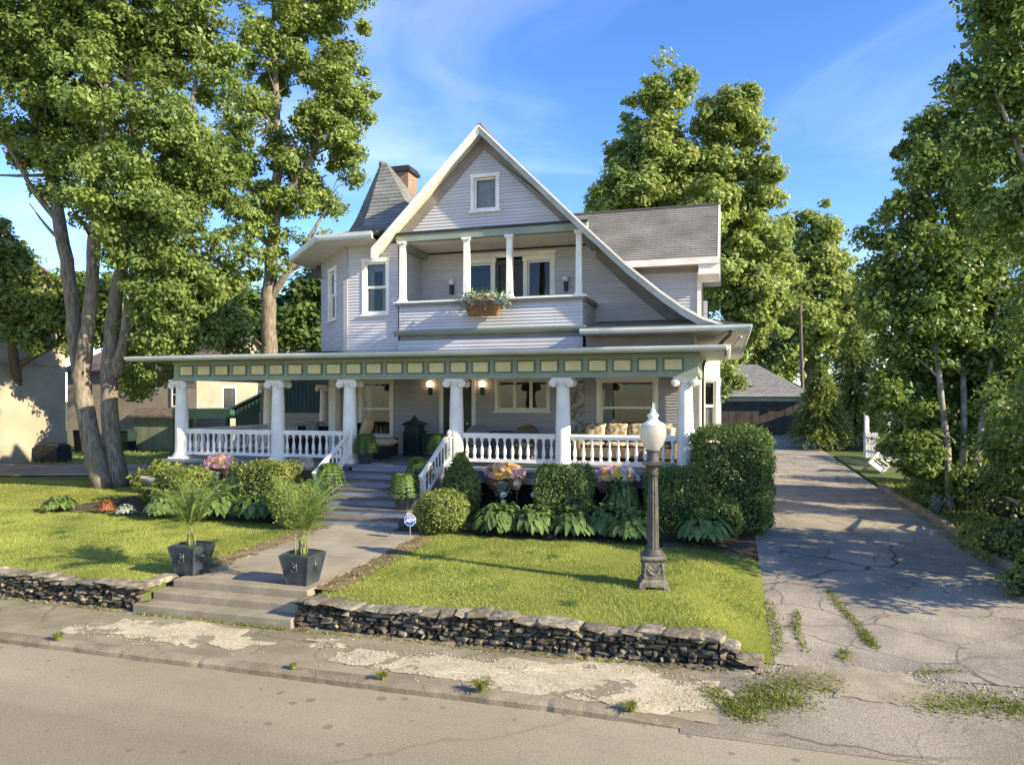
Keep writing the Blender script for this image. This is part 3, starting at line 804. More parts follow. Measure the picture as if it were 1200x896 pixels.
# balustrades
BPROF = [(.048,0),(.048,.05),(.03,.06),(.045,.11),(.056,.17),(.05,.24),(.03,.36),(.024,.43),(.03,.46),(.036,.475),(.026,.49),(.048,.51),(.048,.58)]
_bm = MB(); _bm.lathe(BPROF, seg=10)
BAL = obj('baluster', _bm, WHITE, None, smooth=True); autosmooth(BAL, 50)
BFIRST = [True]
def railing(a, b, n, name='balustrade'):
    a, b = Vector(a), Vector(b); d = (b-a).normalized(); s = Vector((-d.y,d.x,0)); L = (b-a).length
    m = MB()
    m.obox(a, d, s, Z, 0, L, -.06, .06, .80, .86); m.obox(a, d, s, Z, 0, L, -.085, .085, .86, .905); m.obox(a, d, s, Z, 0, L, -.065, .065, .905, .935)
    m.obox(a, d, s, Z, 0, L, -.055, .055, .13, .22)
    r = obj(name, m, WHITE, H)
    for k in range(n):
        p = a + d*(L*(k+.5)/n) + Z*.22
        if BFIRST[0]: o = BAL; BFIRST[0] = False
        else: o = BAL.copy(); COL.objects.link(o)
        o.parent = r; o.location = p - H.location
    return r
railing((-16.55,19.3,FZ),(-13.41,19.3,FZ),14); railing((-12.99,19.3,FZ),(-10.95,19.3,FZ),9)
railing((-7.15,19.3,FZ),(-4.48,19.3,FZ),12); railing((-4.06,19.3,FZ),(-1.24,19.3,FZ),12)
railing((-16.76,19.52,FZ),(-16.76,23.68,FZ),18); railing((-16.76,24.12,FZ),(-16.76,27.68,FZ),14)
railing((-1.03,19.52,FZ),(-1.03,W1,FZ),14)

# porch steps with closed risers, stair rails
NR = 7; rise = FZ/NR; tread = .495; yb0 = 18.85 - tread*(NR-1)
st = MB(); tn = MB()
for k in range(NR-1):
    z0, z1 = rise*k, rise*(k+1); y0 = yb0 + tread*k
    st.box(-10.4,-7.55,y0,18.85,(z0 if k else -.1),z1-.03)
    tn.box(-10.42,-7.53,y0-.03,y0+tread+.002,z1-.03,z1)
STEPS = obj('porch_steps', st, STEPP, H); obj('tread', tn, STEPN, STEPS, bevel=.006)
rsr = MB(); rsr.box(-10.4,-7.55,18.80,18.845,rise*6,1.118); obj('top_riser', rsr, STEPP, STEPS)
def stair_rail(x):
    y0, y1 = 17.15, 18.95; z0 = .72; z1 = 1.63
    m = MB(); a = Vector((x,y0,z0)); b = Vector((x,y1,z1)); d=(b-a).normalized(); up = Vector((0,-d.z,d.y)); L=(b-a).length
    m.obox(a,d,X,up,0,L,-.035,.035,.37,.43); m.obox(a,d,X,up,0,L,-.05,.05,.43,.46); m.obox(a,d,X,up,0,L,-.035,.035,-.18,-.12)
    r = obj('stair_rail', m, WHITE, H)
    for k in range(8):
        p = a + d*(L*(k+.6)/8.2)
        q = MB(); q.box(x-.016,x+.016,p.y-.016,p.y+.016,p.z-.13,p.z+.40); obj('stair_baluster', q, WHITE, r)
    for (y, zb, zt) in ((y0-.03,.35,1.07),(y1+.02,FZ,2.06)):
        q = MB(); q.box(x-.055,x+.055,y-.055,y+.055,zb,zt-.06); q.box(x-.075,x+.075,y-.075,y+.075,zt-.06,zt-.02)
        q.lathe([(.05,zt-.02),(.03,zt),(.06,zt+.04),(.075,zt+.085),(.06,zt+.13),(.03,zt+.15),(.012,zt+.18)], x, y, 0, 12)
        n = obj('newel', q, WHITE, r)
stair_rail(-10.52); stair_rail(-7.45)

# first-floor openings
WF = dict(casemat=TRIMC, sashmat=TRIMC)
window((0,W1,0), X, -Y, -12.62,-11.25,1.72,3.80, case=.14, kind='left', **WF)
window((0,W1,0), X, -Y, -7.5,-5.6,2.68,3.80, case=.10, sashes=1, lights=3, kind=None, **WF)
window((0,W1,0), X, -Y, -4.05,-2.08,1.85,3.80, case=.13, kind='left', **WF)
window((-13.4,0,0), -Y, -X, -25.6,-24.2,1.9,3.7, case=.12, kind='curtain', **WF)
dr = MB()
dr.box(-9.5,-9.36,W1-.05,W1+.1,FZ,3.86); dr.box(-8.32,-8.18,W1-.05,W1+.1,FZ,3.86); dr.box(-9.36,-8.32,W1-.05,W1+.1,3.74,3.86)
DOORF = obj('front_door_frame', dr, TRIMC, H)
dr = MB(); dr.box(-9.36,-8.32,W1+.02,W1+.06,FZ,3.74); FD = obj('front_door', dr, BLACKISH, H)
dr = MB()
for x0, x1 in ((-9.36,-9.25),(-8.43,-8.32),(-8.87,-8.81)): dr.box(x0,x1,W1-.005,W1+.018,FZ+.003,3.737)
for z in (1.22,2.3,3.62): dr.box(-9.25,-8.43,W1-.003,W1+.017,z,z+.1)
obj('screen_rail', dr, GREENDK, FD)
dr = MB(); dr.lathe([(.03,-.04),(.035,-.02),(.02,0)], -8.48, W1-.01, 2.25, 10, axis='y'); obj('handle', dr, mat('brass',(.5,.36,.12),rough=.3,metal=1), FD)
PEBM, _nt, _b = nt_new('pebble_panel')
_tc=N(_nt,'ShaderNodeTexCoord'); _v=N(_nt,'ShaderNodeTexVoronoi'); _v.inputs['Scale'].default_value=9; _nt.links.new(_tc.outputs['Object'],_v.inputs['Vector'])
_c=N(_nt,'ShaderNodeValToRGB'); _c.color_ramp.elements[0].color=(.08,.075,.07,1); _c.color_ramp.elements[1].color=(.40,.39,.37,1); _nt.links.new(_v.outputs['Color'],_c.inputs[0]); _nt.links.new(_c.outputs[0],_b.inputs['Base Color'])
_bp=N(_nt,'ShaderNodeBump'); _bp.invert=True; _bp.inputs['Distance'].default_value=.05; _nt.links.new(_v.outputs['Distance'],_bp.inputs['Height']); _nt.links.new(_bp.outputs[0],_b.inputs['Normal'])
pbk = MB(); pbk.box(-4.86,-4.44,W1-.035,W1+.05,FZ,4.0); PB = obj('pebble_pier', pbk, PEBM, H)
# wall lamps (lit) on the porch; unlit pair on the balcony
LITG = emitmat('lit_lamp_glass', (1.0,.72,.36), 4.0)
FROST = mat('frosted_glass', (.75,.74,.70), rough=.25, var=.04, spec=.5)
def wall_lamp(x, y, z, lit):
    m = MB(); m.box(x-.06,x+.06,y-.02,y,z-.28,z-.02); m.box(x-.05,x+.05,y-.13,y-.02,z-.26,z-.06); m.lathe([(.05,z-.06),(.07,z-.03),(.07,z-.0)], x, y-.09, 0, 12)
    l = obj('wall_lamp', m, BLACKISH, H)
    m = MB(); m.lathe([(.06,z),(.105,z+.05),(.115,z+.1),(.09,z+.17),(.04,z+.2)], x, y-.09, 0, 14); obj('lamp_globe', m, LITG if lit else FROST, l, smooth=True)
wall_lamp(-9.83,W1-.02,3.5,True); wall_lamp(-7.93,W1-.02,3.5,True)
wall_lamp(-8.45,W2-.02,6.72,False); wall_lamp(-4.72,W2-.02,6.66,False)

# right side bay on the first floor
by = MB()
BY_ = 23.62
bu = Vector((1,1,0)).normalized(); bn = Vector((1,-1,0)).normalized()
def holed(mb, P, U, Nn, u0, u1, v0, v1, hs):
    courses(mb, P, U, Z, Nn, [(u0,v0),(u1,v0),(u1,v1),(u0,v1)], hs, pitch=5, lap=0)
holed(by, (-.82,BY_,0), bu, bn, 0,.849,.3,4.78, [hl(.12,.77,2.0,3.75)])
holed(by, (-.22,BY_+.6,0), Y, X, 0,2.05,.3,4.78, [hl(.4,1.65,2.0,3.75)])
holed(by, (-.22,BY_+2.65,0), Vector((-1,1,0)).normalized(), Vector((1,1,0)).normalized(), 0,.849,.3,4.78, [])
obj('bay', by, WHITE, H)
window((-.82,BY_,0), bu, bn, .12,.77,2.0,3.75, case=.08, kind='low')
window((-.22,BY_+.6,0), Y, X, .4,1.65,2.0,3.75, case=.09, kind='low')
dp = MB(); dp.tube([(.1,18.98,4.80),(.06,19.0,4.70),(-.25,21.0,4.55),(-.62,22.7,4.35),(-.7,22.95,4.05),(-.7,23.0,3.6),(-.7,23.0,.4),(-.55,22.9,.2)], .045, 8)
obj('downspout', dp, PIPEB, H, smooth=True)
bk = MB(); bk.tube([(.35,19.6,4.7),(-.1,22.4,4.3),(-.22,23.5,4.15)], .035, 6); obj('gutter_pipe', bk, GUTTER, H, smooth=True)

# ------------------------------------------------------------------ balcony
bm = MB()
courses(bm, (0,Y_BAL,0), X, Z, -Y, [(-9.42,5.12),(-3.84,5.12),(-3.84,5.86),(-9.42,5.86)], lap=.022)
courses(bm, (-3.84,0,0), Y, Z, X, [(Y_BAL,5.12),(W2,5.12),(W2,5.86),(Y_BAL,5.86)], lap=.022)
bm.box(-9.40,-3.86,Y_BAL+.05,Y_BAL+.12,5.1,5.86)
PAR = obj('balcony_parapet', bm, SIDING, H)
bm = MB(); bm.box(-9.56,-3.70,Y_BAL-.14,Y_BAL+.2,5.93,5.985); bm.box(-3.99,-3.70,Y_BAL+.2,W2,5.93,5.984); obj('parapet_cap', bm, WHITE, PAR, bevel=.01)
bm = MB(); bm.box(-9.50,-3.76,Y_BAL-.09,Y_BAL+.15,5.85,5.93); bm.box(-3.95,-3.76,Y_BAL+.15,W2,5.85,5.929); obj('parapet_moulding', bm, TAUPE, PAR)
bm = MB()
bm.prism([Vector((-9.55,Y_BAL,4.98))+Vector((0,-p,q)) for p, q in [(0,0),(.05,.0),(.12,.07),(.14,.13),(.06,.15),(0,.15)]], (1,0,0), 5.8)
bm.box(-3.84,-3.72,Y_BAL,W2,4.98,5.12)
obj('balcony_moulding', bm, SAGE, H)
bm = MB(); bm.box(-9.42,-3.86,Y_BAL+.06,W2,4.82,5.05); obj('balcony_floor', bm, TAUPE, H)
bm = MB(); courses(bm, (0,Y_BAL+.0,0), X, Z, -Y, [(-9.46,4.5),(-3.84,4.5),(-3.84,4.83),(-9.46,4.83)], pitch=.11); courses(bm, (-3.84,0,0), Y, Z, X, [(Y_BAL,4.5),(W2,4.5),(W2,4.83),(Y_BAL,4.83)], pitch=.11)
obj('balcony_base', bm, SIDING, H)
bm = MB(); bm.box(-9.52,-3.72,Y_BAL-.03,Y_BAL+.2,7.79,8.05); bm.box(-9.5,-9.3,Y_BAL+.2,W2,7.60,7.86); bm.box(-3.94,-3.74,Y_BAL+.2,W2,7.60,7.86)
BEAM = obj('balcony_beam', bm, SAGE, H)
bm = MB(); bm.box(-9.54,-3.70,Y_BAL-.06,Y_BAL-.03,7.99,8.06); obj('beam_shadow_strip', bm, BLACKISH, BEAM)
bm = MB(); bm.box(-9.3,-3.94,Y_BAL+.2,W2,7.80,7.83); obj('balcony_ceiling', bm, CREAM, H)
bp = MB(); bp.box(-.13,.13,-.13,.13,5.985,6.03); bp.taper(0,0,6.03,6.1,.105,.105,.09,.09); bp.taper(0,0,6.1,7.68,.088,.088,.078,.078); bp.box(-.10,.10,-.10,.10,7.68,7.72); bp.box(-.13,.13,-.13,.13,7.72,7.788)
BP0 = obj('balcony_post', bp, WHITE, None, bevel=.006); BP0.parent = H
for i, x in enumerate((-9.32,-7.28,-5.97,-3.95)):
    o = BP0 if i == 0 else BP0.copy()
    if i: COL.objects.link(o)
    o.location = Vector((x, Y_BAL+.03, 0)) - H.location
# balcony door between two windows
window((0,W2,0), X, -Y, -8.02,-7.0,5.05,7.52, case=.13, kind='low', head=True)
window((0,W2,0), X, -Y, -6.09,-5.07,5.05,7.52, case=.13, kind=None, head=True)
bd = MB(); bd.box(-7.0,-6.88,W2-.04,W2+.05,5.05,7.45); bd.box(-6.21,-6.09,W2-.04,W2+.05,5.05,7.45); bd.box(-6.88,-6.21,W2-.04,W2+.05,7.3,7.45)
BDF = obj('balcony_door_frame', bd, GREENDK, H)
bd = MB(); bd.box(-6.88,-6.21,W2+.02,W2+.05,5.05,7.3); obj('balcony_door', bd, BLACKISH, H)
bd = MB(); bd.box(-8.06,-5.03,W2-.05,W2+.0,7.54,7.68); obj('door_header', bd, WHITE, H)
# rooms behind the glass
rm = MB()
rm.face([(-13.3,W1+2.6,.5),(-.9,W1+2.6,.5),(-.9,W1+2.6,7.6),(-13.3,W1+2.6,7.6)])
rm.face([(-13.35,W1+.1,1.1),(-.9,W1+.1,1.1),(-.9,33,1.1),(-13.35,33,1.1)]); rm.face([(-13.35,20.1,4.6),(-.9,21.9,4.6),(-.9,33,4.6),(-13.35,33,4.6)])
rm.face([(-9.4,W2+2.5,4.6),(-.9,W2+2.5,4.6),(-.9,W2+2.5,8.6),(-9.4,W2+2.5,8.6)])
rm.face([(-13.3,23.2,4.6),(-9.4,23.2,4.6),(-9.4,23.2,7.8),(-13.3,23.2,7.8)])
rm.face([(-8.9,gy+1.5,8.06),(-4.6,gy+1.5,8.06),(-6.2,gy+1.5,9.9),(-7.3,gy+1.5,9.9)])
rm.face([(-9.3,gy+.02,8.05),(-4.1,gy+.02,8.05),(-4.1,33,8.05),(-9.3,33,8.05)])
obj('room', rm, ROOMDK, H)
# ================================================================== terrain
def ss(a, b, x):
    t = min(1, max(0, (x-a)/(b-a))); return t*t*(3-2*t)
def rise_(y): return max(0, y-30)*.02 if y < 90 else 1.2
def dz(y):
    if y <= 8.2: return -.6
    if y <= 10.2: return -.6 + .15*(y-8.2)/2.0
    if y <= 17: return -.45 + .33*ss(10.2,17,y)
    return -.12 + .12*ss(17,24,y) + rise_(y)
def lawn_z(y): return -.12 + .12*ss(10.3,16.5,y) + rise_(y)
def gz(x, y):
    if y > 10.12:
        w = ss(-.7,.6,x); return lawn_z(y)*(1-w) + dz(y)*w
    w = ss(-1.6,.2,x); return -.5*(1-w) + dz(y)*w
def sheet(name, xs, ys, zf, m, kind='structure', off=0.0, mask=None):
    mb = MB(); nx, ny = len(xs), len(ys)
    mb.v = [(x, y, zf(x, y)+off) for y in ys for x in xs]
    for j in range(ny-1):
        for i in range(nx-1):
            if mask and not mask((xs[i]+xs[i+1])/2, (ys[j]+ys[j+1])/2): continue
            mb.f.append((j*nx+i, j*nx+i+1, (j+1)*nx+i+1, (j+1)*nx+i)); mb.uv.append(None)
    return obj(name, mb, m, None, smooth=True, kind=kind)
def lin(a, b, n): return [a+(b-a)*i/n for i in range(n+1)]

GROUND = groundmat('far_grass_ground', (.09,.12,.03), (.16,.165,.06), pscale=.4, gscale=30, grit=.4, bump=.5)
SOIL = groundmat('bed_soil', (.06,.045,.03), (.11,.085,.055), pscale=1.2, gscale=40, grit=.45, bump=.8)
LAWN = groundmat('lawn_turf', (.165,.195,.03), (.245,.245,.048), pscale=.55, gscale=45, grit=.35, bump=.9)
ROADM = groundmat('worn_asphalt', (.285,.243,.163), (.345,.298,.207), pscale=.22, gscale=48, grit=.34, bump=.35, spots=(.15,.125,.10), streak=(.035,.9,1), crack=.22, cscale=.11, cwidth=.003)
WALKM = groundmat('old_concrete', (.215,.18,.118), (.32,.272,.185), pscale=.8, gscale=60, grit=.2, bump=.35, crack=.5, cscale=.35, cwidth=.01)
PATHM = groundmat('path_concrete', (.27,.235,.17), (.36,.315,.235), pscale=.8, gscale=50, grit=.12, bump=.2)
STEPC = groundmat('step_concrete', (.24,.205,.145), (.34,.295,.215), pscale=1.3, gscale=40, grit=.16, bump=.25)
DRIVEM = groundmat('cracked_driveway', (.25,.222,.175), (.37,.325,.25), pscale=.9, gscale=34, grit=.42, bump=.7, crack=1.0, cscale=.36, cwidth=.009, patch=(.39,.335,.24))
APRONM = groundmat('patched_apron', (.235,.205,.15), (.325,.285,.21), pscale=.6, gscale=40, grit=.42, bump=.7, crack=.7, cscale=.3, cwidth=.006)
GRAVM = groundmat('pale_gravel', (.43,.365,.25), (.54,.465,.33), pscale=1.6, gscale=34, grit=.38, bump=1.0)
KERBM = groundmat('old_kerb', (.20,.165,.11), (.31,.26,.18), pscale=1.2, gscale=40, grit=.3, bump=.6, crack=.4, cscale=1.2)
DIRTM = groundmat('dirt_lane', (.24,.20,.145), (.36,.305,.225), pscale=.5, gscale=40, grit=.3, bump=.5)

gxs = sorted(set([-400,-200,-120,-80,-60,-50] + lin(-45,-12,22) + lin(-12,-9.7,2) + [-9.56,-9.5,-9,-8,-7,-6.62,-6.56,-6.5] + lin(-6,1,28) + lin(1,10,18) + lin(10,40,12) + [60,100,200,400]))
gys = sorted(set([-60,-30,-10,0,4,8.0,8.44,8.5,10.11,10.13] + lin(10.2,20,28) + [10.92,10.98] + lin(20,60,30) + [70,90,140,250,500]))
def gsheet(x, y):
    if y < 8.45: return -.72
    if -9.53 < x < -6.59 and y < 10.95: return -.62
    if y > 10.12 and y < 10.3 and x < .4: return gz(x, y) - .05
    return gz(x, y) - .03
sheet('ground', gxs, gys, gsheet, GROUND)
# road: a single sheet with a slight crown
sheet('road', [-160,-80,-40] + lin(-20,12,32) + [40,80,160], [-25,-10,-2] + lin(2,8.6,8), lambda x, y: -.6 + (.02 if y < 4 else 0), ROADM)
WXS = [-80,-40] + lin(-22,-.1,44)
sheet('pavement', WXS, lin(8.5,10.1,6), lambda x, y: gz(x, y) + .006*math.sin(x*1.7)*math.sin(y*3), WALKM)
# kerb as a long chipped stone strip
kb = MB(); xs = []; x = -60.0
while x < -.35: xs.append(x); x += .5 if x < -24 else .09
xs.append(-.35); pr_ = []
off = 0
for x in xs:
    zt = -.5 + (dz(8.4)+.5)*ss(-1.6,.2,x); joint = False
    off = .8*off + random.uniform(-.006,.006); ch_ = random.uniform(.0,.02) if random.random() < .08 else 0
    zj = zt - (.02 if joint else 0) - ch_*.4; yf = 8.335 + off + ch_
    pr_.append([(x,yf+.004,-.72),(x,yf,zj-.035),(x,yf+.025,zj-.006),(x,yf+.07,zj+.004),(x,8.515,zj+.006)])
for p, q in zip(pr_, pr_[1:]):
    for k in range(4): kb.face([p[k],q[k],q[k+1],p[k+1]])
obj('kerb', kb, KERBM, kind='structure')
# loose pale gravel lying on the pavement
def blob(name, pts, off, m, zf=gz, n=90, jit=.12, lump=.0):
    """irregular outline filled as a fan of rings"""
    c = np.mean(np.array(pts), axis=0); P = []
    k = len(pts); ph = RNG.uniform(0,2*PI,90); am = [0,0]+[RNG.uniform(.3,1)/m**.85*1.6 for m in range(2,41)]
    for i in range(n):
        t = i*k/n; a = np.array(pts[int(t) % k]); b = np.array(pts[(int(t)+1) % k]); q = a+(b-a)*(t-int(t))
        w_ = 2*PI*i/n; q = q + jit*np.array([sum(math.sin(w_*m+ph[m])*am[m] for m in range(2,40)), sum(math.cos(w_*m+ph[m+40])*am[m] for m in range(2,40))]); P.append(q)
    mb = MB(); R = 7
    for r in range(1, R+1):
        for q in P:
            w = c+(q-c)*(r/R); e = (1-(r/R)**4)
            mb.v.append((w[0], w[1], zf(w[0], w[1]) + off*(e if r < R else .25) + (RNG.uniform(0,lump)*e if lump else 0)))
    for r in range(R-1):
        for i in range(n):
            mb.f.append((r*n+i, r*n+(i+1)%n, (r+1)*n+(i+1)%n, (r+1)*n+i)); mb.uv.append(None)
    mb.f.append(tuple(range(n))); mb.uv.append(None)
    return obj(name, mb, m, None, smooth=False, kind='structure')
PEB = stonemat('gravel_stones', (.34,.285,.195), (.49,.42,.30), (.60,.52,.38), bump=.3)
g1 = [(-10.1,8.95),(-9.3,9.55),(-8.2,9.7),(-7.0,9.45),(-6.4,9.1),(-6.9,8.85),(-7.6,8.95),(-8.3,8.72),(-9.4,8.75)]
g2 = [(-5.3,9.1),(-4.6,9.45),(-3.9,9.55),(-2.8,9.5),(-1.8,9.7),(-.9,9.75),(-.2,9.6),(.0,9.0),(-.5,8.6),(-1.6,8.62),(-3.0,8.66),(-4.2,8.7),(-5.1,8.8)]
g3 = [(-6.0,9.35),(-5.6,9.6),(-5.35,9.5),(-5.6,9.3)]
GRAVB = groundmat('broken_gravel_topping', (.43,.365,.25), (.54,.465,.33), pscale=1.6, gscale=30, grit=.40, bump=1.0)
def holes_in(m, base):
    nt = m.node_tree; b = nt.nodes['Principled BSDF']; cur = b.inputs['Base Color'].links[0].from_socket
    tc = N(nt,'ShaderNodeTexCoord'); nz = N(nt,'ShaderNodeTexNoise'); nz.inputs['Scale'].default_value=1.5; nz.inputs['Detail'].default_value=9; nz.inputs['Roughness'].default_value=.62
    nt.links.new(tc.outputs['Object'], nz.inputs['Vector']); mr = N(nt,'ShaderNodeMapRange'); mr.inputs[1].default_value=.405; mr.inputs[2].default_value=.43
    nt.links.new(nz.outputs['Fac'], mr.inputs[0]); mx = N(nt,'ShaderNodeMix',data_type='RGBA'); mx.inputs[6].default_value=rgba(base)
    nt.links.new(mr.outputs[0], mx.inputs[0]); nt.links.new(cur, mx.inputs[7]); nt.links.new(mx.outputs[2], b.inputs['Base Color'])
holes_in(GRAVB, (.25,.212,.142))
for gq in (g1, g2, g3): blob('gravel_patch', gq, .014, GRAVB, n=220, jit=.14, lump=.006)
def inside(p, poly):
    c = False; n = len(poly)
    for i in range(n):
        (x1,y1),(x2,y2) = poly[i], poly[(i+1)%n]
        if (y1 > p[1]) != (y2 > p[1]) and p[0] < (x2-x1)*(p[1]-y1)/(y2-y1)+x1: c = not c
    return c
pbm = []
def pebbles(n, poly, s0, s1, loose=.12):
    xs = [p[0] for p in poly]; ys = [p[1] for p in poly]; k = 0
    while k < n:
        p = (random.uniform(min(xs)-loose, max(xs)+loose), random.uniform(min(ys)-loose, max(ys)+loose))
        if p[1] < 8.5 or p[1] > 9.95: continue
        if not inside(p, poly) and random.random() > .08: continue
        k += 1; s = random.uniform(s0, s1); z = gz(*p)+.012
        a = random.uniform(0, PI); c, sn = math.cos(a)*s, math.sin(a)*s; h = s*random.uniform(.4,.8)
        pbm.append(((p[0]+c,p[1]+sn,z),(p[0]-sn*.7,p[1]+c*.7,z),(p[0]-c,p[1]-sn,z),(p[0]+sn*.7,p[1]-c*.7,z),(p[0]+random.uniform(-.3,.3)*s,p[1]+random.uniform(-.3,.3)*s,z+h)))
pebbles(900, g1, .005, .015); pebbles(2600, g2, .005, .017); pebbles(60, g3, .006, .014)
rub = [(.4,9.9),(1.5,10.15),(3.5,10.1),(5,10.2),(5,10.5),(2,10.55),(.5,10.4)]
n0 = len(pbm)
while len(pbm) < n0+1500:
    p = (random.uniform(.2,5.5), random.gauss(10.12,.22)); z = dz(p[1])+.006; s = random.uniform(.006,.022); a = random.uniform(0,PI); c, sn = math.cos(a)*s, math.sin(a)*s
    pbm.append(((p[0]+c,p[1]+sn,z),(p[0]-sn*.7,p[1]+c*.7,z),(p[0]-c,p[1]-sn,z),(p[0]+sn*.7,p[1]-c*.7,z),(p[0],p[1],z+s*.6)))
m_ = MB()
for q in pbm: m_.add(q, [(0,1,4),(1,2,4),(2,3,4),(3,0,4)])
obj('gravel', m_, PEB, kind='stuff')

# driveway and its broken apron
DUST = groundmat('sandy_dirt', (.24,.20,.135), (.36,.31,.22), pscale=1.5, gscale=45, grit=.4, bump=.7)
blob('dirt_patch', [(.9,9.55),(1.7,9.5),(2.3,9.7),(2.35,10.2),(1.6,10.45),(.7,10.3),(.5,9.9)], .012, DUST, zf=lambda x, y: dz(y)+.006, n=120, jit=.12)
blob('dirt_patch', [(3.8,9.3),(5.2,9.45),(5.6,9.9),(4.6,10.0),(3.6,9.8)], .012, DUST, zf=lambda x, y: dz(y)+.006, n=120, jit=.12)

sheet('driveway', lin(.62,5.05,18), lin(10.3,58,90), lambda x, y: dz(y) + .012*math.sin(x*2.1+y*.7) + .004, DRIVEM)
sheet('driveway_apron', lin(-.5,11,26), lin(8.22,10.32,11), lambda x, y: dz(y) + (.0 if x > .3 else 0)*.1 + .003 + .008*math.sin(x*3)*math.sin(y*4)*(y>8.6), APRONM)
# kerb along the right of the driveway
kb = MB(); y = 10.6
while y < 27:
    L = random.uniform(1.0,1.8); z = dz(y+L/2); xo = 5.03+random.uniform(-.03,.03)
    kb.box(xo, xo+.16, y, y+L-.015, z-.15, z+.15+random.uniform(-.02,.02)); y += L
obj('driveway_kerb', kb, KERBM, kind='structure', bevel=.02)
# lawn sheets
def lawnmask_right(x, y): return True
sheet('lawn', lin(-6.3,.62,40), lin(10.28,15.75,30), lambda x, y: gz(x, y)+.004+.008*math.sin(x*2.3)*math.sin(y*1.9), LAWN)
def lawn_left_z(x, y): return gz(x, y)+.004+.01*math.sin(x*1.3)*math.sin(y*1.7)
sheet('lawn', lin(-46,-9.55,60), lin(10.28,16.2,26), lawn_left_z, LAWN)
sheet('lawn', lin(-46,-17.2,40), lin(16.2,21.6,16), lawn_left_z, LAWN)
# dirt lane at the left, grass beyond
ln = MB(); a = [(-48,19.6),(-38,20.2),(-31,21.4),(-27,22.4),(-24,23.4),(-20,25.0),(-17.5,27.5)]; b = [(-48,23.6),(-40,24.8),(-33,26.0),(-29,27.0),(-25,28.0),(-21,29.5),(-18.5,32)]
for (p, q), (r, s) in zip(zip(a, b), zip(a[1:], b[1:])): ln.face([(p[0],p[1],.012),(r[0],r[1],.012),(s[0],s[1],.02),(q[0],q[1],.02)])
obj('dirt_lane', ln, DIRTM, kind='structure')
# garden beds
sheet('garden_bed', lin(-18,-10.42,20), lin(15.55,18.9,8), lambda x, y: gz(x,y)+.03+.02*math.sin(x*5)*math.sin(y*4), SOIL)
sheet('garden_bed', lin(-7.5,.62,24), lin(15.45,18.9,8), lambda x, y: gz(x,y)+.03+.02*math.sin(x*5)*math.sin(y*4), SOIL)
sheet('bank', lin(5.2,14,16), lin(10.6,40,40), lambda x, y: gz(x,y)+.03+.03*math.sin(x*3)*math.sin(y*2), GROUND)
MULCH = groundmat('dry_leaf_mulch', (.14,.105,.06), (.27,.21,.125), pscale=2.5, gscale=60, grit=.5, bump=1.0)
sheet('mulch_strip', lin(-6.72,-6.2,5), lin(10.75,15.6,24), lambda x, y: gz(x,y)+.012+(.012*math.sin(y*9+x*4)), MULCH)
sheet('mulch_strip', lin(-9.75,-9.12,5), lin(10.9,15.6,24), lambda x, y: gz(x,y)+.012+(.012*math.sin(y*9+x*4)), MULCH)
# front path with joints and the three street steps
pth = MB()
pth.box(-9.3,-6.72,10.86,12.4,-.4,lawn_z(10.86)+.045)
yy = 12.41
pm = MB()
for y0, y1 in ((10.86,12.9),(12.912,14.6),(14.612,16.0)):
    n = 6
    for i in range(n):
        a, b = y0+(y1-y0)*i/n, y0+(y1-y0)*(i+1)/n
        xl = -9.3 if a < 12.9 else -9.22
        pm.face([(xl,a,lawn_z(a)+.018),(-6.7,a,lawn_z(a)+.018),(-6.7,b,lawn_z(b)+.018),(xl,b,lawn_z(b)+.018)])
        pm.face([(-6.7,a,lawn_z(a)+.018),(-6.7,a,-.3),(-6.7,b,-.3),(-6.7,b,lawn_z(b)+.018)])
        pm.face([(xl,b,lawn_z(b)+.018),(xl,b,-.3),(xl,a,-.3),(xl,a,lawn_z(a)+.018)])
obj('front_path', pm, PATHM, kind='structure')
fs = MB(); top = lawn_z(10.86)+.04; r3 = (top+.5)/3
fs.box(-9.62,-6.55,9.92,10.5,-.62,-.5+r3); fs.box(-9.5,-6.6,10.24,10.8,-.61,-.5+2*r3); fs.box(-9.36,-6.66,10.56,10.858,-.60,top)
STEP3 = obj('front_steps', fs, STEPC, bevel=.018)
tag(STEP3, 'three broad weathered concrete steps rising from the pavement to the front path', 'steps')

# ------------------------------------------------------------------ dry stone walls
STONE = stonemat('fieldstone', (.055,.046,.034), (.13,.11,.08), (.25,.215,.155), bump=.8, bscale=14)
CAPST = stonemat('coping_fieldstone', (.17,.143,.098), (.26,.223,.16), (.35,.302,.222), bump=.7, bscale=16)
import bmesh
def hull_protos(n=26):
    out = []
    for k in range(n):
        bm = bmesh.new()
        for i in range(22):
            u = Vector(RNG.normal(size=3)); u = Vector([math.copysign(abs(c)**.55, c) for c in u.normalized()])
            bm.verts.new(u*random.uniform(.42,.56))
        r = bmesh.ops.convex_hull(bm, input=bm.verts)
        for v in [g for g in r['geom_interior'] if isinstance(g, bmesh.types.BMVert)]: bm.verts.remove(v)
        bm.verts.ensure_lookup_table(); bm.verts.index_update()
        out.append(([tuple(v.co) for v in bm.verts], [tuple(v.index for v in f.verts) for f in bm.faces])); bm.free()
    return out
ROCKS = hull_protos()
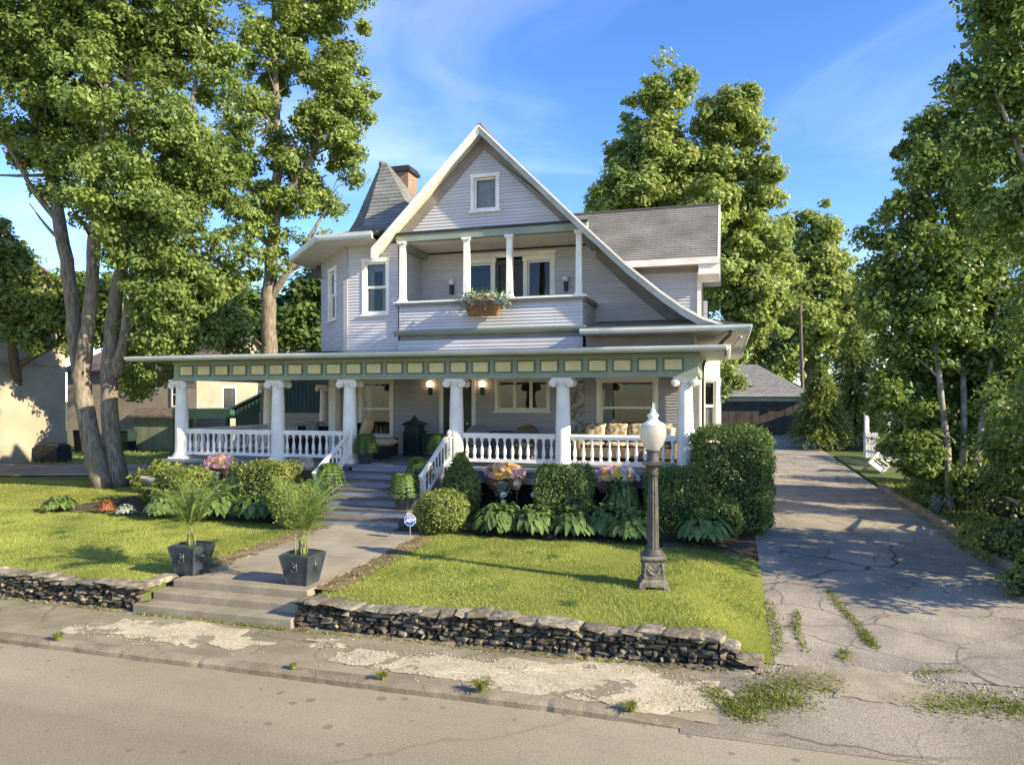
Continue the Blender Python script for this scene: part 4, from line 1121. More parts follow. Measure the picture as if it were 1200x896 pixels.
def stone(mb, c, sx, sy, sz, j=.22, U=X):
    """a rough broken block"""
    vs, fs = random.choice(ROCKS); U = Vector(U).normalized(); W = Vector((-U.y, U.x, 0)); c = Vector(c)
    a = random.uniform(-j, j)*.45; ca, sa = math.cos(a), math.sin(a); fl = random.choice((-1,1)); fz = random.choice((-1,1))
    q = []
    for (p0,p1,p2) in vs:
        x, y, z = p0*fl*sx*1.12, p1*sy*1.1, p2*fz*sz*1.18
        q.append(c + U*(x*ca - z*sa*.5) + W*y + Z*(z + x*sa*.5))
    mb.add(q, fs if fl*fz > 0 else [f[::-1] for f in fs])
def stone_wall(name, label, x0, x1, hf, zb, y=10.02, ret=None):
    t = thing(name, label, 'wall', ((x0+x1)/2, y+.12, zb(x0)))
    m = MB(); cap = MB()
    z = -.02
    while z < .62:
        h = random.uniform(.04,.08); x = x0
        while x < x1:
            w = random.choice((random.uniform(.07,.15), random.uniform(.14,.32))); xm = x+w/2
            if z + h*.6 < hf(xm) - .05:
                jz = .012*math.sin(xm*2.1+z*20)
                stone(m, (xm, y+.12+random.uniform(-.025,.025), zb(xm)+z+h/2+jz), w*.97, .26, h*1.02)
                if random.random() < .25: stone(m, (xm+random.uniform(-.05,.05), y-.005, zb(xm)+z+h/2), w*.5, .1, h*.8)
            x += w
        z += h*.93
    x = x0
    while x < x1 - .05:
        w = random.uniform(.2,.46); xm = min(x+w/2, x1-.05); h = random.uniform(.045,.07)
        if hf(xm) > .12: stone(cap, (xm, y+.14+random.uniform(-.03,.03), zb(xm)+hf(xm)-h*.45), w*1.12, random.uniform(.36,.48), h, j=.2)
        x += w*.9
    if ret:
        (rx, ry0, ry1) = ret; yq = ry0
        while yq < ry1:
            w = random.uniform(.2,.35)
            for zq in (.05,.14,.23,.31): stone(m, (rx, yq+w/2, zb(rx)+zq), w, .22, .1, U=(0,1,0))
            stone(cap, (rx, yq+w/2, zb(rx)+hf(rx)-.03), w*1.05, .34, .09, j=.14, U=(0,1,0)); yq += w*.95
    core = MB(); n = max(4, int((x1-x0)/.4))
    for i in range(n):
        a = x0+.1+(x1-x0-.2)*i/n; b = x0+.1+(x1-x0-.2)*(i+1)/n; h = min(hf(a), hf(b))-.09
        if h > .05: core.box(a, b+.002*(i%2), y+.06, y+.24+.002*(i%2), zb(a)-.08, zb(a)+h)
    for i in range(int((x1-x0)*7)):
        xm = random.uniform(x0, x1)
        stone(m, (xm, y-random.uniform(.02,.12), zb(xm)+.01), random.uniform(.03,.12), random.uniform(.03,.08), random.uniform(.02,.05), j=.3)
    obj('stonework', m, STONE, t); obj('coping', cap, CAPST, t); obj('core', core, DARK, t)
    return t
stone_wall('stone_wall', 'dry stone retaining wall left of the street steps, with an end turning back beside them', -30, -9.62, lambda x: .44+.03*math.sin(x*1.3)+.02*math.sin(x*4.1), lambda x: -.5, ret=(-9.66,10.1,10.95))
def hr(x):
    return (.43+.025*math.sin(x*1.7+1)+.018*math.sin(x*5)) * (1-ss(-.35,.62,x)*.92)
stone_wall('stone_wall', 'long dry stone retaining wall under the right lawn, stepping down to the driveway', -6.55, .6, hr, lambda x: gz(x, 10.0)-.01)
# ================================================================== plants
BARK = mat('pale_grey_bark', (.135,.11,.08), rough=.95, col2=(.29,.25,.195), scale=5, bump=1.0, bscale=22, stretch=(3,3,.5), spec=.1)
BARKD = mat('brown_bark', (.10,.08,.06), rough=.95, col2=(.20,.165,.125), scale=5, bump=1.0, bscale=22, stretch=(3,3,.5), spec=.1)
BARKW = mat('whitish_bark', (.19,.165,.13), rough=.9, col2=(.36,.325,.265), scale=4, bump=.6, bscale=20, stretch=(2,2,1), spec=.1)
TWIG = mat('dark_twigs', (.035,.03,.018), rough=.95, col2=(.06,.06,.025), scale=14, bump=1, bscale=50)
L_MAPLE = leafmat('maple_leaves', (0.110,0.174,0.041), (0.228,0.289,0.080), trans=.34, cc=(0.295,0.331,0.112))
L_SILVER = leafmat('light_maple_leaves', (0.149,0.218,0.048), (0.282,0.348,0.098), trans=.36, cc=(0.357,0.403,0.153))
L_SPIRE = leafmat('spire_maple_leaves', (0.173,0.240,0.058), (0.336,0.390,0.123), trans=.36, cc=(0.383,0.409,0.182))
L_FAR = leafmat('far_tree_leaves', (0.185,0.245,0.058), (0.324,0.376,0.116), trans=.36)
L_BIRCH = leafmat('birch_leaves', (0.084,0.121,0.036), (0.193,0.225,0.070), trans=.34, rough=.42, cc=(0.269,0.274,0.126))
L_BIRCH2 = leafmat('sunny_birch_leaves', (0.097,0.157,0.037), (0.216,0.283,0.076), trans=.4, rough=.42, cc=(0.284,0.326,0.136))
L_DARK = leafmat('dark_leaves', (0.059,0.101,0.024), (0.119,0.179,0.040), trans=.28)
L_BOX = leafmat('boxwood_leaves', (0.125,0.175,0.036), (0.250,0.289,0.071), trans=.25, cc=(0.349,0.351,0.122))
L_YEW = leafmat('hedge_leaves', (0.070,0.124,0.031), (0.158,0.222,0.058), trans=.22, cc=(0.205,0.247,0.091))
L_LIME = leafmat('lime_leaves', (0.175,0.219,0.037), (0.288,0.312,0.075), trans=.35)
L_HOSTA = leafmat('hosta_leaves', (0.077,0.142,0.034), (0.162,0.221,0.067), trans=.25, rough=.38, cc=(0.239,0.285,0.101))
L_FERN = leafmat('fern_leaves', (0.077,0.136,0.033), (0.154,0.232,0.055), trans=.3)
L_PALM = leafmat('palm_leaves', (0.120,0.204,0.045), (0.307,0.389,0.102), trans=.3, rough=.4)
L_GREY = leafmat('silver_foliage', (.20,.26,.19), (.33,.38,.30), trans=.15)
L_SPRUCE = leafmat('conifer_sprays', (0.142,0.193,0.042), (0.321,0.355,0.101), trans=.2)
L_GRASS = leafmat('grass_blades', (0.233,0.301,0.058), (0.387,0.417,0.109), trans=.35, cc=(0.501,0.476,0.218))
L_WEED = leafmat('weed_leaves', (0.130,0.169,0.026), (0.247,0.260,0.058), trans=.3)
PETY = leafmat('yellow_petals', (.80,.46,.05), (.88,.66,.20), trans=.2)
PETP = leafmat('pink_petals', (.70,.32,.36), (.82,.55,.52), trans=.2)
PETL = leafmat('lilac_petals', (.50,.30,.52), (.70,.50,.66), trans=.2)
PETW = leafmat('white_petals', (.75,.75,.66), (.85,.85,.78), trans=.2)
PETC = leafmat('cream_hydrangea_petals', (.72,.56,.28), (.82,.70,.42), trans=.2)
PETR = leafmat('rusty_petals', (.22,.07,.03), (.36,.14,.06), trans=.2)

def tree(name, label, lobes, limbs, leafm, barkm, ncl, per, rc, lsize, group=None, nbr=60, flat=.65, shell=.38, aspect=.6, cat='tree', ragged=.25, droop=0, minb=0):
    base = Vector(limbs[0][0][0]); t = thing(name, label, cat, base, group)
    Cc_, pts, nrm = clump_points(budded(lobes), ncl, per, rc, flat=flat, shell=shell, ragged=ragged)
    d = None
    if droop: d = RNG.normal(size=(len(pts),3)) + np.array([0,0,-droop])
    v = leaves_arrays(pts, nrm, lsize*np.clip(RNG.lognormal(0,.32,len(pts)),.4,2.0), aspect=aspect, d=d)
    m = MB(); nodes = []
    for path, radii in limbs:
        path = [Vector(p) for p in path]; q = []; rr = []
        for i in range(len(path)-1):
            for k in range(4):
                s = k/4; q.append(path[i].lerp(path[i+1], s) + (Vector((random.uniform(-1,1),random.uniform(-1,1),0))*radii[i]*.12 if (i or k) else Vector())); rr.append(radii[i]+(radii[i+1]-radii[i])*s)
        q.append(path[-1]); rr.append(radii[-1])
        m.tube(q, rr, 12, jit=.05); nodes += list(zip(q, rr))
    NP = np.array([tuple(a) for a, b in nodes])
    for c in Cc_[RNG.permutation(len(Cc_))[:nbr]]:
        c = Vector(c); dd = NP - np.array(c); dist = np.linalg.norm(dd, axis=1) + np.maximum(0, dd[:,2]+dist_bias)*1.5
        i = int(np.argmin(dist)); a = Vector(NP[i]); L = (c-a).length
        if L < .3 or a.z-base.z < minb: continue
        r0 = min(nodes[i][1]*.5, .018*L+.012)
        mid = a.lerp(c, .5) + Vector((random.uniform(-.12,.12)*L, random.uniform(-.12,.12)*L, .10*L))
        m.tube([a, a.lerp(mid,.5)+Vector((0,0,.03*L)), mid, mid.lerp(c,.55), c], [r0, r0*.85, r0*.65, r0*.45, r0*.2], 6)
    obj('trunk', m, barkm, t, smooth=True)
    quads_obj('crown', v, leafm, t)
    return t
dist_bias = .6
def lob(px, py, dep, r, ry=1.0, rz=1.0):
    R = r/FPX*dep; return (tuple(at(px, py, dep)), R, R*ry, R*rz)
def limb(pts, radii): return ([at(*p) for p in pts], radii)

# --- big multi-stemmed maple at the left
D = 25.6
L1 = [lob(55,50,D,85),lob(150,40,D+1,80),lob(225,55,D,72),lob(185,150,D-.8,85),lob(240,215,D,62),lob(115,165,D+1.5,62),lob(215,285,D-.5,66),lob(255,320,D,42),
      lob(60,130,D+1,55),lob(25,110,D-.5,45),lob(10,60,D,45),lob(20,170,D+.5,28),lob(75,180,D,34),lob(200,350,D-.6,50),lob(170,300,D-1,50),lob(262,120,D,36),lob(165,235,D-1.2,60),
      lob(90,-70,D,110),lob(210,-80,D,105),lob(200,395,D-.7,30),lob(100,60,D-1.5,60),lob(20,20,D,60),lob(255,370,D-.4,34),lob(225,345,D-.8,36),lob(275,285,D-.3,32),lob(130,260,D+.8,36),lob(75,215,D+1.2,26),lob(280,395,D,22),lob(130,222,D-1.6,42),lob(178,335,D-1,34),lob(240,388,D-.6,30),lob(150,270,D-1.4,30),lob(215,180,D-1.2,46),lob(170,400,D+1.8,26),lob(208,425,D+2.2,25),lob(152,448,D+2.2,17),lob(268,398,D+1,25),lob(195,372,D+.8,34)]
limbs1 = [limb([(140,572,D),(130,510,D),(127,440,D),(131,385,D),(139,330,D),(150,275,D),(158,180,D),(150,60,D),(140,-60,D)],[.33,.29,.27,.25,.22,.2,.17,.12,.06]),
          limb([(122,572,D-.3),(112,535,D-.3),(100,480,D-.2),(95,440,D-.2),(103,385,D-.2),(109,335,D-.2),(110,285,D-.2),(118,200,D),(128,80,D),(110,-60,D)],[.34,.31,.30,.28,.24,.215,.21,.17,.13,.06]),
          limb([(112,560,D+.5),(98,470,D+.6),(88,400,D+.6),(83,340,D+.6),(72,270,D+.6),(58,200,D+.7),(50,110,D+.7),(40,0,D+.5)],[.24,.24,.25,.24,.22,.19,.14,.08]),
          limb([(136,440,D),(142,415,D-.2),(147,392,D-.3),(150,360,D-.3),(165,300,D-.5)],[.24,.2,.17,.12,.06]),
          limb([(70,262,D+.6),(40,225,D+.3),(15,180,D),(-10,150,D)],[.12,.09,.06,.03]),
          limb([(60,205,D+.6),(20,206,D+.2),(-10,205,D)],[.07,.05,.03]),
          limb([(150,275,D),(180,240,D-.6),(205,190,D-.8),(225,120,D-.6),(235,60,D-.4)],[.2,.16,.12,.08,.04]),
          limb([(77,290,D+.6),(52,262,D+.4),(34,238,D+.2)],[.07,.045,.015])]
T1 = tree('maple_tree', 'huge multi stemmed maple with pale grey trunks on the left lawn', L1, limbs1, L_MAPLE, BARK, 1500, 170, .56, .14, nbr=150, flat=.7, shell=.3, droop=.5)
# --- second tall tree between it and the turret
D = 34.0
L2 = [lob(345,45,D,52,1,.9),lob(405,90,D,42),lob(425,120,D,26),lob(372,160,D,48),lob(405,190,D,28),lob(330,215,D,46),lob(372,245,D,34),lob(300,150,D,42),lob(345,-40,D,70),lob(415,30,D,34),lob(400,-20,D,45),
      lob(305,70,D,36),lob(300,270,D,38),lob(345,295,D,30),lob(285,215,D+1,40),lob(385,300,D,24),lob(390,120,D-1,40)]
limbs2 = [limb([(316,500,D),(316,410,D),(315,360,D),(317,310,D),(322,250,D),(327,180,D),(323,110,D),(320,20,D),(322,-60,D)],[.42,.36,.33,.30,.25,.2,.14,.08,.04]),
          limb([(316,352,D),(333,325,D-.2),(350,300,D-.2),(362,280,D-.3),(385,240,D)],[.2,.16,.13,.1,.05]),
          limb([(322,250,D),(345,215,D-.4),(365,185,D-.6),(385,130,D-.5),(405,90,D)],[.18,.15,.11,.08,.04]),
          limb([(320,300,D),(300,260,D+.3),(290,200,D+.5)],[.13,.1,.05])]
tree('tall_tree', 'tall airy tree with a leaning pale trunk beside the turret', L2, limbs2, L_SILVER, BARK, 620, 150, .56, .165, nbr=120, flat=.65, shell=.36)
# --- dark foliage low behind the porch roof at the left and the tree at the frame edge
D = 50.0
L6 = [lob(250,385,D,34,1,.8),lob(290,365,D,36),lob(345,372,D,40),lob(370,345,D,28),lob(235,400,D,26),lob(395,400,D,28),lob(300,410,D,36)]
tree('broad_tree', 'dark broad tree low behind the porch roof near the turret', L6, [limb([(320,485,D),(318,440,D),(312,390,D)],[.35,.3,.2]), limb([(319,450,D),(350,400,D),(360,370,D)],[.2,.14,.08])], L_DARK, BARKD, 230, 110, 1.0, .36, nbr=30)
D = 33.0
L7 = [lob(15,335,D,36),lob(60,362,D,30),lob(95,345,D+1,28),lob(5,285,D,30),lob(118,392,D+1,18),lob(150,378,D+1,26),lob(170,412,D+1,24),lob(215,420,D+2,18),lob(30,372,D,34),lob(85,385,D+.5,26),lob(165,445,D+1,20),lob(120,345,D,30),lob(190,385,D+1,26)]
tree('shade_tree', 'leafy shade tree over the beige building at the left edge', L7, [limb([(20,540,D+5),(22,470,D+3),(15,400,D+1),(10,320,D)],[.3,.26,.2,.08]), limb([(18,430,D+2),(70,400,D+.6),(140,390,D+1),(165,430,D+1)],[.16,.12,.08,.04])], L_MAPLE, BARKD, 380, 130, .62, .20, nbr=60)
# --- behind the house on the right
D = 46.0
L3 = [lob(783,105,D,30,1,1.2),lob(765,140,D,34),lob(745,185,D,34),lob(785,170,D,40),lob(725,232,D,30),lob(770,220,D,50),lob(862,128,D,34,1,.8),lob(845,150,D,30),lob(880,150,D,22),lob(850,195,D,42),lob(880,220,D,36),
      lob(830,240,D,52),lob(885,275,D,42),lob(850,310,D,55),lob(895,335,D,32),lob(858,360,D,46),lob(836,425,D,28),lob(884,372,D,30),lob(815,300,D,48),lob(838,462,D,13)]
limbs3 = [limb([(830,500,D),(828,440,D),(822,360,D),(808,270,D),(790,180,D),(784,90,D)],[.55,.5,.42,.32,.2,.05]), limb([(822,360,D),(842,280,D),(853,200,D),(862,120,D)],[.3,.25,.16,.05]), limb([(815,310,D),(770,250,D),(740,210,D)],[.2,.14,.06]), limb([(826,420,D),(870,350,D),(890,300,D)],[.2,.14,.06])]
tree('silver_maple', 'tall spired maple rising behind the right gable of the house', L3, limbs3, L_SPIRE, BARKD, 1500, 100, .72, .26, nbr=90, droop=-.7, flat=.6, shell=.32)
D = 72.0
L4 = [lob(953,285,D,36),lob(930,320,D,36),lob(975,320,D,34),lob(955,350,D,44),lob(985,370,D,34),lob(925,380,D,40),lob(1000,400,D,36),lob(955,410,D,42),lob(915,425,D,26),lob(960,262,D,20),lob(1015,350,D,22),lob(885,402,D,34),lob(862,412,D,26),lob(900,435,D,24)]
tree('broad_tree', 'pale green tree far behind the garage, beside the bare pole', L4, [limb([(950,520,D),(948,440,D),(950,360,D),(955,280,D)],[.6,.5,.35,.1]), limb([(948,420,D),(980,370,D),(1005,330,D)],[.25,.18,.06])], L_FAR, BARKD, 700, 110, 1.05, .40, nbr=50, droop=-.5)
# --- right side of the drive
D = 22.2
L5 = [lob(1120,300,D,62),lob(1060,250,D,34,1,1.2),lob(1045,300,D,36),lob(1090,215,D,40),lob(1085,170,D,30),lob(1130,220,D,50),lob(1100,380,D,66),lob(1050,360,D,36),lob(1160,360,D,60),lob(1180,290,D,60),lob(1075,440,D,46),
      lob(1130,450,D,56),lob(1180,450,D,60),lob(1090,500,D,44),lob(1150,520,D,48),lob(1205,540,D,60),lob(1030,330,D,24),lob(1120,560,D-.5,40),lob(1090,545,D-.3,34),lob(1170,570,D-1,44),lob(1060,480,D,36),lob(1040,470,D,26),lob(1075,530,D-1,36),lob(1125,590,D-1.6,30),lob(1100,580,D-1.2,26),lob(1150,585,D-2,34),lob(1200,480,D-1,56),lob(1120,140,D,40),lob(1160,160,D,50),lob(1210,380,D,70),lob(1045,410,D,22)]
limbs5 = [limb([(1117,612,D-2.2),(1112,570,D-1.8),(1110,520,D-1.2),(1098,420,D-.6),(1085,320,D),(1080,220,D)],[.11,.1,.09,.08,.06,.03]),
          limb([(1124,605,D-2),(1128,560,D-1.6),(1130,500,D-1),(1128,400,D),(1120,280,D),(1118,160,D)],[.11,.1,.09,.08,.06,.03]),
          limb([(1138,612,D-2.2),(1144,570,D-2),(1150,500,D-1.4),(1165,400,D-.5),(1175,280,D)],[.1,.09,.08,.07,.04])]
tree('birch_tree', 'leafy birch clump with pale slim stems beside the driveway', L5, limbs5, L_BIRCH2, BARKW, 1350, 110, .46, .14, minb=2.6, nbr=60, flat=.7, shell=.36)
D = 13.2
L5b = [lob(1195,40,D,60),lob(1150,70,D,36),lob(1165,120,D,46),lob(1130,100,D,22),lob(1200,140,D,60),lob(1180,210,D,50),lob(1235,250,D,80),lob(1180,5,D,42),lob(1250,60,D,90),lob(1225,-60,D,90),lob(1335,540,11.8,105),lob(1330,430,11.8,80),lob(1290,560,14,90),lob(1262,455,14,70),lob(1300,520,12.6,90),lob(1290,620,13.2,60),lob(1215,480,18,54),lob(1195,560,18.5,40),lob(1225,610,17.5,44),lob(1145,165,D,30),lob(1250,380,D,70)]
limbs5b = [limb([(1262,690,D+.6),(1262,560,D+.6),(1256,420,D+.4),(1248,300,D+.2),(1235,160,D),(1220,20,D),(1210,-80,D)],[.16,.15,.13,.11,.09,.06,.03]), limb([(1250,330,D),(1215,230,D-.2),(1180,140,D-.3),(1155,80,D-.3)],[.07,.05,.035,.015])]
tree('birch_tree', 'nearest birch at the right edge, its crown reaching over the driveway', L5b, limbs5b, L_BIRCH2, BARKW, 900, 100, .38, .10, nbr=80, flat=.7, shell=.36)
# low conifers at the end of the drive
def conifer(label, base, h, r, n, seed=0):
    n = int(n*1.9)
    t = thing('conifer', label, 'conifer', base)
    m = MB(); m.tube([Vector(base)-Z*.2, Vector(base)+Z*h*.55, Vector(base)+Z*h], [r*.03+.03, r*.02+.02, .01], 8); obj('trunk', m, BARKD, t)
    P = []; Nn_ = []; Dd = []
    for k in range(n):
        f = RNG.uniform(0,1)**.8; a = RNG.uniform(0,2*PI); L = r*(1-f)**.75*RNG.uniform(.75,1.15)+.1
        z0 = h*(.04+.95*f); mlen = max(4,int(L*26))
        s = RNG.uniform(.15,1,mlen); ca, sa = math.cos(a), math.sin(a)
        p = np.stack([ca*L*s, sa*L*s, z0 + L*(.25*s-.5*s*s)], 1) + RNG.normal(size=(mlen,3))*.07*(.4+L*.3)
        P.append(p+np.array(base)); Nn_.append(np.tile([0,0,1.],(mlen,1))+RNG.normal(size=(mlen,3))*.5); Dd.append(np.tile([ca,sa,-.35],(mlen,1))+RNG.normal(size=(mlen,3))*.6)
    P = np.concatenate(P); v = leaves_arrays(P, np.concatenate(Nn_), RNG.uniform(.12,.30,len(P)), aspect=.30, d=np.concatenate(Dd))
    quads_obj('foliage', v, L_SPRUCE, t); return t
conifer('feathery conifer spilling over the end of the driveway beside the garage', tuple(at(962,520,41)), 4.6, 2.0, 420)
conifer('taller feathery conifer behind the white picket fence', tuple(at(1002,515,43)), 7.2, 2.6, 460)
conifer('grey green conifer crowding the right side of the garage door', tuple(at(953,513,46)), 3.8, 1.1, 260)

# ------------------------------------------------------------------ clipped hedges and bushes
def bush(name, label, c, size, shape, n, ls, leafm, group=None, rot=0, cat='shrub', top=.9, ragged=.06):
    """shape box or ball; leaves fill the outer skin, twigs inside"""
    cx, cy = c; z0 = gz(cx, cy); t = thing(name, label, cat, (cx,cy,z0), group)
    sx, sy, sz = size
    if shape == 'box':
        f = RNG.integers(0, 5, n); p = RNG.uniform(-1,1,(n,3)); nr = np.zeros((n,3))
        # area-weighted faces
        w = np.array([sy*sz, sy*sz, sx*sz, sx*sz, sx*sy*1.3]); f = RNG.choice(5, n, p=w/w.sum())
        for k, (ax, s) in enumerate(((0,1),(0,-1),(1,1),(1,-1),(2,1))):
            q = f == k; p[q, ax] = s*(1-RNG.uniform(0,1,q.sum())**2*.22); nr[q, ax] = s
        # round the corners off a little
        rr = np.max(np.abs(p), axis=1); e = np.sort(np.abs(p), axis=1); k = np.clip((e[:,1]-.78)/.22, 0, 1); p *= (1-.10*k[:,None]); k3=np.clip((e[:,0]-.7)/.3,0,1); p *= (1-.07*k3[:,None])
        p = p*np.array([sx/2, sy/2, sz/2]) + np.array([0,0,sz/2])
    else:
        u = unit(RNG.normal(size=(n,3))); r = 1-RNG.uniform(0,1,n)**2*.3
        p = u*r[:,None]; nr = u
        if shape == 'cone':
            zf = (p[:,2]+1)/2; p[:,:2] *= (1.25-1.0*np.clip(zf,0,1))[:,None]**.8
        p = p*np.array([sx/2, sy/2, sz/2]) + np.array([0,0,sz/2])
    wob = np.sin(p[:,0]*5+p[:,2]*4)*np.sin(p[:,1]*6+p[:,2]*3+cx)*ragged
    p = p + nr*wob[:,None] + RNG.normal(size=(n,3))*ls*.35
    far = RNG.uniform(0,1,n) < .05; p[far] += nr[far]*RNG.uniform(.02,.10,far.sum())[:,None]
    c_, s_ = math.cos(rot), math.sin(rot); R = np.array([[c_,s_,0],[-s_,c_,0],[0,0,1]])
    p = p@R + np.array([cx,cy,z0+.02]); nr = nr@R
    v = leaves_arrays(p, nr*.75+RNG.normal(size=(n,3))*.55+np.array([0,0,.25]), ls*RNG.uniform(.6,1.35,n), aspect=.62)
    m = MB()
    if shape == 'box': m.taper(cx,cy,z0-.05,z0+sz*.84,sx*.38,sy*.38,sx*.37,sy*.37,rot=rot)
    elif shape == 'cone': m.lathe([(sx*.35,0),(sx*.38,sz*.3),(sx*.22,sz*.65),(.04,sz*.9)], cx, cy, z0, 12)
    else: m.ball((cx,cy,z0+sz*.48), sx*.38, sy*.38, sz*.40, 14, 10)
    for k in range(5):
        a = random.uniform(0,2*PI); m.tube([(cx+math.cos(a)*.05,cy+math.sin(a)*.05,z0-.05),(cx+math.cos(a)*sx*.2,cy+math.sin(a)*sy*.2,z0+sz*.4)],[.02,.01],5)
    obj('twigs', m, TWIG, t); quads_obj('foliage', v, leafm, t); return t
bush('clipped_shrub', 'sunlit square clipped shrub at the left end of the porch, beside the birdbath', (-14.35,16.55), (1.25,1.1,1.15), 'box', 9000, .06, L_BOX)
bush('clipped_shrub', 'square clipped shrub between the two left flower boxes', (-12.0,17.2), (1.3,1.2,1.35), 'box', 9500, .06, L_BOX)
bush('round_shrub', 'rounded yellow green bush at the left foot of the porch steps', (-10.0,15.3), (1.25,1.2,1.02), 'ball', 6000, .065, L_LIME if False else L_BOX)
bush('round_shrub', 'rounded clipped bush beside the blue yard sign', (-6.3,15.55), (1.3,1.2,1.0), 'ball', 7000, .058, L_BOX)
bush('conical_shrub', 'upright conical shrub right of the stair rail', (-6.65,17.8), (1.2,1.1,1.7), 'cone', 6500, .075, L_BOX)
bush('small_shrub', 'small upright shrub poking up beside the left stair rail', (-11.0,18.0), (.7,.6,1.15), 'cone', 2600, .07, L_BOX)
bush('clipped_hedge', 'dark clipped hedge block between the two right flower boxes', (-3.72,16.95), (1.28,1.1,1.5), 'box', 12000, .05, L_YEW)
bush('clipped_hedge', 'dark clipped hedge block behind the street lamp', (-1.15,17.3), (1.35,1.1,1.5), 'box', 12000, .05, L_YEW)
bush('tall_hedge', 'tall shaggy hedge at the corner where lawn, porch and driveway meet', (.12,18.75), (1.8,2.3,2.42), 'box', 27000, .062, L_YEW, ragged=.12)
bush('low_shrub', 'loose yellow green shrub at the foot of the tall hedge', (-.15,17.1), (1.1,.9,.95), 'ball', 3500, .08, L_BOX, ragged=.15)
bush('low_shrub', 'low dark shrub between the left porch flower boxes and the steps', (-10.9,17.3), (.9,.8,.8), 'ball', 2600, .07, L_YEW, ragged=.15)
# loose leafy shrub behind the birdbath
bush('leafy_shrub', 'loose broad leaved light green shrub behind the birdbath', (-15.9,17.6), (1.9,1.3,1.15), 'ball', 1500, .16, L_LIME, ragged=.2)

def hosta(label, x, y, r, n, leafm=L_HOSTA, h=.55, name='hosta', lw=.17, cat='hosta'):
    z0 = gz(x,y)+.03; t = thing(name, label, cat, (x,y,z0))
    V = []
    for k in range(int(n*3.6)):
        a = RNG.uniform(0,2*PI); f = RNG.uniform(0,1)**.5; L = r*.84*(.25+.75*f)*RNG.uniform(.85,1.1); H0 = h*(1.1-.45*f)*RNG.uniform(.8,1.15)
        rad = np.array([math.cos(a), math.sin(a), 0]); sid = np.array([-math.sin(a), math.cos(a), 0]); w = lw*RNG.uniform(.75,1.2)
        ts = np.array([.66,.77,.90,1.0]); ws = np.array([.30,1.0,.80,.03])*w*.42
        c = np.stack([rad*L*q + np.array([0,0,H0*(math.sin(q*PI*(.5+.38*f))+.10) - .04*f]) for q in ts]) + np.array([x,y,z0])
        cup = .25
        for i in range(3):
            for sg in (-1,1):
                A, B = c[i], c[i+1]; A2 = A + sid*sg*ws[i] + np.array([0,0,ws[i]*cup]); B2 = B + sid*sg*ws[i+1] + np.array([0,0,ws[i+1]*cup])
                V += ([A,B,B2,A2] if sg > 0 else [A,A2,B2,B])
    o = quads_obj('leaves', np.array(V), leafm, t)
    # weld each blade so a leaf is one island
    import bmesh
    bm = bmesh.new(); bm.from_mesh(o.data); bmesh.ops.remove_doubles(bm, verts=bm.verts, dist=.0006); bm.to_mesh(o.data); bm.free()
    o.data.shade_smooth()
    m = MB(); m.tube([(x,y,z0-.05),(x,y,z0+h*.35)],[.06,.02],6); obj('stems', m, TWIG, t)
    return t
hs = [('broad hosta at the lawn edge below the flower box right of the steps',-5.0,15.95,.95,120),
      ('hosta clump in front of the hedge block, left of the purple leaves',-4.15,15.85,.8,95),
      ('big dark hosta clump under the flower box nearest the street lamp',-2.6,16.35,1.05,150),
      ('hosta clump hugging the bed edge just left of the street lamp post',-1.95,15.85,.8,95),
      ('small hosta at the lawn edge below the hedge block, beside purple leaves',-3.25,15.8,.7,80),
      ('low hosta in front of the hedge behind the street lamp',-.5,16.1,.85,100),
      ('broad hosta at the left bed edge, in front of the square sunlit shrub',-13.95,15.55,.75,90),
      ('large hosta in the middle of the left bed, behind the left palm',-12.6,15.75,.95,120),
      ('hosta at the right of the left bed, next to the rounded bush',-11.4,15.8,.85,100),
      ('hosta filling the corner between the left palm and the square shrub',-13.2,16.1,.7,80)]
for (lb,x,y,r,n) in hs: hosta(lb, x, y, r, n)
hosta('tall leafy perennial below the leftmost flower box', -13.0,17.1,.6,70, h=1.1, lw=.11, name='perennial_plant', cat='plant', leafm=L_BOX)
hosta('tall dark perennial below the flower box nearest the street lamp', -2.4,17.3,.65,80, h=1.0, lw=.12, name='perennial_plant', cat='plant', leafm=L_HOSTA)
hosta('pale edged plant at the left corner of the bed, by the birdbath', -15.3,15.55,.35,30, h=.25, lw=.09, name='variegated_plant', cat='plant', leafm=L_GREY)
hosta('low rusty red plant on the lawn between the maple and the birdbath', -16.1,15.7,.3,50, h=.3, lw=.06, name='red_plant', cat='plant', leafm=PETR)
hosta('low green plant under the big maple, on the lawn', -17.6,15.6,.6,50, h=.35, lw=.12, name='shade_plant', cat='plant')
hosta('small purple leaved plant at the right bed edge, below the hedge block', -3.75,15.62,.22,36, h=.16, lw=.07, name='purple_plant', cat='plant', leafm=leafmat('purple_leaves',(.05,.035,.045),(.10,.07,.08),trans=.1))
bush('conical_shrub', 'narrow dark green cone among the hostas left of the path', (-11.3,16.7), (.45,.45,.75), 'cone', 1400, .06, L_YEW)
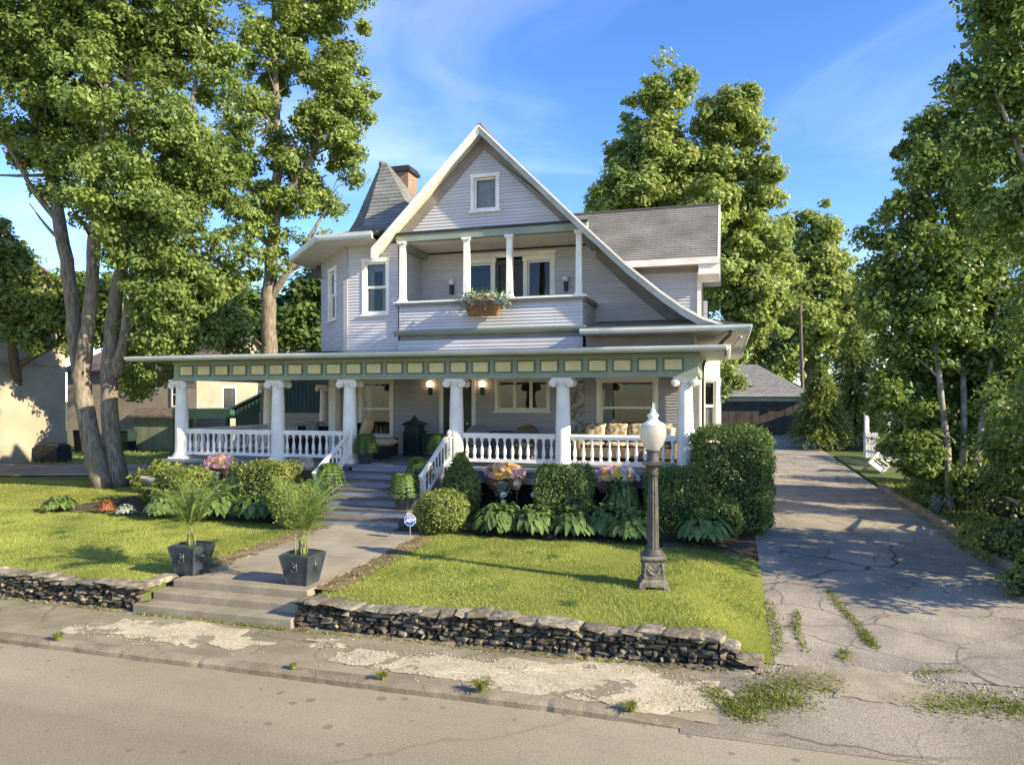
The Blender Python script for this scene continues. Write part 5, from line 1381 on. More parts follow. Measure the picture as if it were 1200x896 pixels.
def blades(name, n, xr, yr, hmin, hmax, leafm, zf=gz, keep=None, w=.006):
    x = RNG.uniform(xr[0],xr[1],n); y = RNG.uniform(yr[0],yr[1],n)
    if keep is not None: q = keep(x,y); x, y = x[q], y[q]
    if w < .012:
        dn = .5+.5*np.sin(x*1.7+2*np.sin(y*.9))*np.sin(y*2.3+1.5*np.sin(x*1.1)); q = RNG.uniform(0,1,len(x)) < .45+.55*dn; x, y = x[q], y[q]
    n = len(x); z = np.array([zf(a,b) for a,b in zip(x,y)])
    a = RNG.uniform(0,2*PI,n); h = RNG.uniform(hmin,hmax,n)*(1+.25*np.sin(x*1.9+np.sin(y*1.3))*np.sin(y*2.1)); lean = RNG.normal(size=(n,2))*.55
    ww = w*RNG.uniform(.6,1.4,n)
    v = np.empty((n,3,3)); base = np.stack([x,y,z-.01],1); s = np.stack([np.cos(a)*ww, np.sin(a)*ww, 0*a],1)
    v[:,0] = base-s; v[:,1] = base+s; v[:,2] = base+np.stack([lean[:,0]*h, lean[:,1]*h, h],1)
    return quads_obj(name, v.reshape(-1,3), leafm, None, k=3, kind='stuff')
# ground plants right of the drive
k = 0
for (px,py,r,h,lm,lb) in ((1148,655,.8,.55,L_LIME,'yellow green groundcover clump below the birch stems'),(1185,660,.9,.7,L_HOSTA,'leafy clump at the right frame edge, above the drive kerb'),
        (1175,690,.55,.45,L_HOSTA,'low clump of leaves on the kerb nearest the street at the right edge'),(1120,640,.6,.4,L_LIME,'pale leafy clump just behind the drive kerb'),(1195,620,1.0,1.1,L_BIRCH,'tall leafy perennial at the right edge under the birches'),(1160,620,.9,.8,L_BOX,'bushy perennial right of the birch stems'),(1075,585,.6,.5,L_BOX,'small leafy clump where the drive kerb begins')):
    d = (CZ+.1)/((py-HY)/FPX); p = at(px, py, d); bush('groundcover_plant', lb, (p.x+.65, p.y+.2), (r*2.1,r*2.0,h*1.25), 'ball', int(1500*r+300), .085, lm, ragged=.2, cat='plant')
for (x,y,sx,sz,lb) in ((6.9,20.6,1.2,.9,'leafy shrub at the feet of the birch stems, street side'),(6.8,23.2,1.7,1.3,'leafy shrub behind the pale birch stems'),(6.5,26.5,1.6,1.1,'leafy shrub where the drive kerb ends, before the slatted chair'),(7.9,20.8,2.2,2.4,'tall leafy shrub right of the birch stems'),(8.2,17.8,2.2,2.2,'tall leafy shrub at the right edge beyond the drive kerb'),(7.3,29.5,2.2,2.2,'leafy shrub in front of the picket fence')):
    bush('understory_shrub', lb, (x,y), (sx,sx,sz), 'ball', int(3400*sx*sz/3), .12, L_BIRCH2, ragged=.28)
blades('ground_cover', 26000, (5.25,9.5), (10.8,30), .05,.20, L_BOX, w=.022)
def strap_plant(label, x, y, r, h, n, leafm, name='iris_plant', bw=1.0):
    z0 = gz(x,y)+.02; t = thing(name, label, 'plant', (x,y,z0)); V = []
    for k in range(n):
        a = RNG.uniform(0,2*PI); out = r*RNG.uniform(.2,1); hh = h*RNG.uniform(.7,1.1); rad = np.array([math.cos(a),math.sin(a),0]); sid = np.array([-math.sin(a),math.cos(a),0])
        c = [np.array([x,y,z0])+rad*.05, np.array([x,y,z0])+rad*out*.45+np.array([0,0,hh*.7]), np.array([x,y,z0])+rad*out+np.array([0,0,hh*(.9-.3*out/r)])]
        w = [.018*bw,.02*bw,.003*bw]
        for i in range(2): V += [c[i]-sid*w[i], c[i]+sid*w[i], c[i+1]+sid*w[i+1], c[i+1]-sid*w[i+1]]
    quads_obj('blades', np.array(V), leafm, t); return t
p = at(1098,607,19.5); strap_plant('pale strappy plant on the bank beside the drive kerb', p.x, p.y, .6, .6, 70, L_GREY)
p = at(1080,597,20.5); strap_plant('smaller strappy plant further up the drive kerb', p.x, p.y, .45, .5, 50, L_LIME)
# alliums among the right bed
def allium(label, x, y, h):
    z0 = gz(x,y); t = thing('allium', label, 'flower', (x,y,z0)); m = MB(); m.tube([(x,y,z0),(x+.03,y,z0+h)],[.012,.009],6); obj('stem', m, mat('green_stem',(.12,.17,.05)), t)
    n = 160; u = unit(RNG.normal(size=(n,3))); pts = np.array([x+.03,y,z0+h])+u*np.array([.09,.09,.07])
    quads_obj('flower_head', leaves_arrays(pts, u+RNG.normal(size=(n,3))*.3, .04*np.ones(n), aspect=.8), PETW, t)
allium('tall white allium ball right of the conical shrub', -5.05,17.4,.98); allium('white allium ball next to the dark hedge block', -4.5,17.0,.78); allium('smallest white allium, half hidden left of the hedge block', -5.35,17.2,.72)
allium('white flower ball by the rounded bush left of the steps', -11.1,16.6,.72)

# ------------------------------------------------------------------ lawn blades, weeds
edge = lambda x, y: (x < .58 - .06*np.sin(y*7) - RNG.uniform(0,.1,len(x))) & (x > -6.28+.1*np.sin(y*5)-RNG.uniform(0,.25,len(x)))
blades('grass', 170000, (-6.5,.66), (10.3,15.7), .025,.062, L_GRASS, keep=edge)
blades('grass', 210000, (-24,-9.5), (10.3,16.0), .025,.06, L_GRASS, keep=lambda x,y: x < -9.68+.1*np.sin(y*5)+RNG.uniform(0,.3,len(x)))
L_DRY = leafmat('dry_grass_blades', (.30,.25,.10), (.42,.36,.17), trans=.25)
L_CLOV = leafmat('clover_leaves', (.09,.16,.04), (.14,.21,.06), trans=.3)
blades('dry_grass', 16000, (-6.4,.6), (10.3,15.6), .02,.05, L_DRY, keep=edge)
blades('dry_grass', 16000, (-22,-9.6), (10.3,15.9), .02,.05, L_DRY)
cx_, cy_, cw_ = [], [], []
for _ in range(70):
    px_, py_ = random.choice(((random.uniform(-6,.3), random.uniform(10.6,15.4)), (random.uniform(-20,-9.9), random.uniform(10.6,15.6)))); k_ = random.randint(60,240); r_ = random.uniform(.08,.3)
    cx_.append(px_+RNG.normal(size=k_)*r_); cy_.append(py_+RNG.normal(size=k_)*r_)
cx_ = np.concatenate(cx_); cy_ = np.concatenate(cy_); q_ = ((cx_ > -6.2)&(cx_ < .45)|(cx_ < -9.8))&(cy_ > 10.35)&(cy_ < 15.7); cx_, cy_ = cx_[q_], cy_[q_]
cz_ = np.array([gz(a,b) for a,b in zip(cx_,cy_)])+RNG.uniform(.03,.055,len(cx_))
quads_obj('clover', leaves_arrays(np.stack([cx_,cy_,cz_],1), RNG.normal(size=(len(cx_),3))*.4+np.array([0,0,1]), RNG.uniform(.018,.034,len(cx_)), aspect=.9), L_CLOV, None, kind='stuff')
blades('grass', 30000, (-34,-17), (16,21.5), .03,.07, L_GRASS, w=.009)
blades('grass', 26000, (-60,-17), (27,40), .04,.12, L_GRASS, w=.018)
def rag(x, y): return RNG.uniform(0,1,len(x)) < np.clip(1.25*(np.sin(x*2.3+y*1.7)*np.sin(y*3.1-x*1.2)+np.sin(x*5+1)*.4)+.25, 0, 1)
wb = []
def weedstrip(pts, wd, n):
    pts = [np.array(p) for p in pts]; xs=[]; ys=[]
    for k in range(n):
        i = RNG.integers(0,len(pts)-1); q = pts[i]+(pts[i+1]-pts[i])*RNG.uniform(); o = RNG.normal(size=2)*wd
        xs.append(q[0]+o[0]); ys.append(q[1]+o[1])
    return np.array(xs), np.array(ys)
W = [weedstrip([(2.0,11.3),(1.95,12.0),(1.8,13.0),(1.7,13.8)],.05,975), weedstrip([(1.05,10.9),(1.0,11.8),(1.1,12.6)],.035,325), weedstrip([(.66,10.6),(.72,11.6),(.68,13)],.05,585),
     weedstrip([(.25,9.3),(.75,9.75),(1.3,9.9)],.16,1690), weedstrip([(-.25,9.35),(.05,8.95),(.3,8.75)],.09,975), weedstrip([(2.2,9.55),(2.9,9.75),(3.6,9.7)],.14,1495), weedstrip([(2.4,10.5),(3.0,10.7)],.06,162),
     weedstrip([(.15,9.0),(.5,9.2),(.9,9.3)],.12,780), weedstrip([(1.5,10.7),(1.6,11.1)],.05,130), weedstrip([(4.85,12),(4.9,16),(4.95,24)],.09,1430), weedstrip([(4.6,26),(4.7,32),(4.9,38)],.25,1040),
     weedstrip([(-9.5,9.86),(-8,9.86),(-6.6,9.84)],.03,585), weedstrip([(-6.5,9.86),(-3,9.86),(0,9.9)],.04,585), weedstrip([(-20,9.9),(-9.7,9.88)],.03,585)]
wx = np.concatenate([w_[0] for w_ in W]); wy = np.concatenate([w_[1] for w_ in W]); n = len(wx)
wz = np.array([gz(a,b) if b<10.12 or a<.5 else dz(b) for a,b in zip(wx,wy)])
aa = RNG.uniform(0,2*PI,n); hh = RNG.uniform(.01,.05,n); v = np.empty((n,3,3)); b_ = np.stack([wx,wy,wz+.002],1); s = np.stack([np.cos(aa),np.sin(aa),0*aa],1)*.011
v[:,0]=b_-s; v[:,1]=b_+s; v[:,2]=b_+np.stack([RNG.normal(size=n)*.035,RNG.normal(size=n)*.035,hh],1)
quads_obj('weeds', v.reshape(-1,3), L_WEED, None, k=3, kind='stuff')
for (px,py,lb,r,h) in ((63,752,'small weed tuft at the kerb near the left frame edge',.13,.16),(443,800,'thin weed tuft growing from the kerb, second from the left',.12,.13),(570,803,'bushy weed tuft in the middle of the kerb',.2,.2),(740,830,'weed tuft near the right end of the kerb',.17,.14),(338,787,'tiny weed tuft at the kerb below the street steps',.08,.1)):
    d = (CZ+.5)/((py-HY)/FPX); q = at(px,py,d); strap_plant(lb, q.x, 8.44, r*1.2, h*.75, 60, L_WEED, name='weed_tuft', bw=.42)
# fallen leaf litter on the mulch strips and beside the walls
n = 2600; lx = np.concatenate([RNG.uniform(-6.75,-6.15,n//2), RNG.uniform(-9.85,-9.2,n//2)]); ly = RNG.uniform(10.8,15.6,n)
lz = np.array([gz(a,b) for a,b in zip(lx,ly)])+.022
quads_obj('leaf_litter', leaves_arrays(np.stack([lx,ly,lz],1), RNG.normal(size=(n,3))*.5+np.array([0,0,1]), RNG.uniform(.02,.06,n)), leafmat('dry_leaves',(.15,.10,.05),(.34,.26,.15),trans=.1), None, kind='stuff')
# ================================================================== things on the lawn, path and porch
POTM = mat('slate_blue_glazed_pot', (.026,.034,.043), rough=.3, col2=(.05,.062,.074), scale=6, bump=.15, bscale=30, spec=.5)
POTG = mat('charcoal_pot', (.04,.042,.048), rough=.5, var=.3, scale=5)
IRON = mat('old_grey_iron', (.05,.047,.042), rough=.6, col2=(.10,.094,.083), scale=7, bump=.4, bscale=30)
PEDM = mat('weathered_pedestal_stone', (.10,.088,.07), rough=.85, col2=(.22,.195,.155), scale=6, bump=.8, bscale=26)
LGLASS, _nt, _b = nt_new('milky_lamp_glass')
_b.inputs['Base Color'].default_value=(.50,.495,.46,1); _b.inputs['Roughness'].default_value=.16; _b.inputs['Specular IOR Level'].default_value=.6
_b.inputs['Transmission Weight'].default_value=0; _tr=N(_nt,'ShaderNodeBsdfTranslucent'); _tr.inputs[0].default_value=(.84,.82,.75,1)
_ms=N(_nt,'ShaderNodeMixShader'); _ms.inputs[0].default_value=.45; _nt.links.new(_b.outputs[0],_ms.inputs[1]); _nt.links.new(_tr.outputs[0],_ms.inputs[2]); _nt.links.new(_ms.outputs[0],_nt.nodes['Material Output'].inputs['Surface'])
WICKER = mat('brown_wicker', (.13,.09,.055), rough=.7, col2=(.26,.19,.125), scale=30, bump=1, bscale=60)
WICKERB = mat('black_wicker', (.012,.012,.013), rough=.6, var=.3, scale=30, bump=1, bscale=60)
BEIGEC = mat('beige_cushion', (.50,.38,.22), rough=.9, var=.12, scale=5, bump=.2, bscale=60)
SPOTC = mat('tan_patterned_cushion', (.24,.17,.09), rough=.9, col2=(.62,.53,.38), scale=9, bump=.2, lo=.42, hi=.6)
GREYC = mat('grey_cushion', (.16,.15,.14), rough=.9, var=.25, scale=4)
COIR = mat('coir_basket', (.16,.085,.035), rough=.95, col2=(.30,.17,.075), scale=18, bump=1, bscale=55)
GREENM = mat('dark_green_metal', (.018,.035,.028), rough=.45, var=.25)
REDW = mat('red_brown_wood', (.13,.035,.022), rough=.5, var=.2)

def palm(label, x, y, nst, seed):
    z0 = lawn_z(10.9)+.04
    t = thing('potted_palm', label, 'planter', (x,y,z0), 'square planters with palms at the street steps')
    m = MB(); h = .51
    m.taper(x,y,z0,z0+h,.19,.19,.285,.285,cap=False); m.taper(x,y,z0+h,z0+h-.12,.285,.285,.255,.255,cap=False)
    # rounded scallop on the rim: four low arched lips
    for k in range(4):
        a = k*PI/2; u = Vector((math.cos(a),math.sin(a),0)); s = Vector((-u.y,u.x,0)); P = Vector((x,y,z0+h))
        pts = [P+u*.285+s*q*.285+Z*(.028*(1-q*q)) for q in (-1,-.6,-.2,.2,.6,1)]
        m.prism([P+u*.285-s*.285-Z*.03]+pts+[P+u*.285+s*.285-Z*.03], u*-1, .032)
    for k in range(4):
        a = k*PI/2+PI/4; c, s = math.cos(a)*1.414, math.sin(a)*1.414
        m.tube([(x+c*.186,y+s*.186,z0+.005),(x+c*.281,y+s*.281,z0+h)], .016, 6)
    pot = obj('pot', m, POTM, t, bevel=.006)
    m = MB(); m.box(x-.25,x+.25,y-.25,y+.25,z0+h-.14,z0+h-.07); obj('potting_soil', m, SOIL, t)
    # lion boss with ring on each face
    for k in range(4):
        a = k*PI/2; u = Vector((math.cos(a),math.sin(a),0)); s = Vector((-u.y,u.x,0)); n = Vector((u.x,u.y,-.2)).normalized(); P = Vector((x,y,z0+.34)) + u*.25
        m = MB(); m.ball(P, .055 if abs(s.x)>.5 else .035, .035 if abs(s.x)>.5 else .055, .062, 10, 8); m.ball(P+u*.03-Z*.012, .022,.022,.026,8,6)
        for q in (-1,1): m.ball(P+s*q*.035+Z*.05+u*.01, .018,.018,.022,6,5)
        b_ = obj('lion_boss', m, POTM, pot, smooth=True)
        m = MB(); m.tube([P+u*.02-Z*.045+s*.055*math.cos(q)+Z*(.06*math.sin(q)) for q in np.linspace(0,2*PI,17)], .009, 6); obj('ring', m, POTM, pot, smooth=True)
    rg = np.random.default_rng(seed); m = MB(); V = []
    for k in range(nst):
        a = rg.uniform(0,2*PI); bx, by = x+rg.uniform(-.09,.09), y+rg.uniform(-.09,.09); zz = z0+h-.1; L = rg.uniform(.85,1.4); out = rg.uniform(.18,.62)*L
        m.tube([(bx,by,zz),(bx+math.cos(a)*.03,by+math.sin(a)*.03,zz+.3)], [.012,.008], 6)
        P = [np.array([bx+math.cos(a)*.02, by+math.sin(a)*.02, zz+.2])]; e0 = math.radians(rg.uniform(64,89)); bend = math.radians(rg.uniform(28,80)); 
        for q in np.linspace(0,1,15):
            e = e0-bend*q**1.3; st_ = L*1.08/15; P.append(P[-1]+np.array([math.cos(a)*math.cos(e), math.sin(a)*math.cos(e), math.sin(e)])*st_)
        m.tube(P, .006, 4)
        for i in range(4,16):
            tdir = P[i]-P[i-1]; tdir /= np.linalg.norm(tdir); side = np.cross(tdir,[0,0,1]); side /= np.linalg.norm(side)+1e-9; w = .017; ln = .37*math.sin(PI*(i/17)**.8)+.06
            for rep in range(2):
                base = P[i]-(P[i]-P[i-1])*.5*rep
                for sg in (-1,1):
                    d = side*sg*1.0+tdir*.6+np.array([0,0,rg.uniform(-.15,.15)]); d /= np.linalg.norm(d); ll = ln*rg.uniform(.8,1.1)
                    wv = np.cross(d,[0,0,1.]); wv = wv/(np.linalg.norm(wv)+1e-9)*w; mid = base+d*ll*.5+np.array([0,0,.01]); tip = base+d*ll+np.array([0,0,-.14*ll])
                    V += [base, mid+wv, tip, mid-wv]
    obj('stems', m, mat('palm_stem',(.20,.22,.06)), t, smooth=True); quads_obj('fronds', np.array(V), L_PALM, t)
palm('slate blue square planter with a darker palm, on the lawn side of the street steps', -9.38, 11.05, 14, 3)
palm('slate blue square planter with a bright spreading palm, right of the path top step', -7.02, 10.98, 15, 5)

def fern_mesh(x, y, z, n, r, rg):
    V = []
    for k in range(n):
        a = rg.uniform(0,2*PI); L = r*rg.uniform(.7,1.2); up = rg.uniform(.15,.5)
        P = [np.array([x+math.cos(a)*L*q, y+math.sin(a)*L*q, z+up*math.sin(q*PI*.85)*(1-.3*q)*.9-.28*q**3]) for q in np.linspace(.05,1,13)]
        for i in range(1,13):
            td = P[i]-P[i-1]; td /= np.linalg.norm(td)+1e-9; sd = np.cross(td,[0,0,1.]); sd /= np.linalg.norm(sd)+1e-9; ln = .075*(1-(i/13)**2)+.018
            for sg in (-1,1):
                base = P[i]; d = sd*sg+td*.35; w = td*.013; V += [base-w, base+d*ln*.6-w*.9, base+d*ln+np.array([0,0,-.012]), base+w]
    return np.array(V)
def fern_pot(label, x, y, z, s=1.0, seed=0):
    t = thing('fern_planter', label, 'planter', (x,y,z), 'fern planters up the porch steps')
    m = MB(); m.taper(x,y,z+.002,z+.52*s,.13*s,.13*s,.19*s,.19*s); m.box(x-.2*s,x+.2*s,y-.2*s,y+.2*s,z+.50*s,z+.55*s)
    for k in range(4): 
        a=k*PI/2+PI/4; m.tube([(x+math.cos(a)*.18*s,y+math.sin(a)*.18*s,z+.01),(x+math.cos(a)*.264*s,y+math.sin(a)*.264*s,z+.5*s)], .012, 5)
    obj('pot', m, POTG, t); quads_obj('fern', fern_mesh(x,y,z+.55*s,110,.40*s,np.random.default_rng(seed)), L_FERN, t)
    return t
yS = lambda k: yb0 + tread*(k+.5)
fern_pot('fern in a charcoal pot on the lowest step at the left', -10.16, yS(0)-.02, rise, 1.0, 1)
fern_pot('fern in a charcoal pot halfway up the steps at the left', -10.18, yS(2)+.1, rise*3, 1.0, 2)
fern_pot('fern in a charcoal pot at the head of the steps, by the beige cushioned chair', -10.15, 19.15, FZ, 1.0, 3)
fern_pot('fern in a charcoal pot low on the steps at the right, above the yard sign', -7.76, yS(1), rise*2, 1.0, 4)
fern_pot('fern in a charcoal pot halfway up the steps at the right', -7.76, yS(3), rise*4, 1.0, 5)
fern_pot('fern in a charcoal pot at the head of the steps, under the right stair post', -7.78, 19.12, FZ, 1.0, 6)

# --- street lamp
lx, ly = -1.2, 12.45; lz = gz(lx,ly)
t = thing('street_lamp', 'old iron street lamp with a milky acorn globe and carved pedestal on the lawn', 'street lamp', (lx,ly,lz))
m = MB(); ro = .18
for sx in (-1,1):
    for sy in (-1,1):
        c,s = math.cos(ro),math.sin(ro); px_,py_ = sx*.2,sy*.2; m.taper(lx+c*px_-s*py_, ly+s*px_+c*py_, lz-.02, lz+.07, .055,.055,.05,.05, rot=ro)
m.taper(lx,ly,lz+.05,lz+.12,.24,.24,.24,.24,rot=ro); m.taper(lx,ly,lz+.12,lz+.17,.225,.225,.19,.19,rot=ro); m.taper(lx,ly,lz+.17,lz+.46,.172,.172,.165,.165,rot=ro)
m.taper(lx,ly,lz+.46,lz+.50,.175,.175,.205,.205,rot=ro); m.taper(lx,ly,lz+.50,lz+.55,.21,.21,.2,.2,rot=ro)
PED = obj('pedestal', m, PEDM, t, bevel=.012)
m = MB()
for k in range(4):
    a = ro+k*PI/2; u = Vector((math.cos(a),math.sin(a),0)); s = Vector((-u.y,u.x,0)); P = Vector((lx,ly,lz+.40))+u*.172
    m.tube([P+s*.13*q-Z*(.15*(1-q*q)) for q in np.linspace(-1,1,9)], [.008,.014,.02,.024,.026,.024,.02,.014,.008], 6)
    m.tube([P+s*.10*q-Z*(.08*(1-q*q)) for q in np.linspace(-1,1,9)], .012, 6)
    for q in (-1,1): m.ball(P+s*.14*q+Z*.01, .03,.03,.035,8,6); m.tube([P+s*.14*q, P+s*.15*q-Z*.12], [.016,.008], 6)
obj('swag', m, PEDM, PED, smooth=True)
m = MB(); m.lathe([(.19,.55),(.19,.575),(.165,.60),(.15,.63),(.14,.66)], lx, ly, lz, 24)
prof = [(.10,.66),(.092,1.2),(.08,1.9)]; seg = 48; vs=[]; fsx=[]
for (r,h) in prof:
    for k in range(seg): rr = r*(1 if k%4 in (0,1) else .90); a=2*PI*k/seg; vs.append((lx+rr*math.cos(a), ly+rr*math.sin(a), lz+h))
for i in range(2):
    for k in range(seg): fsx.append((i*seg+k,i*seg+(k+1)%seg,(i+1)*seg+(k+1)%seg,(i+1)*seg+k))
m.add(vs,fsx)
m.lathe([(.085,1.88),(.098,1.90),(.098,1.93),(.083,1.95),(.09,2.02),(.15,2.07),(.155,2.08)], lx, ly, lz, 24); m.taper(lx,ly,lz+2.08,lz+2.125,.18,.18,.18,.18,rot=ro)
m.lathe([(.13,2.125),(.105,2.15),(.095,2.22),(.10,2.28),(.13,2.30),(.13,2.325)], lx, ly, lz, 24)
autosmooth(obj('shaft', m, IRON, t, smooth=True), 35)
m = MB(); m.lathe([(.115,2.325),(.165,2.40),(.205,2.49),(.228,2.58),(.225,2.66),(.205,2.72),(.18,2.745)], lx, ly, lz, 32, caps=False)
obj('globe', m, LGLASS, t, smooth=True)
m = MB(); m.lathe([(.195,2.735),(.20,2.75),(.175,2.775),(.12,2.80),(.085,2.83),(.075,2.86),(.095,2.89),(.10,2.91),(.08,2.93),(.05,2.95),(.045,2.97),(.05,2.985),(.025,3.01),(.012,3.03),(.005,3.12)], lx, ly, lz, 28)
obj('finial', m, FROST, t, smooth=True)

# --- yard sign
sx_, sy_ = -6.72, 14.75; sz_ = gz(sx_,sy_)
t = thing('yard_sign', 'small blue octagonal yard sign on a thin stake beside the path', 'sign', (sx_,sy_,sz_))
m = MB(); m.tube([(sx_,sy_,sz_-.05),(sx_,sy_,sz_+.46)], .008, 6); obj('stake', m, mat('steel',(.5,.5,.48),rough=.4,metal=.6), t)
fdir = Vector((-sx_,-sy_,0)).normalized(); fs_ = Vector((-fdir.y,fdir.x,0)); Pc = Vector((sx_,sy_,sz_+.44))+fdir*.012
m = MB(); m.prism([Pc+fs_*(.135*math.cos(PI/8+k*PI/4))+Z*(.135*math.sin(PI/8+k*PI/4)) for k in range(8)], fdir, .012); SG = obj('sign_plate', m, mat('white_sign_edge',(.6,.62,.68)), t)
m = MB(); m.prism([Pc+fdir*.0121+fs_*(.124*math.cos(PI/8+k*PI/4))+Z*(.124*math.sin(PI/8+k*PI/4)) for k in range(8)], fdir, .003); obj('sign_face', m, mat('sign_blue',(.02,.07,.30),rough=.3), SG)
cu_ = bpy.data.curves.new('lettering','FONT'); cu_.body = 'ADT'; cu_.size = .10; cu_.align_x='CENTER'; cu_.align_y='CENTER'; cu_.extrude=.001; cu_.shear=.28; cu_.offset=.0035
_t = bpy.data.objects.new('lettering_curve', cu_); COL.objects.link(_t); _me = bpy.data.meshes.new_from_object(_t.evaluated_get(bpy.context.evaluated_depsgraph_get())); bpy.data.objects.remove(_t)
lt = bpy.data.objects.new('lettering', _me); COL.objects.link(lt); _me.materials.clear(); _me.materials.append(mat('sign_white',(.8,.82,.85),rough=.4)); lt.parent = SG
Rm = Matrix((( fs_.x, 0, fdir.x),( fs_.y, 0, fdir.y),(0,1,0)))
lt.rotation_euler = Rm.to_euler(); lt.location = Pc+fdir*.0165 - wloc(SG)
m = MB(); m.obox(Pc+fdir*.0152, fs_, Z, fdir, -.075,.075,.064,.072,0,.001); m.obox(Pc+fdir*.0152, fs_, Z, fdir, -.06,.06,.08,.086,0,.001); obj('sign_line', m, mat('sign_white',(.8,.82,.85)), SG)

# --- birdbath
bx_, by_ = -15.05, 16.25; bz_ = gz(bx_,by_)
t = thing('birdbath', 'pale stone birdbath between the square shrub and the maple', 'birdbath', (bx_,by_,bz_))
m = MB(); m.lathe([(.2,0),(.2,.06),(.14,.09),(.10,.16),(.085,.4),(.095,.6),(.13,.72),(.17,.78)], bx_,by_,bz_,20); obj('pedestal', m, PEDM, t, smooth=True)
m = MB(); m.lathe([(.16,.78),(.27,.85),(.34,.93),(.36,.97),(.33,.97),(.25,.90),(.02,.87)], bx_,by_,bz_,28); obj('bowl', m, mat('pale_birdbath_stone',(.30,.28,.235),rough=.85,var=.25,scale=6,bump=.5), t, smooth=True)

# --- flower boxes
def blossoms(pts, nr, r, petals, rg):
    V = []
    for p, n in zip(pts, nr):
        n = n/np.linalg.norm(n); a = np.cross(n,[.3,.2,1.]); a /= np.linalg.norm(a); b = np.cross(n,a); rr = r*rg.uniform(.7,1.2)
        for k in range(petals):
            q = 2*PI*k/petals; d = a*math.cos(q)+b*math.sin(q); s = -a*math.sin(q)+b*math.cos(q)
            V += [p, p+d*rr*.6+s*rr*.38+n*.012, p+d*rr+n*.005, p+d*rr*.6-s*rr*.38+n*.012]
    return V
def flower_box(label, x, y, z, cols, seed, w=1.05, grey=True):
    rg = np.random.default_rng(seed); t = thing('flower_box', label, 'flower box', (x,y,z), 'flower boxes hung along the porch')
    m = MB()
    for q in (-1,1): m.lathe([(.12,-.34),(.20,-.22),(.235,-.05),(.24,0)], x+q*w*.27, y, z, 16)
    m.box(x-w*.5,x+w*.5,y+.05,y+.12,z-.05,z)
    obj('basket', m, COIR, t, smooth=False)
    def pt(n, s=1.0, up=.0):
        u = unit(rg.normal(size=(n,3))); u[:,2] = np.abs(u[:,2]); p = np.array([x,y,z+up])+u*np.array([w*.57,.30,.34])*s*rg.uniform(.75,1.05,(n,1)); return p, u
    p,u = pt(420,.9); quads_obj('foliage', leaves_arrays(p-np.array([0,0,.05]), u+rg.normal(size=(420,3))*.5, rg.uniform(.04,.09,420)), L_HOSTA, t)
    if grey:
        n=260; gx = x+rg.normal(size=n)*.10; gp = np.stack([gx, y-.2+rg.normal(size=n)*.08, z-.12-np.abs(rg.normal(size=n))*.22],1); quads_obj('trailing_foliage', leaves_arrays(gp, rg.normal(size=(n,3))+np.array([0,-1,.3]), rg.uniform(.05,.11,n), aspect=.3, d=np.tile([0,0,-1.],(n,1))+rg.normal(size=(n,3))*.5), L_GREY, t)
    for (cm, n, r, xr) in cols:
        n = int(n*2.2); r *= 1.25; p,u = pt(n*4); q = (p[:,0]-x > xr[0]*w*.5)&(p[:,0]-x < xr[1]*w*.5); p,u = p[q][:n],u[q][:n]
        quads_obj('blossoms', np.array(blossoms(p, u+rg.normal(size=p.shape)*.35+np.array([0,-.35,.2]), r, 6, rg)), cm, t)
    return t
fy = 18.62
flower_box('leftmost porch flower box, cream, yellow and pale pink blooms', -14.75, fy, 1.06, [(PETY,26,.07,(-.5,.9)),(PETP,40,.065,(-1,.1)),(PETP,34,.07,(.2,1)),(PETW,16,.05,(-1,1))], 1)
flower_box('porch flower box left of the steps with lilac blooms at one end', -12.0, fy, 1.04, [(PETC,30,.07,(-.4,.9)),(PETL,40,.065,(-1,-.1)),(PETP,16,.06,(.2,1))], 2, w=1.0)
flower_box('porch flower box between steps and hedge with yellow over pink blooms', -5.72, fy, 1.02, [(PETY,44,.08,(-.6,.9)),(PETP,50,.07,(-1,1)),(PETL,8,.06,(-1,-.6))], 3, w=1.1)
flower_box('porch flower box behind the street lamp with large yellow and lilac blooms', -2.72, fy, 1.02, [(PETY,44,.085,(-.7,.8)),(PETL,46,.07,(-1,-.1)),(PETW,22,.065,(.2,1)),(PETP,16,.06,(.3,1))], 4, w=1.1)
# balcony basket
x,y,z = -6.62, 19.6, 5.82; rg = np.random.default_rng(9)
t = thing('balcony_basket', 'wide woven basket with cream hydrangeas and silver leaves on the balcony parapet', 'flower box', (x,y,z))
m = MB(); m.add([(x-.44,y-.16,z-.36),(x+.40,y-.16,z-.36),(x+.40,y+.13,z-.36),(x-.44,y+.13,z-.36),(x-.5,y-.2,z),(x+.5,y-.2,z),(x+.5,y+.13,z),(x-.5,y+.13,z)],[(0,3,2,1),(4,5,6,7),(0,1,5,4),(1,2,6,5),(2,3,7,6),(3,0,4,7)])
for k in range(7): m.tube([(x-.45-.05*k/6,y-.17-.032*k/6,z-.34+.055*k),(x+.42+.08*k/6,y-.17-.032*k/6,z-.34+.055*k)], .022, 5)
obj('basket', m, COIR, t)
n=420; p = np.stack([x+rg.uniform(-.75,.78,n), y-.1+rg.normal(size=n)*.12, z+.05+rg.normal(size=n)*.10],1); quads_obj('silver_leaves', leaves_arrays(p, rg.normal(size=(n,3))+np.array([0,-.6,.6]), rg.uniform(.10,.24,n), aspect=.28, d=np.stack([(p[:,0]-x)*2, -.5*np.ones(n), rg.normal(size=n)*.6],1)), L_GREY, t)
n=150; p = np.stack([x+rg.uniform(-.62,.6,n), y+rg.normal(size=n)*.1, z+.18+rg.normal(size=n)*.12],1); quads_obj('foliage', leaves_arrays(p, rg.normal(size=(n,3)), rg.uniform(.08,.2,n), aspect=.35, d=rg.normal(size=(n,3))*.5+np.array([0,0,1.])), L_FERN, t)
V=[]
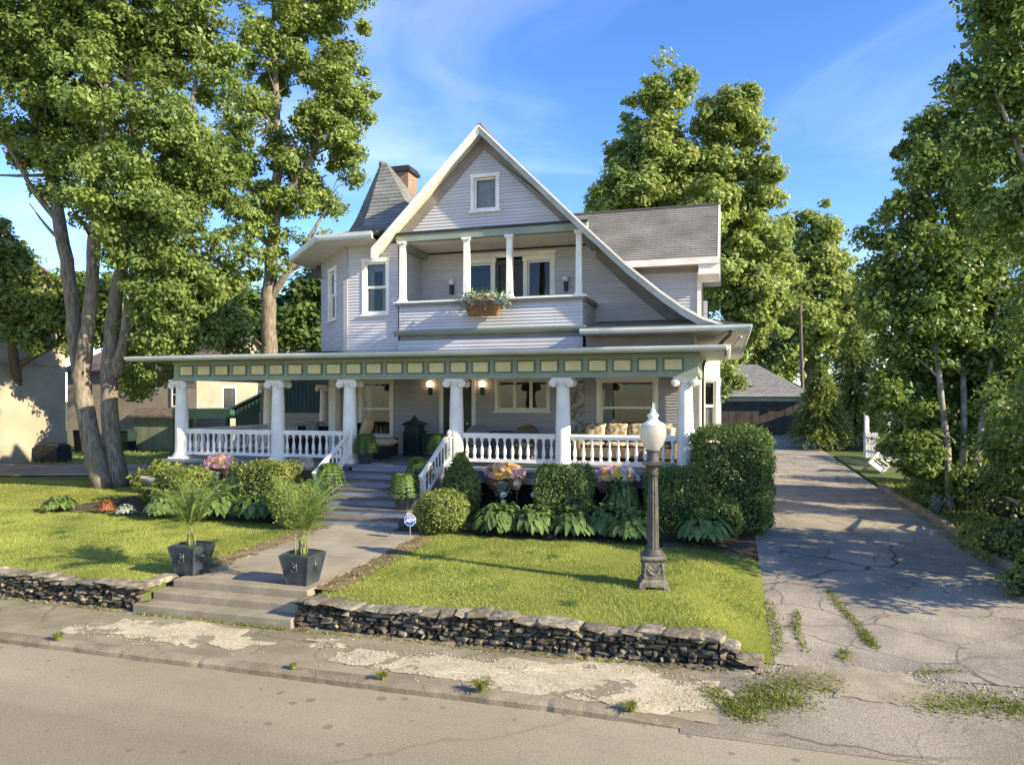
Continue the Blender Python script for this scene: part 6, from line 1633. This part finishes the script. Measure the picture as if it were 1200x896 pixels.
for hx in (-.34,-.12,.12,.30):
    u = unit(rg.normal(size=(70,3))); V += blossoms(np.array([x+hx,y-.12,z+.14])+u*np.array([.15,.13,.11]), u, .045, 4, rg)
quads_obj('hydrangea_heads', np.array(V), PETC, t)

# --- porch furniture
def cushion_mesh(mb, c, sx, sy, sz, tilt=0.0, axis='x', rotz=0.0):
    vs=[]; fs=[]; n=9
    R = Matrix.Rotation(rotz,3,'Z') @ Matrix.Rotation(tilt,3,axis.upper())
    for top in (1,-1):
        for i in range(n):
            for j in range(n):
                a=-1+2*i/(n-1); b=-1+2*j/(n-1); hgt=((1-a**4)*(1-b**4))**.5
                k = 1-.06*(abs(a*b))
                vs.append(Vector(c)+R@Vector((a*sx*.5*k, b*sy*.5*k, top*sz*.5*(.25+.75*hgt) if abs(a)<1 and abs(b)<1 else top*sz*.06)))
    for t_ in range(2):
        for i in range(n-1):
            for j in range(n-1):
                q=[t_*n*n+i*n+j, t_*n*n+(i+1)*n+j, t_*n*n+(i+1)*n+j+1, t_*n*n+i*n+j+1]; fs.append(tuple(q if t_==0 else q[::-1]))
    ring_=[i*n for i in range(n)]+[(n-1)*n+j for j in range(1,n)]+[i*n+n-1 for i in range(n-2,-1,-1)]+[j for j in range(n-2,0,-1)]
    for k in range(len(ring_)):
        a,b=ring_[k],ring_[(k+1)%len(ring_)]; fs.append((a,a+n*n,b+n*n,b))
    mb.add(vs,fs)
# black wicker lounge chair with beige cushions, facing the steps
t = thing('lounge_chair', 'black wicker lounge chair with beige cushions at the head of the steps', 'chair', (-10.55,21.0,FZ+.06), rotz=math.radians(8))
def loc_obj(name, mb, m, t, **k):
    o = obj(name, mb, m, None, **k); o.parent = t; return o
m = MB(); m.box(-.55,.42,-.40,.40,.02,.34); m.box(-.55,.40,-.47,-.37,.02,.36); m.box(-.55,.40,.37,.47,.02,.58); loc_obj('seat_frame', m, WICKERB, t, bevel=.03)
m = MB(); m.add([(-.62,-.42,.3),(-.5,-.42,.3),(-.5,.42,.3),(-.62,.42,.3),(-.85,-.40,1.05),(-.76,-.40,1.07),(-.76,.40,1.07),(-.85,.40,1.05)],[(0,3,2,1),(4,5,6,7),(0,1,5,4),(1,2,6,5),(2,3,7,6),(3,0,4,7)]); loc_obj('backrest', m, WICKERB, t, bevel=.03)
m = MB(); cushion_mesh(m,(-.02,-.04,.46),1.0,.84,.26); loc_obj('seat_cushion', m, BEIGEC, t, smooth=True)
m = MB(); cushion_mesh(m,(-.52,-.02,.84),.80,.80,.24,tilt=math.radians(-72),axis='y'); loc_obj('back_cushion', m, BEIGEC, t, smooth=True)
# lidded bin with pagoda top
t = thing('lidded_bin', 'black slatted bin with a pointed pagoda lid against the porch wall', 'bin', (-10.05,22.4,FZ))
m = MB()
for k in range(14):
    for (u0,v0,u1,v1) in ((-.28,-.28,.28,-.28),(.28,-.28,.28,.28),(-.28,.28,.28,.28),(-.28,-.28,-.28,.28)):
        f=(k+.5)/14; m.box(-10.05+u0+(u1-u0)*f-.014,-10.05+u0+(u1-u0)*f+.014,22.4+v0+(v1-v0)*f-.014,22.4+v0+(v1-v0)*f+.014,FZ+.04,FZ+.78)
m.box(-10.31,-9.79,22.14,22.66,FZ+.03,FZ+.77); m.box(-10.35,-9.75,22.1,22.7,FZ,FZ+.05); m.box(-10.35,-9.75,22.1,22.7,FZ+.76,FZ+.82); obj('body', m, GREENM, t)
m = MB(); m.box(-10.3,-9.8,22.15,22.65,FZ+.82,FZ+1.02); m.taper(-10.05,22.4,FZ+1.02,FZ+1.07,.33,.33,.31,.31); m.taper(-10.05,22.4,FZ+1.07,FZ+1.17,.31,.31,.13,.13); m.taper(-10.05,22.4,FZ+1.17,FZ+1.27,.1,.1,.05,.05); m.ball((-10.05,22.4,FZ+1.3),.05); obj('lid', m, GREENM, t)
t = thing('storage_box', 'dark green storage box beside the pagoda lidded bin', 'box', (-9.45,22.55,FZ))
m = MB(); m.box(-9.72,-9.05,22.2,22.9,FZ+.03,FZ+.66); obj('body', m, GREENM, t, bevel=.02)
m = MB(); m.box(-9.75,-9.02,22.17,22.93,FZ+.66,FZ+.72); obj('lid', m, GREENM, t, bevel=.02)
# wicker tub chairs behind the right railing
def tub_chair(label, x, y, wm, cm, rz=0):
    t = thing('wicker_armchair', label, 'chair', (x,y,FZ), 'wicker armchairs on the porch', rz)
    m = MB(); n=18; vs=[]; fs=[]
    for i in range(n+1):
        a = PI*(-.12) + PI*1.24*i/n; top=.62+.42*math.sin(max(0,min(PI,(a))))**1.2 if 0<a<PI else .62
        for (r,z) in ((.36,.18),(.40,.5),(.46,top),(.40,top+.02),(.33,.5),(.30,.2)):
            vs.append((r*math.cos(a)*1.05, r*math.sin(a)*.95, z))
    for i in range(n):
        for k in range(5): fs.append((i*6+k,(i+1)*6+k,(i+1)*6+k+1,i*6+k+1))
    m.add(vs,fs); m.tube([(.43*1.05*math.cos(a),.43*.95*math.sin(a),.63+.42*math.sin(max(0,min(PI,a)))**1.2 if 0<a<PI else .63) for a in np.linspace(-.12*PI,1.12*PI,24)], .035, 8)
    loc_obj('backrest', m, wm, t, smooth=True)
    m = MB(); m.box(-.34,.34,-.36,.26,.16,.36); loc_obj('seat_frame', m, wm, t, bevel=.03)
    m = MB(); cushion_mesh(m,(0,-.04,.43),.66,.64,.15); loc_obj('seat_cushion', m, cm, t, smooth=True)
    for sx in (-1,1):
        for sy in (-1,1):
            m = MB(); m.tube([(sx*.3,sy*.28,0),(sx*.3,sy*.28,.18)], .03, 8); loc_obj('leg', m, wm, t)
tub_chair('brown wicker armchair with a rounded back under the triple window', -6.15, 22.2, WICKER, SPOTC)
tub_chair('grey wicker armchair whose low back shows beside the front door', -7.75, 22.3, mat('grey_wicker',(.26,.25,.24),rough=.8,var=.2,scale=30,bump=1), GREYC, .2)
t = thing('side_table', 'low dark green table between the two wicker armchairs', 'table', (-6.95,22.6,FZ))
m = MB(); m.box(-7.4,-6.55,22.4,23.0,FZ+.78,FZ+.83); obj('tabletop', m, GREENM, t)
for sx in (-7.35,-6.6):
    for sy in (22.45,22.95):
        m = MB(); m.box(sx-.025,sx+.025,sy-.025,sy+.025,FZ,FZ+.78); obj('leg', m, GREENM, t)
# sofa under the big window
t = thing('sofa', 'long wicker sofa with tan patterned back cushions under the picture window', 'sofa', (-3.0,22.5,FZ))
m = MB(); m.box(-4.45,-1.5,22.05,22.95,FZ+.08,FZ+.4); m.box(-4.45,-1.5,22.85,23.02,FZ+.4,FZ+.95); obj('frame', m, WICKER, t, bevel=.04)
for x0 in (-4.5,-1.6): m = MB(); m.box(x0,x0+.15,22.05,22.95,FZ+.08,FZ+.66); obj('armrest', m, WICKER, t, bevel=.04)
for k in range(4):
    m = MB(); cushion_mesh(m,(-3.97+k*.68,22.45,FZ+.48),.67,.75,.17); obj('seat_cushion', m, SPOTC, t, smooth=True)
    m = MB(); cushion_mesh(m,(-3.97+k*.68,22.72,FZ+.86),.68,.56,.22,tilt=math.radians(74)); obj('back_cushion', m, SPOTC, t, smooth=True)
t = thing('throw_pillow', 'striped pale throw pillow propped at the sofa end nearest the corner column', 'pillow', (-1.75,22.4,FZ+.57))
m = MB(); cushion_mesh(m,(-1.72,22.38,FZ+.82),.46,.46,.18,tilt=math.radians(66),rotz=-.4); obj('cover', m, mat('striped_pillow',(.62,.55,.42),rough=.9,var=.3,scale=3,stretch=(14,1,1)), t, smooth=True)
# left wing: daybed, pillows, red brown chair
t = thing('daybed', 'grey upholstered daybed in the left wing of the porch', 'sofa', (-14.6,24.2,FZ))
m = MB(); m.box(-15.9,-13.75,23.7,24.6,FZ+.05,FZ+.42); m.box(-15.9,-13.75,24.5,24.66,FZ+.42,FZ+.85); obj('frame', m, WICKERB, t, bevel=.03)
m = MB(); cushion_mesh(m,(-14.85,24.1,FZ+.5),2.0,.8,.2); obj('mattress', m, GREYC, t, smooth=True)
for lb,x,tm,cm in (('brown tan pillow on the daybed in the left wing',-14.15,70,SPOTC),('grey pillow on the daybed nearest the house wall',-13.9,76,GREYC),('pale striped pillow at the outer end of the daybed',-15.1,60,mat('striped_pillow_b',(.32,.30,.27),rough=.9,var=.3,scale=3,stretch=(12,1,1)))):
    t = thing('throw_pillow', lb, 'pillow', (x,24.2,FZ+.58)); m = MB(); cushion_mesh(m,(x,24.28,FZ+.82),.5,.5,.2,tilt=math.radians(tm),rotz=.25*math.sin(x*9)); obj('cover', m, cm, t, smooth=True)
t = thing('wooden_chair', 'red brown high backed chair behind the daybed pillows', 'chair', (-14.2,25.5,FZ))
m = MB(); m.box(-14.5,-13.9,25.2,25.75,FZ+.40,FZ+.46); obj('seat', m, REDW, t)
m = MB(); m.add([(-14.46,25.72,FZ+.46),(-13.94,25.72,FZ+.46),(-13.94,25.78,FZ+.46),(-14.46,25.78,FZ+.46),(-14.56,25.82,FZ+1.22),(-13.84,25.82,FZ+1.16),(-13.84,25.88,FZ+1.16),(-14.56,25.88,FZ+1.22)],[(0,3,2,1),(4,5,6,7),(0,1,5,4),(1,2,6,5),(2,3,7,6),(3,0,4,7)]); obj('backrest', m, REDW, t, bevel=.015)
for sx in (-14.46,-13.94):
    for sy in (25.25,25.72): m = MB(); m.box(sx-.025,sx+.025,sy-.025,sy+.025,FZ,FZ+.4); obj('leg', m, REDW, t)

# ================================================================== neighbours
BEIGE = mat('beige_stucco', (.36,.31,.225), rough=.9, var=.10, scale=.8, bump=.3, bscale=20)
BEIGE2 = mat('tan_render', (.34,.30,.23), rough=.9, var=.12, scale=.9)
TEAL = mat('teal_siding', (.04,.095,.085), rough=.6, var=.12, scale=1.5)
TEALR = mat('dark_teal_roof', (.035,.075,.075), rough=.7, var=.2)
SHEDG = mat('olive_shed_boards', (.24,.26,.16), rough=.8, var=.15, scale=2, stretch=(1,1,.3))
DOORB = mat('beige_garage_door', (.42,.36,.27), rough=.6, var=.06)
WHITEH = mat('white_house_siding', (.50,.47,.40), rough=.6, var=.06)
ROOFB = mat('brown_neighbour_roof', (.13,.10,.08), rough=.9, var=.3, scale=4)
ROOFG = mat('grey_neighbour_roof', (.20,.19,.18), rough=.9, var=.25, scale=4)
GDOOR = mat('dark_brown_garage_door', (.10,.085,.07), rough=.6, var=.25, scale=2)
WINB = mat('dark_window_glass', (.03,.035,.04), rough=.08, spec=.6, var=.2)
def block(x0,x1,y0,y1,z0,z1): m = MB(); m.box(x0,x1,y0,y1,z0,z1); return m
def simple_window(parent, x0, x1, y, z0, z1, fm):
    m = MB(); w=.1; m.box(x0,x0+w,y-.06,y,z0,z1); m.box(x1-w,x1,y-.06,y,z0,z1); m.box(x0+w,x1-w,y-.06,y,z1-w,z1); m.box(x0+w,x1-w,y-.06,y,z0,z0+w); m.box(x0+w,x1-w,y-.05,y-.002,(z0+z1)/2-.03,(z0+z1)/2+.03)
    f = obj('window', m, fm, parent); m = MB(); m.box(x0+w*.7,x1-w*.7,y-.03,y-.01,z0+w*.7,z1-w*.7); obj('pane', m, WINB, f)
def gable_house(name, label, cat, x0,x1,y0,y1,z0,zw,zr, wm, rm, axis='y', ov=.35):
    """walls plus pitched roof; ridge along axis"""
    t = thing(name, label, cat, ((x0+x1)/2,(y0+y1)/2,z0))
    m = block(x0,x1,y0,y1,z0,zw)
    if axis == 'y':
        xm=(x0+x1)/2; m.prism([(x0,y0,zw),(x1,y0,zw),(xm,y0,zr)],(0,1,0),y1-y0)
        r = MB()
        for s,xe in ((-1,x0-ov),(1,x1+ov)):
            ze = zw-(zr-zw)*ov/((x1-x0)/2); r.prism([(xm,y0-ov,zr+.12),(xe,y0-ov,ze+.12),(xe,y0-ov,ze),(xm,y0-ov,zr)],(0,1,0),y1-y0+2*ov)
    else:
        ym=(y0+y1)/2; m.prism([(x0,y0,zw),(x0,y1,zw),(x0,ym,zr)],(1,0,0),x1-x0)
        r = MB()
        for ye in (y0-ov,y1+ov):
            ze = zw-(zr-zw)*ov/((y1-y0)/2); r.prism([(x0-ov,ym,zr+.12),(x0-ov,ye,ze+.12),(x0-ov,ye,ze),(x0-ov,ym,zr)],(1,0,0),x1-x0+2*ov)
    obj('wall', m, wm, t); obj('roof', r, rm, t); return t
# beige building at the left edge
t = gable_house('beige_building','tall beige stucco building with a brown roof at the left edge','building',-50,-33,8,29.6,-.1,8.6,13.5,BEIGE,ROOFB,axis='x',ov=.7)
m = MB(); m.box(-33.0,-32.96,8,29.6,4.75,4.81); obj('band', m, BEIGE2, t)
t = gable_house('rear_wing','lower tan house in tree shade behind the big trunks','house',-40,-30.2,36,46,-.1,4.9,7.0,BEIGE2,ROOFB,axis='x')
for y_,z_ in ((38.2,2.3),(41.6,2.3)):
    m = MB(); m.obox((-30.2,y_,0),Y,Z,X,0,1.4,z_,z_+1.6,-.02,.05); f_ = obj('window', m, WHITE, t); m = MB(); m.obox((-30.2,y_,0),Y,Z,X,.12,1.28,z_+.12,z_+1.48,.04,.056); obj('pane', m, WINB, f_)
simple_window(t,-32.0,-30.9,36,2.6,4.1,WHITE)
t = gable_house('white_neighbour_house','cream white house seen through the left end of the porch','house',-41,-30.6,60,70,0,7.5,10.5,WHITEH,ROOFG,axis='x')
for x in (-39,-36.3,-33.6): simple_window(t,x,x+1.5,60,4.0,6.0,WHITE); simple_window(t,x,x+1.5,60,1.0,2.9,WHITE)
# teal garage
gA = at(265,500,38); gB = at(352,500,38); hw = 4.0; gx0, gyy = gB.x-hw, 33.3
t = gable_house('teal_garage','teal sided garage with a beige door seen across the porch','garage',gx0,gx0+2*hw,gyy,gyy+7,0,2.55,4.25,TEAL,TEALR,axis='y',ov=.3)
m = MB()
for k in range(34): m.box(gx0+.1+k*.235,gx0+.13+k*.235,gyy-.02,gyy,2.45,2.55+max(0,1.68*(1-abs((gx0+.1+k*.235)-(gx0+hw))/hw)))
obj('batten', m, TEALR, t)
m = MB(); m.box(gx0+1.5,gx0+6.9,gyy-.04,gyy-.005,.02,2.35); gd = obj('garage_door', m, DOORB, t)
m = MB()
for k in range(5): m.box(gx0+1.5,gx0+6.9,gyy-.05,gyy-.041,.35+k*.42,.38+k*.42)
obj('door_groove', m, mat('door_groove_shadow_paint',(.26,.22,.16)), gd)
t = thing('carport','flat teal carport roof on posts left of the teal garage','carport',(gx0-1.8,gyy+.5,0))
m = MB(); m.box(gx0-3.8,gx0-.05,gyy-.4,gyy+5,2.05,2.55); obj('roof', m, TEAL, t)
for x in (gx0-3.6,gx0-.35):
    m = MB(); m.box(x-.09,x+.09,gyy-.3,gyy-.12,0,2.05); obj('post', m, TEAL, t)
# olive shed and bins
q = at(192,525,43)
t = gable_house('garden_shed','low olive garden shed with a dark roof in the left back yard','shed',q.x-2.2,q.x+1.5,q.y,q.y+3,0,2.1,2.9,SHEDG,ROOFB,axis='x',ov=.25)
m = MB(); m.box(q.x+.7,q.x+1.35,q.y-.03,q.y,0,1.95); obj('door', m, mat('shed_dark_door',(.05,.05,.04)), t)
def bin_(label, p, h, cm):
    t = thing('wheelie_bin', label, 'bin', p, 'bins in the left back yard'); x,y,z = p
    m = MB(); m.taper(x,y,z+.04,z+h*.9,.26,.3,.33,.36); obj('body', m, cm, t)
    m = MB(); m.add([(x-.36,y-.40,z+h*.9),(x+.36,y-.40,z+h*.9),(x+.36,y+.38,z+h*.93),(x-.36,y+.38,z+h*.93),(x-.33,y-.36,z+h*.95),(x+.33,y-.36,z+h*.95),(x+.33,y+.36,z+h),(x-.33,y+.36,z+h)],[(0,3,2,1),(4,5,6,7),(0,1,5,4),(1,2,6,5),(2,3,7,6),(3,0,4,7)]); obj('lid', m, cm, t)
    for s in (-1,1): m = MB(); m.lathe([(.12,-.03),(.12,.03)],x+s*.3,y+.3,z+.12,12,axis='x'); obj('wheel', m, BLACKISH, t)
b1 = at(97,527,42); bin_('dark bin against the beige building, left of the maple trunks', (b1.x,b1.y,0), 1.35, mat('charcoal_plastic',(.03,.03,.03),rough=.5)); b2 = at(150,527,42.5); bin_('green bin beside the olive shed, right of the maple trunks', (b2.x,b2.y,0), 1.35, GREENM)
q = at(62,536,36)
t = thing('covered_grill','black box shaped cover standing against the beige wall','grill',(q.x,q.y,0))
m = MB(); m.taper(q.x,q.y,0,.78,.75,.45,.70,.42); m.taper(q.x,q.y,.78,.9,.72,.43,.5,.3); obj('cover', m, mat('black_cover',(.02,.02,.02),rough=.6,var=.3,scale=4,bump=.6,bscale=8), t, bevel=.04)
m = MB(); m.box(q.x-.66,q.x-.5,q.y-.3,q.y-.2,-.02,.05); m.box(q.x+.5,q.x+.66,q.y-.3,q.y-.2,-.02,.05); obj('foot', m, BLACKISH, t)
# back fence line between the yards
def board_fence(name, label, a, b, h, m_, n, zf=lambda x,y: gz(x,y)):
    a, b = Vector(a), Vector(b); d=(b-a).normalized(); s=Vector((-d.y,d.x,0)); L=(b-a).length; t = thing(name, label, 'fence', tuple((a+b)/2))
    mm = MB()
    for k in range(n):
        p = a+d*(L*k/n); mm.obox(p,d,Z,s,.004,L/n-.012,.05,h+.03*math.sin(k*2.3),0,.03)
    obj('boards', mm, m_, t); mm = MB()
    for k in range(int(L/2.4)+1):
        p = a+d*min(L-.1,k*2.4); mm = MB(); mm.obox(p,d,Z,s,0,.1,0,h+.08,.035,.135); obj('post', mm, m_, t)
    return t
board_fence('board_fence','weathered grey board fence behind the left back yard',(-30,46,.3),(-16,46,.3),1.7,mat('weathered_boards',(.20,.18,.15),rough=.9,var=.25,scale=2),90)
# garage at the end of the drive
gz0 = dz(55)-.02; y0 = 55.0
t = thing('driveway_garage','hip roofed garage with a dark brown double door at the end of the driveway','garage',(1.6,58.5,gz0))
m = MB(); m.box(-2.6,5.35,y0,y0+7.5,gz0-.3,gz0+2.95); obj('wall', m, WHITE, t)
m = MB(); m.box(-.45,5.0,y0-.05,y0-.005,gz0,gz0+2.42)
gdd = obj('garage_door', m, GDOOR, t)
m = MB()
for k in range(10): m.box(-.45+k*.545+.02,-.45+(k+1)*.545-.02,y0-.062,y0-.051,gz0+.05,gz0+2.38)
obj('door_boards', m, GDOOR, gdd)
m = MB(); m.box(-2.7,5.5,y0-.08,y0,gz0+2.45,gz0+2.85); m.box(5.02,5.3,y0-.07,y0,gz0,gz0+2.45); m.box(-.75,-.47,y0-.07,y0,gz0,gz0+2.45); obj('door_trim', m, WHITE, t)
m = MB(); ex0,ex1,ey0,ey1,ze = -3.1,5.85,y0-.5,y0+8,gz0+2.9; zt = gz0+5.25; rx0,rx1,ym = .6,2.2,(ey0+ey1)/2
m.add([(ex0,ey0,ze),(ex1,ey0,ze),(ex1,ey1,ze),(ex0,ey1,ze),(rx0,ym,zt),(rx1,ym,zt)],[(0,1,5,4),(1,2,5),(2,3,4,5),(3,0,4),(0,3,2,1)])
obj('roof', m, ROOFG, t)
m = MB(); m.box(ex0-.04,ex1+.04,ey0-.05,ey0-.002,ze-.12,ze+.03); m.box(ex1+.002,ex1+.05,ey0,ey1,ze-.12,ze+.03); obj('gutter', m, GUTTER, t)
m = MB(); m.box(2.75,2.95,y0-.18,y0-.07,gz0+1.7,gz0+1.9); obj('door_lamp', m, BLACKISH, t)
# pole
q = at(941,440,60)
t = thing('utility_pole','bare brown pole rising left of the birches, behind the garage','pole',(q.x,q.y,1.0))
m = MB(); m.tube([(q.x+.05,q.y,0),(q.x-.22,q.y,11.0)],[.16,.12],10); obj('shaft', m, BARKD, t)
m = MB(); m.box(q.x-.34,q.x-.08,q.y-.05,q.y+.05,10.4,10.5); obj('bracket', m, BARKD, t)
# white neighbour house at right and picket fence
t = gable_house('white_neighbour_house','white house with a grey roof hidden behind the birches','house',10.5,22,42,54,.2,4.4,7.6,WHITEH,ROOFG,axis='x',ov=.5)
simple_window(t,11.6,13,42,1.6,3.2,WHITE); simple_window(t,15.6,17,42,1.6,3.2,WHITE)
fa = at(1012,525,36); fb = at(1075,540,31)
t = thing('picket_fence','white picket fence with a taller end post beside the driveway','fence',tuple(fa))
fz = gz(fa.x,fa.y)
a,b = Vector((fa.x,fa.y,fz)), Vector((fb.x,fb.y,fz)); d=(b-a).normalized(); s=Vector((-d.y,d.x,0)); L=(b-a).length
m = MB(); n=int(L/.16)
for k in range(n):
    p=a+d*(L*k/n); m.obox(p,d,Z,s,.0,.10,.08,1.2,0,.025); m.prism([p+Z*1.2,p+d*.1+Z*1.2,p+d*.05+Z*1.3],s,.025)
obj('pickets', m, WHITE, t); m = MB(); m.obox(a,d,Z,s,0,L,.3,.4,.027,.07); m.obox(a,d,Z,s,0,L,.95,1.05,.027,.07); obj('rail', m, WHITE, t)
for k,(hh) in enumerate((2.15,1.75,1.5)):
    p=a+d*(L*k*.42); m = MB(); m.obox(p,d,Z,s,-.02,.16,0,hh,.03,.2); m.obox(p,d,Z,s,-.05,.19,hh,hh+.07,.0,.23); obj('post', m, WHITE, t)
# tipped slatted chair
q = at(1019,551,30); qz = gz(q.x,q.y)
t = thing('slatted_chair','white slatted garden chair tipped backwards beside the picket fence','chair',(q.x,q.y,qz+.02), rotz=math.radians(-20))
R = Matrix.Rotation(math.radians(38),3,'Y')
def rp(p): return tuple(R@Vector(p))
def rbox(mb,x0,x1,y0,y1,z0,z1): mb.add([rp(p) for p in ((x0,y0,z0),(x1,y0,z0),(x1,y1,z0),(x0,y1,z0),(x0,y0,z1),(x1,y0,z1),(x1,y1,z1),(x0,y1,z1))],[(0,3,2,1),(4,5,6,7),(0,1,5,4),(1,2,6,5),(2,3,7,6),(3,0,4,7)])
m = MB()
for k in range(9): rbox(m,-.26,-.22,-.48+k*.108,-.40+k*.108,.35,1.15)
rbox(m,-.30,-.255,-.5,.5,1.05,1.13); rbox(m,-.30,-.255,-.5,.5,.5,.57); loc_obj('backrest', m, WHITE, t)
m = MB()
for k in range(6): rbox(m,-.2+k*.1,-.12+k*.1,-.48,.48,.34,.37)
loc_obj('seat', m, WHITE, t)
for sx,sy in ((-.2,-.45),(-.2,.45),(.36,-.45),(.36,.45)):
    m = MB(); rbox(m,sx-.03,sx+.03,sy-.03,sy+.03,-.1,.34); loc_obj('leg', m, mat('weathered_chair_leg',(.34,.30,.24),rough=.8,var=.2), t)
for sy in (-.5,.5):
    m = MB(); rbox(m,-.24,.42,sy-.04,sy+.04,.58,.62); rbox(m,.34,.4,sy-.03,sy+.03,.34,.58); loc_obj('armrest', m, WHITE, t)

# ================================================================== light, sky, camera
SUN_EL, SUN_AZ = math.radians(24.5), math.radians(12.0)        # az: in front of the facade's plane, from the right
Sdir = Vector((math.cos(SUN_EL)*math.cos(SUN_AZ), -math.cos(SUN_EL)*math.sin(SUN_AZ), math.sin(SUN_EL)))
sl = bpy.data.lights.new('sun','SUN'); sl.energy = 4.6; sl.angle = math.radians(.55); sl.color = (1.0,.87,.625)
so = bpy.data.objects.new('sun', sl); COL.objects.link(so); so.rotation_euler = Sdir.to_track_quat('Z','Y').to_euler(); so.location = (20,-10,30)
w = bpy.data.worlds.new('World'); SC.world = w; w.use_nodes = True; nt = w.node_tree
bg_ = nt.nodes['Background']; sky = N(nt,'ShaderNodeTexSky'); sky.sky_type='NISHITA'; sky.sun_disc=False; sky.sun_elevation=SUN_EL; sky.sun_rotation=math.radians(102)
sky.air_density=1.0; sky.dust_density=.25; sky.ozone_density=3.2; sky.altitude=200
tc = N(nt,'ShaderNodeTexCoord'); mp = N(nt,'ShaderNodeMapping'); mp.inputs['Scale'].default_value=(1.0,1.0,2.6); mp.inputs['Rotation'].default_value=(.12,.05,1.4)
nt.links.new(tc.outputs['Generated'], mp.inputs[0])
nz = N(nt,'ShaderNodeTexNoise'); nz.inputs['Scale'].default_value=2.6; nz.inputs['Detail'].default_value=6; nz.inputs['Roughness'].default_value=.52; nz.inputs['Distortion'].default_value=.6
nt.links.new(mp.outputs[0], nz.inputs['Vector'])
mr = N(nt,'ShaderNodeMapRange'); mr.inputs[1].default_value=.46; mr.inputs[2].default_value=.85; mr.inputs[4].default_value=.17; mr.interpolation_type='SMOOTHSTEP'
nt.links.new(nz.outputs['Fac'], mr.inputs[0])
hs = N(nt,'ShaderNodeHueSaturation'); hs.inputs['Saturation'].default_value=1.22; hs.inputs['Value'].default_value=.94; hs.inputs['Hue'].default_value=.514
nt.links.new(sky.outputs[0], hs.inputs['Color'])
mx = N(nt,'ShaderNodeMix',data_type='RGBA'); mx.inputs[7].default_value=(8.5,8.7,9.2,1)
nt.links.new(mr.outputs[0], mx.inputs[0]); nt.links.new(hs.outputs[0], mx.inputs[6]); nt.links.new(mx.outputs[2], bg_.inputs['Color'])
bg_.inputs['Strength'].default_value=.15
SC.view_settings.view_transform='Standard'; SC.view_settings.look='None'; SC.view_settings.exposure=1.25; SC.view_settings.gamma=1; SC.view_settings.use_curve_mapping=False
cd = bpy.data.cameras.new('camera'); cam = bpy.data.objects.new('camera', cd); COL.objects.link(cam); SC.camera = cam
cd.sensor_width=36; cd.sensor_fit='HORIZONTAL'; cd.lens=FPX/1200*36; cd.shift_y=(HY-448)/1200; cd.clip_end=2000; cd.clip_start=.1
cam.location=(0,0,CZ); cam.rotation_euler=(math.radians(90),0,TH)
SC.render.engine='CYCLES'; SC.cycles.max_bounces=8; SC.cycles.transparent_max_bounces=16; SC.cycles.diffuse_bounces=3; SC.cycles.glossy_bounces=3
SC.cycles.use_denoising=True
